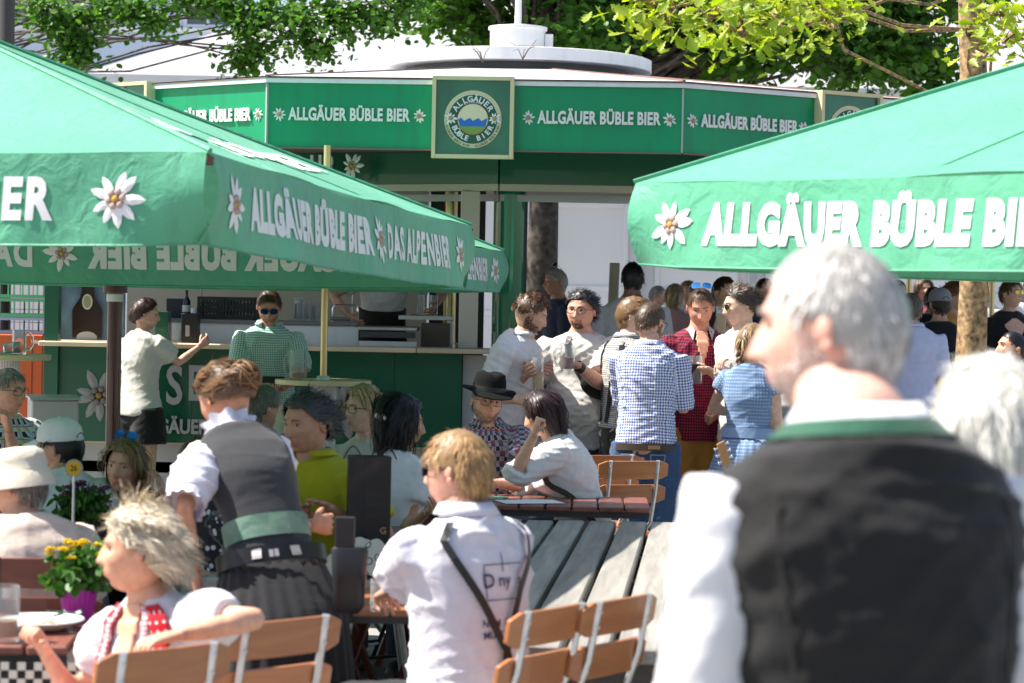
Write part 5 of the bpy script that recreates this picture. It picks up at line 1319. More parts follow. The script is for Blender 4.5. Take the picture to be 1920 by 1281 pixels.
    ext = MB(); nu, nv = (56, 58) if fine else (44, 42)
    D, F = head_grid(nu, nv); HP, tint = head_pts(D, **hp); ext.add(HP, F, 0, HM); tints = [tint]
    for sgn in (1, -1):
        k0 = ext.n; Me = HM @ Matrix.Translation((sgn * .0785 * hp.get('w', 1), .010, -.002)) @ Matrix.Rotation(sgn * -.45, 4, 'Z') @ Matrix.Rotation(.18, 4, 'X')
        ext.ball((0, 0, .006), .018, 10, 0, (.42, .95, 1.05), M=Me); ext.ball((0, .002, -.014), .012, 8, 0, (.5, .9, 1.1), M=Me)
        tints.append(np.full(ext.n - k0, .22))
    k0 = ext.n
    for sgn, n_, hpz in ((1, 'L', hands[0]), (-1, 'R', hands[1])):
        ax = J['wr' + n_] - J['el' + n_]; pn = Vector((-sgn, -.1, .0)); pz_ = hpz
        if isinstance(hpz, tuple):
            pz_ = hpz[0]; pn = Vector(hpz[1])
            if len(hpz) > 2: ax = Vector(hpz[2])
        hand(ext, J['wr' + n_], ax, pn, -sgn, k * (1.0 if sex == 'm' else .9), pz_)
    tints.append(np.full(ext.n - k0, .06))
    me2 = ext.mesh('h'); bm = bmesh.new(); bm.from_mesh(me); bm.from_mesh(me2); me3 = bpy.data.meshes.new('body'); bm.to_mesh(me3); bm.free(); bpy.data.meshes.remove(me); bpy.data.meshes.remove(me2)
    at_ = me3.attributes.new('tint', 'FLOAT', 'POINT'); at_.data.foreach_set('value', np.concatenate([np.zeros(nb0)] + tints).astype(np.float32))
    me3.polygons.foreach_set('use_smooth', [True] * len(me3.polygons)); me3.materials.append(sk)
    body = link(bpy.data.objects.new('body', me3), root)
    Fv = -HP[:, 1]
    def surf(X, Z):
        m = Fv > .02; i = np.argmin((HP[m, 0] - X) ** 2 + (HP[m, 2] - Z) ** 2); return Fv[m][i]
    hcol = (hair or {}).get('col', (.08, .05, .03))
    if face:
        for sgn in (1, -1):
            e = MB(); n = 12; ex = sgn * .031; ez = .012; fz = surf(ex, ez); hz_ = .0028 if eyes_down else .0058
            V = [(ex + .0135 * cos(2 * pi * j / n), -(fz + .0005 - .004 * abs(cos(2 * pi * j / n)) ** 2), ez + hz_ * sin(2 * pi * j / n)) for j in range(n)] + [(ex, -(fz + .003), ez)]
            e.add(V, [(j, (j + 1) % n, n) for j in range(n)], 0, HM)
            ri = min(.0056, hz_); e.add([(ex + ri * cos(2 * pi * j / n), -(fz + .0042), ez - (.001 if eyes_down else 0) + min(ri, hz_) * .95 * sin(2 * pi * j / n)) for j in range(n)], [tuple(range(n))], 1, HM)
            V = []; nn_ = 6
            for j in range(nn_ + 1):
                a = pi * j / nn_; V += [(ex + .0145 * cos(a), -(fz + .0038 - .004 * abs(cos(a)) ** 2), ez + hz_ * sin(a) * .9), (ex + .0155 * cos(a), -(fz + .0048 - .004 * abs(cos(a)) ** 2), ez + (hz_ + .0022) * sin(a) + .0004)]
            e.add(V, [(2 * j, 2 * j + 1, 2 * j + 3, 2 * j + 2) for j in range(nn_)], 1, HM)
            e.build('eye', [mat('eye_white', (.40, .36, .34), rough=.2), mat('eye_dark', (.045, .028, .02), rough=.2)], root)
            bw = MB(); V = []
            for j in range(7):
                u = j / 6; X = sgn * (.013 + .035 * u); Z = .031 + .006 * sin(u * pi * .8) - .003 * u; t_ = .0042 * (1 - .6 * u); q = surf(X, Z) + .0025
                V += [(X, -q, Z - t_), (X, -q - .001, Z + t_)]
            bw.add(V, [(2 * j, 2 * j + 2, 2 * j + 3, 2 * j + 1) for j in range(6)], 0, HM); bw.build('eyebrow', mat('brow_%d' % int(sum(hcol) * 100), tuple(c * .55 + q * .25 for c, q in zip(hcol, (.5, .29, .2))), rough=.8), root)
    if hair: make_hair(root, HM, hair, seed, hp, fine)
    if beard: make_beard(root, HM, beard[0], seed, hp, *beard[1:])
    if glasses: make_glasses(root, HM, hp, surf, **glasses)
    # ---- clothes
    ref = (1, 0, 0)
    def arm_bones(v0=0.0):
        out = []
        for n_ in 'LR':
            s_, e_, w_ = J['sh' + n_], J['el' + n_], J['wr' + n_]
            out += [(s_, e_, .06 * k, ref if n_ == 'R' else (-1, 0, 0), 0), (e_, w_, .05 * k, ref if n_ == 'R' else (-1, 0, 0), (e_ - s_).length)]
        return out
    def sleeves(mb, frac, infl, flare=.0, puff=0.0):
        for n_ in 'LR':
            s_, e_, w_ = J['sh' + n_], J['el' + n_], J['wr' + n_]; pts, rr = [], []
            for t in np.linspace(-.08, frac, 12):
                p = s_.lerp(e_, t) if t <= 1 else e_.lerp(w_, t - 1)
                if t < 0: p = s_ + (s_ - e_) * (-t)
                r_ = np.interp(t, [-.1, .06, .25, .6, 1, 1.28, 1.65, 2], [.044, .054, .053, .048, .041, .042, .035, .03]) * k * sx_ * fa_
                fr = max(0, t / frac); r_ += infl + flare * fr + puff * sin(pi * min(1, max(0, fr * 1.05))) ** .7
                pts.append(p); rr.append(r_)
            mb.tube(pts, rr, 18)
    def torso_bone(v0=0): c0, c1 = spine(-.3)[0], spine(.95)[0]; return (c0, c1, .15 * k * (1 + fat), ref, 0)
    if shirt:
        infl = shirt.get('infl', .012); m = MB(); ring_loft(m, trings(shirt.get('hem', -.28), 1.0, infl, 26), 30)
        if shirt.get('sleeve', .6) > 0: sleeves(m, shirt['sleeve'] if 'sleeve' in shirt else .6, shirt.get('sinfl', infl + .004), shirt.get('flare', .012), shirt.get('puff', 0))
        me = remeshed(m, voxel, 3, shirt.get('fold', .0045), seed, [torso_bone()] + arm_bones()); me.materials.append(shirt['m']); me.name = 'shirt'
        so = link(bpy.data.objects.new(shirt.get('name', 'shirt'), me), root)
    if collar:
        cm_ = MB(); n = 26; V = []; cw = collar.get('h', .04); op = collar.get('open', .35)
        c0, u0, sd0, _ = spine(.985); fw = fwd
        for i, (hh, ro) in enumerate(((-.008, .012), (cw * .9, .004), (cw, .009), (cw * .35, .03))):
            for j in range(n + 1):
                a = pi / 2 + op + (2 * pi - 2 * op) * j / n   # opening at the front
                rx, ry = (.068 if sex == 'm' else .056) * k * (1 + fat * .5) + ro, (.064 if sex == 'm' else .054) * k * (1 + fat * .4) + ro
                p = c0 + sd0 * (rx * cos(a)) + fw * (ry * sin(a)) + u0 * (hh * (1 - .25 * max(0, sin(a)))) - fwd * .012
                V.append(tuple(p))
        F = [(i * (n + 1) + j, i * (n + 1) + j + 1, (i + 1) * (n + 1) + j + 1, (i + 1) * (n + 1) + j) for i in range(3) for j in range(n)]
        co = cm_.add(V, F).build('collar', collar['m'], root, smooth=180)
        md = co.modifiers.new('s', 'SOLIDIFY'); md.thickness = .004
        P_ = np.array(V); add_pat(co.data, P_, [torso_bone()])
    if vest:
        m = MB(); ring_loft(m, trings(vest.get('hem', -.12), vest.get('top', .945), vest.get('infl', .022), 26), 30)
        me = remeshed(m, voxel, 4, vest.get('fold', .0025), seed + 3, [torso_bone()]); me.materials.append(vest['m']); link(bpy.data.objects.new(vest.get('name', 'vest'), me), root)
    if legs:
        infl = legs.get('infl', .014); fr = legs.get('len', 1.95); m = MB(); ring_loft(m, trings(-.2 if sit else -.34, legs.get('top', .06), legs.get('tinfl', -.002), 10), 24)
        for n_ in 'LR':
            h_, n2, a_ = J['hip' + n_], J['kn' + n_], J['an' + n_]; pts, rr = [], []
            for t in np.linspace(0, fr, 12):
                p = h_.lerp(n2, t) if t <= 1 else n2.lerp(a_, t - 1); r_ = np.interp(t, [0, .3, .7, 1, 1.3, 1.7, 2], [.090, .086, .072, .061, .060, .05, .045]) * k * (1 + fat * .5) + infl + legs.get('flare', .008) * t / fr
                pts.append(p); rr.append(r_)
            m.tube(pts, rr, 18)
        bones = [torso_bone()] + [q for n_ in 'LR' for q in ((J['hip' + n_], J['kn' + n_], .09, ref, 0), (J['kn' + n_], J['an' + n_], .07, ref, .4))]
        me = remeshed(m, max(voxel, .012) * 1.35, 3, legs.get('fold', .005), seed + 5, bones); me.materials.append(legs['m']); link(bpy.data.objects.new(legs.get('name', 'trousers'), me), root)
    if skirt:
        m = MB(); n = 144; zb = skirt.get('z', .35); rings = []
        c0, u0, sd0, _ = spine(.14); c1 = spine(-.28)[0]
        for i, t in enumerate(np.linspace(0, 1, 18)):
            c = c0.lerp(c1, t / .22) if t < .22 else c1.lerp(Vector((c1.x * .6, c1.y * .75, zb)), (t - .22) / .78)
            rx = (np.interp(.14, pr['T'], pr['X']) * k + .022) * (1 + fat) + .055 * min(1, t * 4.2) ** .8 + skirt.get('w', .12) * t; ry = (np.interp(.14, pr['T'], pr['Y']) * k + .022) * (1 + fat) + .075 * min(1, t * 4.2) ** .8 + skirt.get('w', .12) * t
            rings.append((c, sd0, Vector((0, -1, 0)), rx, ry))
        ring_loft(m, rings, n, 2.0, pleat=skirt.get('pleat', .022)); so = m.build('skirt', skirt['m'], root, smooth=180)
        add_pat(so.data, np.concatenate(m.v), [(spine(.14)[0], Vector((0, 0, zb)), .25, ref, 0)])
    if shoes is not None:
        for n_ in 'LR':
            a_ = J['an' + n_]; s_ = MB(); rings = []
            for yy, rx, h in ((.075, .030, .045), (.05, .036, .075), (0, .037, .085), (-.06, .042, .055), (-.13, .044, .04), (-.18, .030, .03)):
                rings.append((Vector((a_.x, a_.y + yy, h / 2 + .003)), Vector((1, 0, 0)), Vector((0, 0, 1)), rx * k, h / 2))
            ring_loft(s_, rings, 12, 2.6); s_.build('shoe', mat('shoe_%d' % int(sum(shoes) * 1000), shoes, rough=.5), root, smooth=60)
    R_ = dict(root=root, J={q: (root.matrix_basis if False else Matrix.Translation((x, y, zoff)) @ Matrix.Rotation(yaw, 4, 'Z')) @ v for q, v in J.items()}, HM=HM, Jl=J, spine=spine, trings=trings, k=k, hp=hp, surf=surf)
    PEOPLE[label] = R_
    if sit and stool_label: stool(stool_label, x, y, yaw, seat - .095)
    return R_

def make_glasses(parent, HM, hp, surf, col=(.01, .01, .01), lens=None, up=False, shape='rect', mirror=None, thick=.0016):
    """worn glasses; up=True pushes them into the hair"""
    M = HM
    w = hp.get('w', 1.0)
    if up: M = HM @ Matrix.Translation((0, .032, .092)) @ Matrix.Rotation(-.75, 4, 'X')
    fz = (.098 if not up else .088); fr = MB(); n = 20
    for s in (-1, 1):
        pts = []
        for j in range(n):
            a = 2 * pi * j / n; q = (abs(cos(a)) ** (4 if shape == 'rect' else 2.2) + abs(sin(a)) ** (4 if shape == 'rect' else 2.2)) ** (-1 / (4 if shape == 'rect' else 2.2))
            X = s * (.0325 + .0 * s) + .0255 * cos(a) * q; pts.append((X, -(fz - .9 * max(0, abs(X) - .02) ** 1.35), .010 + .0185 * sin(a) * q))
        fr.tube(pts, thick, 5, closed=True)
        fr.tube([(s * .058, -(fz - .012), .016), (s * .073 * w, -(fz - .04), .015), (s * .0765 * w, .0, .010), (s * .074 * w, .018, .0)], thick, 5)
    fr.tube([(-.008, -fz, .014), (0, -fz - .002, .017), (.008, -fz, .014)], thick, 5)
    fo = fr.build('glasses', mat('frame_%d' % int(sum(c * (i + 1) for i, c in enumerate(col)) * 300), col, rough=.25, metal=.7 if max(col) > .4 else 0), parent); fo.data.transform(M)
    if lens is not None:
        for s in (-1, 1):
            lm = MB(); P = []
            for j in range(n):
                a = 2 * pi * j / n; q = (abs(cos(a)) ** 3 + abs(sin(a)) ** 3) ** (-1 / 3); X = s * .0325 + .025 * cos(a) * q; P.append((X, -(fz - .9 * max(0, abs(X) - .02) ** 1.35), .010 + .018 * sin(a) * q))
            lm.add(P, [tuple(range(n))]); lo = lm.build('lens', mat('lens_%d' % int(sum(c * (i + 1) for i, c in enumerate(lens)) * 300), lens, rough=.05, spec=.9, metal=.6 if mirror else 0), fo); lo.data.transform(M)
    return fo
def hat(parent, HM, kind, m, m2=None):
    h = MB()
    if kind == 'fedora':
        h.lathe([(.155, .052), (.16, .058), (.15, .066), (.105, .062), (.098, .07), (.094, .12), (.084, .158), (.06, .170), (.0, .160)], 32, 0, Matrix.Diagonal((.93, 1.12, 1, 1)), cap=False)
        h.lathe([(.155, .052), (.10, .050)], 32, 0, Matrix.Diagonal((.93, 1.12, 1, 1)), cap=False)
        for v in h.v:
            r_ = np.hypot(v[:, 0], v[:, 1]); v[:, 2] += np.where(r_ > .12, .25 * np.abs(v[:, 0]) ** 1.5 - .02 * (v[:, 1] < -.1), 0) - np.where((v[:, 2] > .13), .012 * np.exp(-(v[:, 0] / .02) ** 2), 0)
        o = h.build('hat', m, parent, smooth=60)
        b = MB(); b.lathe([(.1005, .068), (.0985, .092)], 32, 0, Matrix.Diagonal((.93, 1.12, 1, 1)), cap=False); bo = b.build('hat_band', m2 or m, o); bo.data.transform(HM)
    elif kind == 'bucket':
        h.lathe([(.128, -.004), (.127, .0), (.108, .052), (.102, .058), (.100, .09), (.092, .118), (.066, .134), (0, .138)], 36, 0, Matrix.Diagonal((.90, 1.08, 1, 1)), cap=False)
        h.lathe([(.1275, -.005), (.106, .05)], 36, 0, Matrix.Diagonal((.90, 1.08, 1, 1)), cap=False)
        o = h.build('hat', m, parent, smooth=60)
    else:
        prof = [(.092, .035), (.093, .06), (.086, .095), (.066, .122), (.035, .136), (0, .139)]
        h.lathe(prof, 36, 0, Matrix.Diagonal((.93, 1.14, 1, 1)), cap=False); V = []; F = []
        h.lathe([(.0915, .034), (.0945, .036), (.0945, .05), (.092, .052)], 36, 0, Matrix.Diagonal((.93, 1.14, 1, 1)), cap=False)
        o = h.build('cap', m, parent, smooth=70)
        q = MB(); n = 16
        for i in range(5):
            t = i / 4
            for j in range(n + 1):
                a = -pi / 2 + (j / n * 2 - 1) * .95; r0 = .1; V.append((.093 * .93 * cos(a) * (1 + .05 * t), -.105 * abs(sin(a)) - t * .075 * (cos((j / n * 2 - 1) * 1.25)) , .046 - .022 * t - .012 * (j / n * 2 - 1) ** 2))
        F = [(i * (n + 1) + j, i * (n + 1) + j + 1, (i + 1) * (n + 1) + j + 1, (i + 1) * (n + 1) + j) for i in range(4) for j in range(n)]
        vo = q.add(V, F).build('visor', m, o, smooth=180); md = vo.modifiers.new('s', 'SOLIDIFY'); md.thickness = .004; vo.data.transform(HM)
        bt = MB(); bt.ball((0, 0, .14), .007, 8, sc=(1, 1, .6)); bb = bt.build('button', m, o); bb.data.transform(HM)
        if m2:
            a = MB(); V = []; n = 14
            for j in range(n + 1):
                an = pi * j / n; V.append((.036 * cos(an), .107, .036 + .034 * sin(an)))
            V = [(x_, .093 * 1.14 * sqrt(max(0, 1 - (x_ / .0865) ** 2)) * (1 - .35 * (z_ - .036)) + .002, z_) for x_, _, z_ in V]
            a.add(V, [tuple(range(n + 1))]); ao = a.build('strap_opening', m2, o); ao.data.transform(HM)
    o.data.transform(HM); return o
def belt(R, t, m, infl=.03, h=.022, name='belt', n=40):
    ring = R['trings'](t - .001, t + .001, infl, 2)[0]; c, sd, fw, rx, ry = ring; u = sd.cross(fw); u = u if u.z > 0 else -u; mb = MB(); rows = []
    rings = [(c - u * h, sd, fw, rx, ry), (c - u * h, sd, fw, rx + .004, ry + .004), (c + u * h, sd, fw, rx + .004, ry + .004), (c + u * h, sd, fw, rx, ry)]
    ring_loft(mb, rings, n, 2.3, cap=False); return mb.build(name, m, R['root'], smooth=60)
def surf_strip(R, pts, m, w=.018, infl=.02, name='strap', thick=.004):
    """ribbon over the trunk; pts: (t up the spine, angle round it: 0 = left side, pi/2 = front, -pi/2 = back)"""
    P = []; W_ = []
    dense = []
    for (t0, a0), (t1, a1) in zip(pts, pts[1:]): dense += [(t0 + (t1 - t0) * s, a0 + (a1 - a0) * s) for s in np.linspace(0, 1, 9)[:-1]]
    dense.append(pts[-1]); V = []; F = []
    cen = []
    for t, a in dense:
        c, sd, fw, rx, ry = R['trings'](t - .0005, t + .0005, infl, 2)[0]; ca, sa = cos(a), sin(a); kk = (abs(ca) ** 2.3 + abs(sa) ** 2.3) ** (-1 / 2.3); cen.append((c + sd * (rx * ca * kk) + fw * (ry * sa * kk), (sd * ca + fw * sa).normalized()))
    for i, (p, nrm) in enumerate(cen):
        tg = (cen[min(i + 1, len(cen) - 1)][0] - cen[max(i - 1, 0)][0]).normalized(); s = tg.cross(nrm).normalized(); V += [p - s * w / 2, p + s * w / 2, p + s * w / 2 + nrm * thick, p - s * w / 2 + nrm * thick]
    for i in range(len(cen) - 1):
        for j in range(4): F.append((4 * i + j, 4 * i + (j + 1) % 4, 4 * i + 4 + (j + 1) % 4, 4 * i + 4 + j))
    F += [(0, 1, 2, 3), tuple(4 * len(cen) - 4 + j for j in (3, 2, 1, 0))]
    return MB().add([tuple(v) for v in V], F).build(name, m, R['root'])
def surf_text(R, txt, t, a, size, m, infl=.018, xs=1.0, off=.0006, name='print'):
    v, f = text_mesh(txt, size=size, offset=off, xs=xs); V = []
    for x_, y_, _ in v:
        tt = t + y_ / (.31 * 1.76 * R['k']); c, sd, fw, rx, ry = R['trings'](tt - .0005, tt + .0005, infl, 2)[0]; aa = a - x_ / rx; ca, sa = cos(aa), sin(aa); kk = (abs(ca) ** 2.3 + abs(sa) ** 2.3) ** (-1 / 2.3)
        V.append(tuple(c + sd * (rx * ca * kk) + fw * (ry * sa * kk)))
    return MB().add(V, f).build(name, m, R['root'])
# ------------------------------------------------------------------ people: who is there
W_ = (.72, .71, .72)
white = cloth('white_cotton', (.66, .65, .67)); lilac = cloth('lilac_white_cotton', (.63, .61, .67)); offw = cloth('off_white_cotton', (.56, .53, .49)); creamc = cloth('cream_polo', (.60, .49, .42)); blackc = cloth('black_cloth', (.012, .012, .013)); dgrey = cloth('charcoal_wool', (.042, .043, .046), wrinkle=.15); navy = cloth('navy_cloth', (.02, .03, .06))
denim = cloth('blue_denim', (.035, .075, .16), wrinkle=.5); mint = cloth('mint_gingham', (.03, .26, .23), 'gingham', (.66, .73, .71), period=.016); bluec = cloth('blue_gingham', (.015, .06, .34), 'gingham', (.74, .76, .80), period=.017)
bwc = cloth('black_gingham', (.015, .016, .02), 'gingham', (.66, .64, .60), period=.013); redc = cloth('dark_red_check', (.018, .008, .018), 'gingham', (.34, .018, .05), (.14, .01, .03), period=.018)
plaid = cloth('blue_red_plaid', (.06, .08, .17), 'plaid', (.34, .35, .38), (.40, .06, .05), period=.055); yplaid = cloth('yellow_blue_plaid', (.60, .48, .14), 'plaid', (.55, .58, .62), (.10, .16, .38), period=.06)
yel = cloth('yellow_polo', (.40, .37, .012), wrinkle=.3); ochre = cloth('ochre_cotton', (.34, .16, .025)); red = cloth('red_dirndl', (.52, .008, .02), 'dots', (.75, .72, .72), period=.022, duty=.17); redg = cloth('red_gingham', (.52, .05, .08), 'gingham', (.75, .68, .68), period=.012)
stripec = cloth('striped_cotton', (.12, .22, .5), 'vstripe', (.70, .70, .72), (.5, .08, .15), period=.035, duty=.25); florals = cloth('floral_shorts', (.10, .07, .045), 'flower', (.42, .36, .28), period=.022, duty=.36); flowb = cloth('black_floral', (.02, .02, .025), 'flower', (.55, .55, .55), period=.03, duty=.33)
bluedress = cloth('blue_dotted_dress', (.13, .22, .38), 'dots', (.5, .55, .62), period=.02, duty=.2); lblue = cloth('light_blue_linen', (.50, .52, .68)); teal = cloth('light_blue_denim', (.18, .33, .45)); brownc = cloth('brown_shorts', (.05, .022, .018)); greyc = cloth('grey_tshirt', (.46, .44, .44)); navyp = cloth('navy_polo', (.045, .06, .12)); pinkc = cloth('pink_top', (.55, .34, .36)); orangec = cloth('orange_top', (.68, .30, .06)); skirtm = cloth('charcoal_skirt', (.016, .016, .018), wrinkle=.2)
DB = (.035, .02, .012); BR = (.11, .062, .03); LB = (.25, .145, .065); BL = (.50, .38, .22); GR = (.22, .21, .19); WH = (.62, .60, .56); BK = (.012, .010, .010)
S1, S2, S3, S4 = (.50, .29, .205), (.44, .235, .155), (.55, .345, .26), (.56, .29, .21)
def st(px, top, d, py=700):
    z = zat(px, top, d) - gz(d); return dict(x=xat(px, d, py), y=d, H=z, zoff=gz(d))
def P(px, py, d): return at(px, py, d)

# --- foreground man in the black waistcoat
R = person('white haired man in black waistcoat with green collar, foreground right', xat(1645, 3.18, 1000), 3.22, -160, 1.865, head=(48, 4, 0), neckfwd=.07, neckw=1.12, neckl=1.0, skin_c=(.58, .33, .26), seed=3, fine=True, voxel=.012, lean=6, fat=.05,
    hair=dict(style='short', col=(.60, .57, .53), len=.022, th=.007, recede=.7, dens=2.4, wid=.002), hp=dict(w=1.0, jaw=.6, nose=1.25, old=1), beard=((.60, .50, .45), .005, True, .8), shirt=dict(m=white, sleeve=1.9, infl=.008, sinfl=.010, fold=.006), vest=dict(m=cloth('black_waistcoat', (.015, .0145, .0145), wrinkle=.25), infl=.034, top=.985, hem=-.15, fold=.006),
    legs=dict(m=blackc), collar=dict(m=white, h=.052, open=.3), )
c0 = R['trings'](.982, .983, .037, 2)[0]; c1 = R['trings'](1.02, 1.021, .030, 2)[0]; mb = MB(); ring_loft(mb, [c0, R['trings'](.997, .998, .037, 2)[0], c1], 36, 2.2, cap=False); mb.build('waistcoat_collar', cloth('loden_green', (.02, .085, .05)), R['root'], smooth=180)
for a in (-.75, -2.35): surf_strip(R, [(-.1, a), (.85, a * .98)], cloth('black_waistcoat', (.02, .02, .02)), .006, .036, 'seam', .002)
# --- white haired woman at the right edge
R = person('woman with white bobbed hair at the right edge, back turned', xat(1855, 3.95, 1000), 3.95, 165, 1.665, 'f', head=(25, 5, 0), seed=4, fine=True, voxel=.012, hair=dict(style='short', col=(.68, .66, .60), len=.07, th=.034, dens=2.2, grav=.12), skin_c=(.58, .34, .27), shirt=dict(m=lilac, sleeve=1.2, infl=.006, sinfl=.022), vest=dict(m=blackc, infl=.024, top=.86, hem=-.1), skirt=dict(m=blackc, z=.4), face=True)
# --- man in braces, seated with his back to us
R = person('man in white shirt with black braces, seated with back turned', xat(890, 6.95, 1150), 6.95, -138, 1.76, stool_label='brown wooden stool under the man in braces', sit=True, lean=7, head=(22, 3, 0), skin_c=S4, seed=5, fine=True, voxel=.010, seat=.545, hp=dict(w=1.02, jaw=.7), fat=.06, belly=.03,
    hair=dict(style='short', col=(.42, .25, .11), len=.045, dens=1.5, recede=.3, grav=.08), shirt=dict(m=lilac, sleeve=.78, infl=.018, flare=.03, sinfl=.018, hem=-.22, fold=.008), collar=dict(m=lilac, h=.055), legs=dict(m=blackc), glasses=dict(lens=(.012, .014, .016), col=(.01, .01, .01)),
    L_arm=(P(722, 1122, 7.50), (-.1, .1, -1)), R_arm=(P(660, 1130, 7.8), (-.3, .2, -.9)), hands=(('hold', (-.2, .1, -1)), ('hold', (0, 0, -1))))
surf_strip(R, [(-.12, -1.62), (.30, -1.58), (.60, -1.12), (.97, -.60)], BLACK, .022, .031, 'brace'); surf_strip(R, [(-.12, -1.95), (.30, -1.60), (.60, -1.86), (.97, -2.45)], BLACK, .022, .0325, 'brace'); surf_strip(R, [(.33, -1.58), (.29, -1.58)], mat('brass_clip', (.5, .4, .2), rough=.3, metal=.8), .03, .03, 'clip')
ink = mat('navy_ink', (.05, .05, .10), rough=.8)
surf_text(R, 'D', .655, -1.34, .055, ink, .0245, off=.001); surf_text(R, 'ny', .655, -1.62, .05, ink, .0245); surf_text(R, 's', .655, -1.92, .04, ink, .0245)
surf_text(R, 'NUM  ON', .44, -1.52, .028, ink, .0245); surf_text(R, 'MUSC  LE', .38, -1.52, .028, ink, .0245)
for q in ([(.74, -1.28), (.56, -1.28)], [(.56, -1.28), (.56, -1.95)], [(.74, -1.28), (.74, -1.95)], [(.80, -1.6), (.70, -1.6)]): surf_strip(R, q, ink, .003, .0240, 'print_line', .0006)
# --- waitress in the charcoal bodice
R = person('waitress in charcoal bodice and pleated skirt bending over a table', xat(512, 7.5, 1000), 7.5, -160, 1.65, 'f', lean=40, side=10, head=(26, 22, 0), skin_c=(.47, .22, .14), seed=6, fine=True, voxel=.010, fat=-.10, hair=dict(style='up', col=(.17, .085, .035), bunpos=(-.02, .10, .045), bunr=.056, dens=1.4, back=-.03, th=.024, curl=.12, len=.06),
    shirt=dict(m=lilac, sleeve=.86, infl=.004, puff=.024, sinfl=.010, flare=.012, hem=.1, fold=.0075), vest=dict(m=dgrey, infl=.016, top=.955, hem=-.02, fold=.0015), skirt=dict(m=skirtm, z=.18, w=.09, pleat=.016), L_arm=(P(368, 1085, 7.5), (.3, .6, -.2)), R_arm=(P(588, 985, 7.85), (.1, .2, -1)))
for t_, inf, n_, w_ in ((.955, .016, 'neck_frill', .030),):
    mb = MB(); n = 72; V = []; F = []; ring = R['trings'](.965, .966, .012, 2)[0]; c, sd, fw, rx, ry = ring; u = sd.cross(fw); u = u if u.z > 0 else -u
    for i, (dh, ro) in enumerate(((-.005, 0), (.02, .004), (.045, .014))):
        for j in range(n): a = 2 * pi * j / n; q = ro + (.006 * sin(j * 1.75 * pi) if i else 0) * i; V.append(tuple(c + u * dh + sd * ((rx * .82 + q) * cos(a)) + fw * ((ry * .86 + q) * sin(a))))
    F = [(i * n + j, i * n + (j + 1) % n, (i + 1) * n + (j + 1) % n, (i + 1) * n + j) for i in range(2) for j in range(n)]; mb.add(V, F).build(n_, lilac, R['root'], smooth=180)
for n_ in 'LR':
    s_, e_ = R['Jl']['sh' + n_], R['Jl']['el' + n_]; c = s_.lerp(e_, .88); ax = (e_ - s_).normalized(); a1 = ax.cross(Vector((0, 1, .2))).normalized(); a2 = ax.cross(a1); V = []; n = 60
    for i, (dl, ro) in enumerate(((-.03, .056), (.0, .052), (.03, .066))): V += [tuple(c + ax * dl + (a1 * cos(2 * pi * j / n) + a2 * sin(2 * pi * j / n)) * (ro + (.005 * sin(j * 1.4) if i == 2 else 0))) for j in range(n)]
    MB().add(V, [(i * n + j, i * n + (j + 1) % n, (i + 1) * n + (j + 1) % n, (i + 1) * n + j) for i in range(2) for j in range(n)]).build('sleeve_frill', lilac, R['root'], smooth=180)
belt(R, .235, cloth('green_brocade', (.10, .19, .14), 'gingham', (.17, .27, .20), period=.01), .022, .036, 'sash'); belt(R, .06, mat('black_leather', (.012, .011, .011), rough=.4), .038, .026, 'belt')
for a, k_ in ((-1.15, 0), (-1.45, 1), (-1.85, 0)):
    if k_: surf_text(R, '▪▪', .06, -1.45, .05, mat('pewter', (.5, .45, .42), rough=.35, metal=.6), .0445, .6, .004, 'cow_badge')
    else:
        surf_strip(R, [(.085, a), (.035, a)], mat('pewter', (.5, .45, .42), rough=.35, metal=.6), .030, .043, 'belt_badge')
pq = P(655, 1075, 7.25); o = MB(); rings = [(Vector((0, 0, z)), Vector((1, 0, 0)), Vector((0, 1, 0)), rx, ry) for z, rx, ry in ((-.12, .03, .012), (-.10, .046, .022), (0, .052, .026), (.07, .056, .02), (.078, .05, .016))]
ring_loft(o, rings, 24, 4.0); po = o.build('waiter_pouch', mat('black_nylon', (.012, .012, .014), rough=.35), R['root'], smooth=50); po.matrix_world = Matrix.Translation(pq); po.parent = None; po.location = pq; tag(po, 'black waitress wallet pouch hanging at her hip', 'pouch')
w_ = MB().box((-.015, 0, .105), (.06, .014, .13), bev=.003).build('wallet', BLACK, po)
# --- woman in the red dirndl
R = person('blonde woman in red dotted dirndl with arm stretched over the table', xat(330, 6.42, 1200), 6.42, -38, 1.53, 'f', stool_label='brown wooden stool under the woman in the red dirndl', sit=True, seat=.46, lean=13, side=-4, head=(-44, -2, 0), skin_c=(.56, .30, .20), seed=8, fine=True, voxel=.010, fat=.10, bust=.06, hp=dict(w=.98, jaw=.4, nose=.9), hair=dict(style='short', col=(.66, .56, .41), len=.08, th=.026, dens=2.6, curl=.05, grav=.12, lift=.02, dir='swept', hl=.07, wid=.0024),
    shirt=dict(m=white, sleeve=.62, infl=.002, puff=.03, sinfl=.006, hem=.2, fold=.004), legs=dict(m=redg, len=1.3, infl=.05, name='skirt', fold=.0085), R_arm=(P(80, 1215, 6.35), (-.2, .3, -1)), L_arm=(P(330, 1192, 6.02), (1, -.2, .1)), hands=(('relax', (0, 0, -1)), ('fist', (0, 0, -1))), kneeaim=dict(L=-20, R=-40))
c = R['Jl']
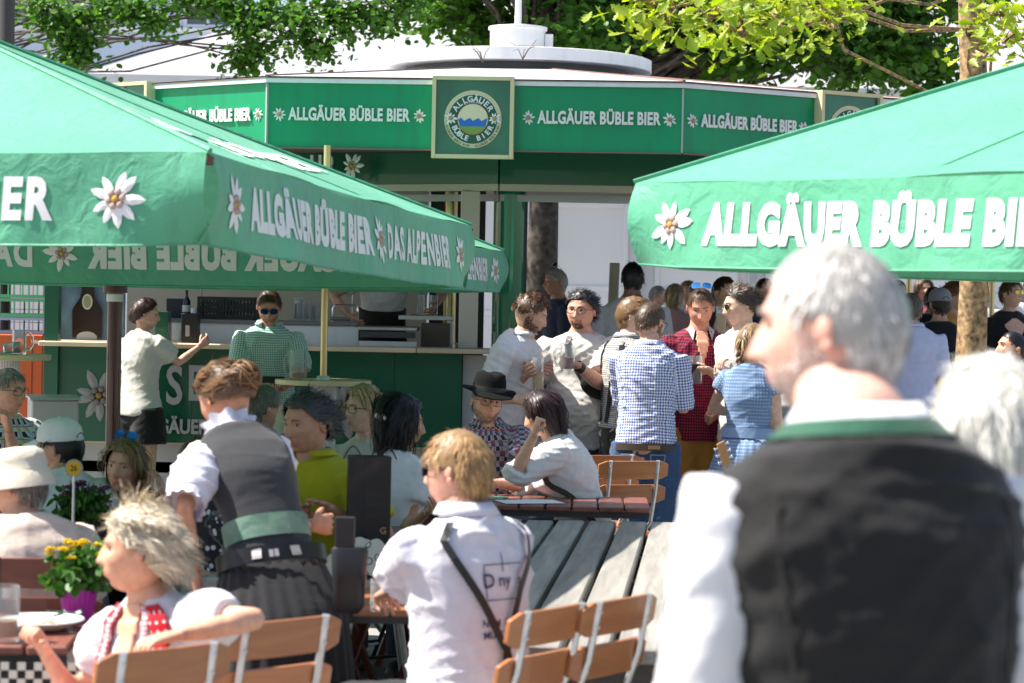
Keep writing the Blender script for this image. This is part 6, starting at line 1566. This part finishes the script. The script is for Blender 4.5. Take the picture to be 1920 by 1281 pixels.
def shell(R, t0, t1, infl, m, name, keep, n=44, rows=18):
    """fitted garment panel over the trunk where keep(t, angle) is true"""
    rg = R['trings'](t0, t1, infl, rows); V = []; F = []
    T_ = np.linspace(t0, t1, rows)
    for (c_, sd, fw, rx, ry) in rg:
        for j in range(n):
            a = 2 * pi * j / n; kk = (abs(cos(a)) ** 2.3 + abs(sin(a)) ** 2.3) ** (-1 / 2.3); V.append(tuple(c_ + sd * (rx * cos(a) * kk) + fw * (ry * sin(a) * kk)))
    for i in range(rows - 1):
        for j in range(n):
            a = 2 * pi * (j + .5) / n; t = (T_[i] + T_[i + 1]) / 2
            if keep(t, a): F.append((i * n + j, i * n + (j + 1) % n, (i + 1) * n + (j + 1) % n, (i + 1) * n + j))
    o = MB().add(V, F).build(name, m, R['root'], smooth=180); md = o.modifiers.new('s', 'SOLIDIFY'); md.thickness = .006; md.offset = 1
    add_pat(o.data, np.array(V), [(R['spine'](-.3)[0], R['spine'](.95)[0], .15, (1, 0, 0), 0)]); return o
fr_ = lambda a: abs((a - pi / 2 + pi) % (2 * pi) - pi)
shell(R, -.05, .97, .016, red, 'bodice', lambda t, a: (t < .52) or (t < .70 and fr_(a) > .42) or (.40 < fr_(a) < .95) or (fr_(a) > 2.1 and t < .9), 80, 30)
shell(R, .40, .97, .021, redg, 'bodice_trim', lambda t, a: .36 < fr_(a) < .50 and t > .5, 90, 24)
shell(R, .5, .70, .013, skin('skin_8f4c33', (.56, .30, .20)), 'neckline', lambda t, a: False) if False else None
shell(R, .62, .98, .0105, skin('skin_8f4c33', (.56, .30, .20)), 'decollete', lambda t, a: fr_(a) < .62 * (t - .48) and t > .58, 100, 40)
# --- bucket hat man
R = person('man in cream polo shirt and white bucket hat, back turned', xat(85, 7.95, 1000), 7.95, -150, 1.62, sit=True, lean=20, side=4, seat=.47, head=(38, 8, 0), skin_c=S2, seed=10, voxel=.011, fat=.12, hair=dict(style='short', col=GR), shirt=dict(m=creamc, sleeve=.82, infl=.018, flare=.025, hem=-.2), collar=dict(m=creamc, h=.04), legs=dict(m=navy), L_arm=(P(-60, 1130, 8.4), (.5, .5, -.5)), R_arm=(P(60, 1150, 8.4), (-.5, .3, -.6)))
hat(R['root'], R['HM'], 'bucket', cloth('white_canvas_hat', (.60, .55, .44)))
# --- striped shirt at left edge
person('person in striped shirt cut by the left edge', xat(-55, 8.3, 1000), 8.3, -160, 1.6, sit=True, lean=14, seat=.5, seed=11, voxel=.014, hair=dict(style='short', col=BR), shirt=dict(m=stripec, sleeve=.8, infl=.016), legs=dict(m=navy), face=False)
# --- white cap man
R = person('man in white baseball cap and white T-shirt, back turned', xat(128, 9.95, 900), 9.95, -160, 1.60, stool_label='brown wooden stool under the man in the white cap', sit=True, lean=24, seat=.48, head=(50, 4, 0), skin_c=S2, seed=12, voxel=.012, hair=dict(style='short', col=BK, back=-.075), shirt=dict(m=white, sleeve=.7, infl=.016, hem=-.2), legs=dict(m=navy), L_arm=(P(30, 1000, 9.7), (.5, .3, -.6)), R_arm=(P(170, 1010, 9.6), (-.5, .3, -.6)))
hat(R['root'], R['HM'], 'cap', cloth('white_cap_cotton', (.72, .72, .74), wrinkle=.12), mat('cap_opening', (.02, .018, .016), rough=.9))
# --- lady with blue sunglasses on her head
R = person('older woman with blue mirrored sunglasses in her hair', xat(262, 10.3, 900), 10.3, -5, 1.52, 'f', stool_label='brown wooden stool under the woman with blue sunglasses', sit=True, lean=34, seat=.48, head=(-10, 2, 6), skin_c=(.46, .25, .17), seed=13, voxel=.014, hp=dict(w=1.0, old=1, jaw=.3), hair=dict(style='bob', col=(.22, .14, .06), len=.13, curl=.25), shirt=dict(m=flowb, sleeve=.6), legs=dict(m=navy), L_arm=(P(305, 925, 10.0), (.8, 0, -.6)), hands=(('relax', (-1, 0, 0), (-.3, 0, 1)), 'relax'), glasses=dict(up=True, lens=(.03, .22, .75), col=(.02, .05, .2), mirror=True))
# --- somebody in a patterned top behind the waitress
person('seated woman in black and white patterned top behind the waitress', xat(425, 9.3, 1000), 9.3, -70, 1.55, 'f', sit=True, lean=10, seat=.46, head=(-10, 10, 0), seed=14, voxel=.015, skin_c=S2, hair=dict(style='bob', col=BR), shirt=dict(m=flowb, sleeve=.4), legs=dict(m=navy), L_arm=(P(395, 1085, 9.1), (.2, .2, -1)))
# --- yellow polo
R = person('man with grey black hair in a bright yellow polo shirt', xat(608, 9.75, 900), 9.75, -32, 1.74, stool_label='brown wooden stool under the yellow polo shirt', sit=True, lean=12, head=(-10, 6, 0), skin_c=(.40, .21, .14), seed=15, voxel=.011, fine=True, fat=.14, hp=dict(w=1.08, jaw=.9, nose=1.2, old=1), hair=dict(style='short', col=(.055, .055, .055), len=.055, th=.022, dir='swept', part=.2), shirt=dict(m=yel, sleeve=.7, infl=.016, flare=.02, hem=-.2), collar=dict(m=yel, h=.045, open=.5), legs=dict(m=navy), R_arm=(P(560, 968, 9.45), (-.3, .4, -.8)), L_arm=(P(640, 965, 9.4), (.5, .3, -.8)), hands=(('flat', (0, 0, -1)), ('flat', (0, 0, -1))))
# --- black curls
R = person('woman with long black curls and pearl hair clip in white blouse', xat(728, 10.45, 850), 10.45, 150, 1.64, 'f', stool_label='brown wooden stool under the woman with black curls', sit=True, lean=10, head=(-55, 6, 0), skin_c=S2, seed=16, voxel=.012, fine=True, hair=dict(style='long', col=(.010, .008, .008), len=.24, th=.026, curl=.28, dens=1.6, grav=.35), shirt=dict(m=white, sleeve=.5, infl=.014, flare=.02, hem=-.15), legs=dict(m=navy), R_arm=(P(800, 960, 10.2), (.2, .2, -.9)), L_arm=(P(640, 960, 10.3), (.5, .2, -.6)))
cm = MB(); cm.ball((0, 0, 0), .02, 10, sc=(1, .5, .8)); cm.ball((.018, 0, .004), .012, 8); cm.ball((-.016, 0, -.004), .012, 8); o = cm.build('hair_clip', mat('pearl', (.65, .5, .45), rough=.25), R['root'], smooth=True); o.location = R['Jl']['head'] + Vector((.03, .125, .035))
# --- blonde with glasses
person('blonde woman in dark glasses looking left, behind the black curls', xat(700, 11.4, 850), 11.4, -30, 1.68, 'f', stool_label='brown wooden stool under the blonde woman in glasses', sit=True, lean=8, head=(-20, 0, 0), skin_c=S3, seed=17, voxel=.014, hair=dict(style='bob', col=(.40, .28, .14), len=.10), shirt=dict(m=offw, sleeve=.6), legs=dict(m=navy), glasses=dict(col=(.02, .012, .01)), L_arm=(P(770, 930, 11.1), (.5, .2, -.7)))
person('grey haired man seen from behind at the bar table', xat(478, 11.2, 850), 11.2, 160, 1.66, sit=True, lean=6, head=(-35, 8, 0), skin_c=S4, seed=18, voxel=.014, hair=dict(style='short', col=(.16, .145, .12), len=.03), shirt=dict(m=navyp, sleeve=.7), legs=dict(m=navy), face=False)
R = person('bowed person in pale straw coloured hat behind the yellow polo', xat(540, 11.0, 850), 11.0, 175, 1.5, 'f', sit=True, lean=10, seat=.50, head=(0, 12, 0), seed=19, voxel=.016, hair=dict(style='short', col=GR), shirt=dict(m=offw, sleeve=.7), legs=dict(m=navy), face=False)
hat(R['root'], R['HM'], 'bucket', cloth('straw_grey_hat', (.36, .35, .27)))
R = person('man in yellow and blue plaid shirt at the left edge', xat(-8, 12.6, 800), 12.6, 40, 1.72, sit=True, lean=12, head=(20, 6, 0), seed=20, voxel=.014, skin_c=S4, hair=dict(style='short', col=GR), shirt=dict(m=yplaid, sleeve=.8, infl=.018), legs=dict(m=blackc), glasses=dict(col=(.02, .02, .02)), L_arm=(P(14, 800, 12.3), (.4, .3, -.8)))
# --- hat man and the woman opposite
R = person('smiling man in black felt hat and plaid shirt', xat(918, 12.95, 850), 12.95, 8, 1.66, stool_label='brown wooden stool under the man in the felt hat', sit=True, lean=12, side=-4, head=(6, 4, 6), skin_c=(.52, .27, .19), seed=21, voxel=.011, fine=True, fat=.08, hp=dict(w=1.03, jaw=.7, nose=1.15, old=1), hair=dict(style='short', col=GR), beard=((.20, .16, .13), .006, True, .7), shirt=dict(m=plaid, sleeve=.9, infl=.018), collar=dict(m=plaid, h=.04, open=.5), legs=dict(m=navy), glasses=dict(col=(.03, .025, .02)), R_arm=(P(880, 915, 12.5), (-.5, .3, -.7)), L_arm=(P(975, 905, 12.4), (.5, .3, -.7)))
hat(R['root'], R['HM'], 'fedora', mat('black_felt', (.007, .008, .008), rough=.95, spec=.15), mat('hat_ribbon', (.012, .013, .013), rough=.5))
R = person('dark haired woman in white blouse propping her head on her hand', xat(1098, 12.3, 850), 12.3, -88, 1.64, 'f', stool_label='brown wooden stool under the woman propping her head', sit=True, lean=24, head=(-4, 18, 0), skin_c=(.56, .32, .23), seed=22, voxel=.011, fine=True, fat=.22, bust=.05, hair=dict(style='bob', col=(.030, .012, .016), len=.17, th=.024, dens=1.7, grav=.3), shirt=dict(m=white, sleeve=1.15, infl=.022, sinfl=.03, flare=.006, hem=-.3, fold=.0085), legs=dict(m=navy), L_arm=(P(1003, 812, 11.95), (-.2, -.6, -1)), R_arm=(P(915, 905, 12.15), (-.2, .2, -1)), hands=(('fist', (0, .3, .2), (.2, .2, 1)), ('relax', (0, 0, -1))))
surf_strip(R, [(.95, .9), (.5, .35), (.1, -.3), (-.1, -.8)], mat('olive_strap', (.06, .055, .035), rough=.6), .03, .045, 'bag_strap')
# --- standing group
R = person('curly haired man in white shirt leaning over with a beer', xat(935, 15.0, 750), 15.0, 66, 1.83, lean=20, head=(12, 22, 0), skin_c=S1, seed=23, voxel=.011, fine=True, hp=dict(w=.98), hair=dict(style='curly', col=(.13, .065, .03), dens=1.5, back=-.01, len=.03), beard=((.10, .05, .028), .006, True, 1.0), shirt=dict(m=white, sleeve=1.35, infl=.018, sinfl=.024, hem=-.2, fold=.0085), collar=dict(m=white, h=.04, open=.4), legs=dict(m=navy), L_arm=(P(990, 700, 14.8), (-.1, .5, -.8)), R_arm=(P(978, 752, 14.6), (-.1, 1, -.7)), hands=('grip', 'relax'), eyes_down=True)
mug('half full tall beer glass in the curly haired man\'s hand', R['J']['wrL'] + Vector((.06, -.05, -.10)), .20, .036, .55, BEERL, 0, False, None, False)
s = st(1090, 532, 15.3); R = person('bearded man with black glasses in white T-shirt and belt bag', yaw=-14, head=(-6, 2, 0), skin_c=(.52, .27, .19), seed=24, voxel=.011, fine=True, fat=.16, belly=.10, hp=dict(w=1.1, jaw=.9), hair=dict(style='short', col=(.012, .010, .010), len=.05, th=.02, dir='swept', part=.15), beard=((.02, .012, .01), .007, False, .6), glasses=dict(col=(.012, .012, .012)), shirt=dict(m=offw, sleeve=.75, infl=.02, flare=.025, hem=-.30, fold=.0075), legs=dict(m=brownc, len=1.1), L_arm=(P(1082, 685, 14.85), (.35, .3, -1)), R_arm=(P(1012, 700, 15.0), (-.5, .3, -.6)), hands=(('grip', (0, .3, 1), (-1, -.1, .1)), 'grip'), **s)
mug('mug of dark red beer held by the bearded man', R['J']['wrL'] + Vector((-.06, -.05, -.035)), .155, .044, .5, mat('red_beer', (.16, .012, .012), rough=.08), pi, False)
surf_strip(R, [(.97, 1.9), (.75, 1.75), (.5, 1.35), (.3, .7), (.15, .1)], BLACK, .035, .032, 'bag_strap'); bg_ = MB(); bg_.ball((0, 0, 0), .12, 14, sc=(1.0, .38, .62)); o = bg_.build('belt_bag', cloth('black_nylon_bag', (.015, .015, .016)), R['root'], smooth=True); c_, sd_, fw_, rx_, ry_ = R['trings'](.42, .421, .03, 2)[0]; o.location = c_ + sd_ * rx_ * .70 + fw_ * ry_ * .95; o.rotation_euler = (0, .35, .6)
belt_w = MB(); w0 = R['Jl']['wrL']; e0 = R['Jl']['elL']; ax_ = (e0 - w0).normalized(); belt_w.tube([w0 + ax_ * .01, w0 + ax_ * .045], [.036, .037], 14); belt_w.build('wrist_watch', BLACK, R['root'])
s = st(1170, 541, 14.95); R = person('man in black and white checked shirt with blue patterned sunglasses', yaw=112, head=(-28, 2, 0), skin_c=S3, seed=25, voxel=.011, fine=True, hair=dict(style='short', col=(.26, .14, .055), len=.035, th=.014, dir='fwd'), glasses=dict(col=(.30, .42, .62), lens=(.02, .03, .05)), shirt=dict(m=bwc, sleeve=1.05, infl=.016, hem=-.02), collar=dict(m=bwc, h=.04), legs=dict(m=cloth('black_leather_breeches', (.018, .017, .017), rough=.5), len=1.15, infl=.02), R_arm=(P(1225, 690, 14.75), (-.2, .6, -.8)), L_arm=(P(1235, 680, 15.1), (.4, .5, -.8)), **s)
surf_strip(R, [(.05, -1.35), (.6, -1.1), (.95, -.7)], BLACK, .03, .022, 'brace'); surf_strip(R, [(.05, -1.8), (.6, -2.0), (.95, -2.3)], BLACK, .03, .0225, 'brace')
EMB = mat('cream_embroidery', (.52, .47, .38), rough=.8); l = R['Jl']
for n_, s_ in (('R', -1), ('L', 1)):
    for dy in (-.035, .035):
        h_, k_ = l['hip' + n_], l['kn' + n_]; MB().tube([Vector((h_.x + s_ * .115, h_.y + dy * (1.2 - .5 * i / 7), h_.z + (k_.z - h_.z) * (i + 1) / 8.5)) - Vector((s_ * .018 * i / 7, 0, 0)) for i in range(8)], .003, 4).build('embroidery', EMB, R['root'])
    e = MB(); edelweiss(e, Matrix.Translation(l['hip' + n_] + Vector((s_ * .112, 0, -.05))) @ Matrix.Rotation(s_ * pi / 2, 4, 'Y'), .035, 3); e.build('embroidered_flower', [EMB, EMB, EMB], R['root'])
s = st(1214, 572, 14.15); s['H'] = 1.77; R = person('man in blue checked shirt and rolled jeans with back turned', yaw=170, lean=9, head=(-30, 16, 0), skin_c=S1, seed=26, voxel=.011, fine=True, hair=dict(style='short', col=(.10, .06, .035), len=.022, th=.009, recede=.4), beard=((.07, .04, .03), .006, True, .9), glasses=dict(col=(.01, .01, .01)), shirt=dict(m=bluec, sleeve=.98, infl=.013, flare=.012, sinfl=.012, hem=-.10, fold=.008), collar=dict(m=bluec, h=.035), legs=dict(m=denim, len=1.42, infl=.026, flare=.02, fold=.008), L_arm=(P(1190, 690, 14.5), (.1, .3, -1)), R_arm=(P(1285, 712, 14.4), (-.1, .3, -1)), **s)
belt(R, -.11, mat('brown_belt', (.05, .03, .02), rough=.5), .022, .02); surf_strip(R, [(-.13, -1.9), (-.09, -1.9)], mat('tan_leather', (.32, .20, .11), rough=.6), .07, .030, 'leather_patch')
for a in (-1.12, -2.02):
    for q in ([(-.19, a - .22), (-.31, a - .18)], [(-.19, a + .22), (-.31, a + .18)], [(-.19, a - .22), (-.19, a + .22)], [(-.31, a - .18), (-.335, a), (-.31, a + .18)]): surf_strip(R, q, mat('denim_seam', (.16, .20, .27), rough=.8), .006, .030, 'pocket_seam', .003)
ph = MB().box((0, 0, 0), (.07, .008, .14), bev=.003).build('mobile_phone', BLACK); ph.location = R['J']['wrR'] + Vector((.02, -.02, .05)); ph.rotation_euler = (.9, 0, .5); tag(ph, 'dark phone in the hand of the jeans wearer', 'phone')
s = st(1308, 533, 15.15); s['H'] += .03; R = person('man in dark red checked shirt and ochre shorts, sunglasses on head', yaw=6, lean=4, head=(-8, 20, 0), skin_c=(.52, .25, .17), seed=27, voxel=.011, fine=True, hp=dict(w=1.0, jaw=.8), hair=dict(style='short', col=(.10, .055, .028), len=.03, recede=.5), glasses=dict(up=True, lens=(.05, .30, .80), col=(.5, .5, .5), mirror=True), shirt=dict(m=redc, sleeve=.88, infl=.02, flare=.022, hem=-.2, fold=.0085), legs=dict(m=ochre, len=1.08, infl=.028, flare=.02), R_arm=(P(1300, 700, 14.75), (-.35, .3, -1)), L_arm=(P(1348, 775, 15.0), (.9, .5, .1)), hands=('fist', ('grip', (0, .3, 1), (.4, -.8, .1))), eyes_down=True, **s)
shell(R, .55, 1.0, .034, skin('skin_843f2b', (.52, .25, .17)), 'open_neckline', lambda t, a: fr_(a) < .7 * (t - .62), 140, 44)
c_, u_, sd_, _ = R['spine'](.99)
for s_ in (-1, 1): MB().add([tuple(c_ + sd_ * (s_ * .055) + Vector((0, -.05, .03))), tuple(c_ + sd_ * (s_ * .085) + Vector((0, -.06, -.0))), tuple(c_ + sd_ * (s_ * .06) + Vector((0, -.115, -.06))), tuple(c_ + sd_ * (s_ * .045) + Vector((0, -.09, -.0)))], [(0, 1, 2, 3)]).build('collar_wing', cloth('grey_collar', (.40, .40, .42)), R['root'])
mug('mug of dark beer held by the red checked shirt', R['J']['wrR'] + Vector((.0, -.10, -.06)), .17, .046, .72, BEERD, pi, False)
s = st(1400, 520, 14.85); R = person('man in aviator sunglasses and cream shirt facing left', yaw=-62, head=(-12, 8, 0), skin_c=S3, seed=28, voxel=.012, fine=True, hp=dict(w=1.05, jaw=.6), hair=dict(style='short', col=(.06, .035, .02), len=.05, th=.02, dir='swept', part=-.2), glasses=dict(col=(.55, .45, .25), lens=(.02, .018, .015), shape='round'), shirt=dict(m=offw, sleeve=.9, infl=.02), legs=dict(m=navy), R_arm=(P(1335, 700, 14.6), (-.2, .6, -.6)), L_arm=(P(1372, 700, 14.4), (.3, .4, -.8)), hands=(('grip', (0, 0, 1)), ('flat', (0, 0, -1))), **s)
mug('empty mug beside the blue dress', P(1366, 712, 14.45) + Vector((0, 0, -.03)), .15, .044, .05, BEER, pi, False)
s = st(1405, 592, 14.2); R = person('girl in blue dotted dress with blonde braid', yaw=160, H=1.64, sex='f', head=(-20, 10, 0), skin_c=S3, seed=29, voxel=.013, hair=dict(style='up', col=(.30, .19, .09), bun=False, len=.09), shirt=dict(m=bluedress, sleeve=.35, infl=.012, hem=.0), skirt=dict(m=bluedress, z=.55, w=.10), L_arm=(P(1410, 772, 14.4), (1, .2, 0)), face=False, **{q: s[q] for q in ('x', 'y', 'zoff')})
br = MB(); p0 = R['Jl']['head'] + Vector((.055, .06, -.05)); 
for k_ in range(2):
    br.tube([tuple(p0 + Vector((.014 * sin(i * 1.6 + k_ * pi), .02 + .010 * cos(i * 1.6 + k_ * pi), -.018 * i))) for i in range(16)], [.012 - .0003 * i for i in range(16)], 7)
o = br.build('braid', hairmat('hair_braid', (.30, .19, .09)), R['root'], smooth=True)
belt(R, .2, cloth('apron_band', (.22, .32, .5)), .026, .03, 'apron_band')
# --- mint shirt, barmaid, waitress at the bar
s = st(503, 553, 16.85); s['H'] = 1.80 - s['zoff']; R = person('man in mint gingham shirt reading his phone at the standing table', yaw=4, lean=7, head=(2, 24, 0), skin_c=(.46, .24, .17), seed=30, fat=.08, voxel=.011, fine=True, hp=dict(w=1.02, jaw=.8), hair=dict(style='short', col=(.08, .045, .022), len=.03, th=.014), beard=((.10, .06, .035), .004, True, .5), glasses=dict(col=(.01, .012, .02), lens=(.01, .05, .22), mirror=True), shirt=dict(m=mint, sleeve=.85, infl=.014, flare=.02, sinfl=.012, hem=-.26, fold=.0085), collar=dict(m=mint, h=.045, open=.55), legs=dict(m=navy), R_arm=(P(490, 724, 16.5), (-.8, .3, -.7)), L_arm=(P(530, 728, 16.45), (.8, .3, -.7)), hands=(('hold', (-.3, 0, 1)), ('hold', (.3, 0, 1))), **s)
ph = MB().box((0, 0, 0), (.15, .008, .075), bev=.003).build('mobile_phone', BLACK); ph.location = P(512, 712, 16.42); ph.rotation_euler = (-1.0, 0, 0); tag(ph, 'phone in the hands of the mint shirt', 'phone')
s = st(262, 548, 17.25); R = person('barmaid in white T-shirt and black shorts reaching over the counter', yaw=142, H=s['H'], sex='f', lean=3, head=(-40, 6, 0), skin_c=(.50, .29, .21), seed=31, voxel=.012, fine=True, hair=dict(style='up', col=(.05, .022, .014), bunpos=(0, .075, -.03), bunr=.04, dens=1.3), shirt=dict(m=offw, sleeve=.62, infl=.02, flare=.02, hem=-.18), legs=dict(m=blackc, len=.72, infl=.03, flare=.035), R_arm=(P(376, 648, 17.55), (.1, .2, -1)), x=s['x'], y=s['y'], zoff=s['zoff'])
R = person('bartender in white T-shirt and dark apron behind the sink', xat(716, 18.95, 600), 18.95, 10, 1.80, lean=18, head=(0, 20, 0), skin_c=S2, seed=32, voxel=.014, zoff=.46, hair=dict(style='short', col=DB), shirt=dict(m=offw, sleeve=.6), vest=dict(m=cloth('brown_black_apron', (.022, .016, .012)), top=.42, hem=-.3, infl=.03, name='apron'), legs=dict(m=blackc), R_arm=(P(655, 592, 18.45), (-.3, .4, .3)), L_arm=(P(815, 575, 18.6), (.4, .4, .2)))
# --- right hand background
def bgp(label, px, top, d, yaw, sex='m', col=None, hairs=None, sk=S1, sleeve=.7, leg=None, seed=50, **k):
    s = st(px, top, d); s['H'] = max(1.5, min(1.98, s['H'])); return person(label, yaw=yaw, sex=sex, skin_c=sk, seed=seed, voxel=k.pop('voxel', .017), hair=hairs or dict(style='short', col=DB), shirt=dict(m=col, sleeve=sleeve, infl=.018), legs=dict(m=leg or navy), **s, **k)
bgp('man in light blue linen shirt with back turned, floral shorts', 1708, 537, 18.0, 178, col=lblue, hairs=dict(style='short', col=(.15, .11, .075), recede=1, len=.035), sk=S4, sleeve=.95, leg=florals, seed=51, voxel=.013, fat=.1, head=(12, 0, 0), collar=dict(m=lblue, h=.04))
R = bgp('man in grey cap and black T-shirt with back turned', 1760, 531, 18.9, 172, col=blackc, sk=S2, seed=52, voxel=.013, head=(25, 0, 0), beard=(DB, .01)); hat(R['root'], R['HM'], 'cap', cloth('grey_cap', (.20, .20, .20)), mat('cap_opening', (.02, .018, .016), rough=.9))
bgp('woman with curly auburn hair behind the grey cap', 1775, 520, 20.5, 70, 'f', col=orangec, hairs=dict(style='curly', col=(.20, .085, .03), len=.06, th=.035), seed=53)
R = bgp('woman in black top and yellow mirrored sunglasses by the brass pole', 1888, 512, 20.2, 12, 'f', col=blackc, hairs=dict(style='up', col=(.08, .045, .02), bun=False), seed=54, sleeve=.8, head=(28, -6, 0), voxel=.014, glasses=dict(col=(.5, .4, .1), lens=(.75, .50, .05), mirror=True, shape='round'), bust=.05)
shell(R, .6, .93, .023, skin('skin_7f4934', S1), 'neckline', lambda t, a: fr_(a) < .5 * min(1, (.93 - t) * 8) * min(1, (t - .58) * 5), 140, 50)
person('short haired man in blue denim shirt seated at the right edge', xat(1912, 15.6, 700), 15.6, -60, 1.72, sit=True, seed=55, voxel=.014, head=(-15, -8, 0), lean=6, seat=.80, skin_c=S2, hair=dict(style='short', col=BK, len=.012, th=.004), shirt=dict(m=teal, sleeve=1.0), legs=dict(m=navy))
bs = empty('bar_stool', (xat(1912, 15.6, 700), 15.6, 0), 0, 'dark bar stool at the right edge', 'stool'); MB().lathe([(0, .69), (.18, .69), (.19, .71), (.18, .735), (0, .735)], 24, cap=False).build('seat', BLACK, bs); MB().lathe([(.2, 0), (.2, .02), (.03, .03), (.025, .69)], 20).build('pedestal', DKSTEEL, bs)
bgp('dark haired man in pale grey T-shirt with back turned', 1182, 462, 18.2, 175, col=greyc, hairs=dict(style='short', col=BK), sk=(.20, .11, .08), seed=56, voxel=.013, fat=.08, head=(10, 0, 0))
bgp('grey haired man in navy polo by the tree trunk', 1050, 492, 21.0, -70, col=navyp, hairs=dict(style='short', col=WH), sk=S4, seed=57, voxel=.014, glasses=dict(up=True, lens=(.02, .02, .02)))
bgp('man in blue grey shirt with braces behind the sunglasses wearer', 1345, 505, 18.6, 40, col=cloth('slate_blue_shirt', (.06, .09, .17)), sk=S2, seed=58, sleeve=1.4)
bgp('woman lifting a golden beer behind the red checked shirt', 1352, 572, 17.2, -5, 'f', col=pinkc, hairs=dict(style='bob', col=DB), sk=S2, seed=59, L_arm=(P(1372, 615, 16.85), (.6, 0, -.8)), hands=('grip', 'relax'))
mug('golden beer with foam raised behind the group', P(1352, 602, 16.7) + Vector((0, 0, -.09)), .19, .036, .75, BEERL, 0, True, None, False)
for i, (px, top, d, yaw, sx, cl_, hc_, lab) in enumerate(((1258, 525, 23.5, 150, 'f', pinkc, BL, 'distant woman in pink with straw coloured hair'), (1290, 520, 25.0, -20, 'f', white, (.30, .2, .1), 'distant woman in white left of the sunglasses on the head'), (1672, 515, 22.5, 30, 'm', greyc, BK, 'distant dark haired man beside the far brass pole'), (1725, 512, 24.5, 10, 'f', cloth('rose_top', (.45, .12, .13)), BR, 'distant woman in rose top behind the brass pole'), (1842, 510, 24.0, -30, 'f', white, BL, 'distant woman in white just right of the oak trunk'), (1918, 515, 25.5, 180, 'f', white, WH, 'distant white haired woman at the right edge'), (1425, 512, 22.0, 20, 'm', navyp, DB, 'distant man in navy behind the aviator glasses'), (1745, 528, 21.8, 160, 'm', blackc, BK, 'distant man in black behind the grey cap'), (1222, 530, 26.5, 70, 'm', lblue, GR, 'distant man in light blue near the marquee wall'))):
    bgp(lab, px, top, d, yaw, sx, col=cl_, hairs=dict(style='bob' if sx == 'f' else 'short', col=hc_, dens=.6), seed=70 + i, voxel=.022, face=False)
# guitar leaning beyond the waistcoat
g = empty('acoustic_guitar', at(1375, 900, 10.5) - Vector((0, 0, 0)), 0, 'guitar with tuning pegs on its wooden headstock, body hidden', 'guitar'); gp = at(1356, 848, 10.5); g.location = gp; g.rotation_euler = (0, radians(-22), .6); g.scale = (.72, .72, .72)
WD = wood('guitar_wood', (.36, .16, .05), (.45, .22, .08), scale=(20, 20, 3), coat=.5)
MB().box((0, 0, -.01), (.062, .016, .15), bev=.004).build('headstock', WD, g); MB().box((0, -.003, -.41), (.046, .022, .64), bev=.004).build('neck', WD, g)
for sx in (-1, 1):
    for z in (-.05, -.005, .04): MB().tube([(sx * .03, 0, z), (sx * .05, 0, z)], .004, 6).ball((sx * .054, 0, z), .009, 8, sc=(.8, .6, 1.1)).build('tuning_peg', GALV, g)
gb = MB(); PB = [(( .12 + .045 * cos(2 * a) + .03 * sin(a) * -1) * cos(a), (.21 + .01 * cos(2 * a)) * sin(a)) for a in np.linspace(0, 2 * pi, 40)[:-1]]; gb.prism([(x_, z_ - .90) for x_, z_ in PB], 0, .09, 0, Matrix.Rotation(pi / 2, 4, 'X')); gb.build('body', WD, g, bevel=.006)
bpy.data.scenes.remove(SCR)
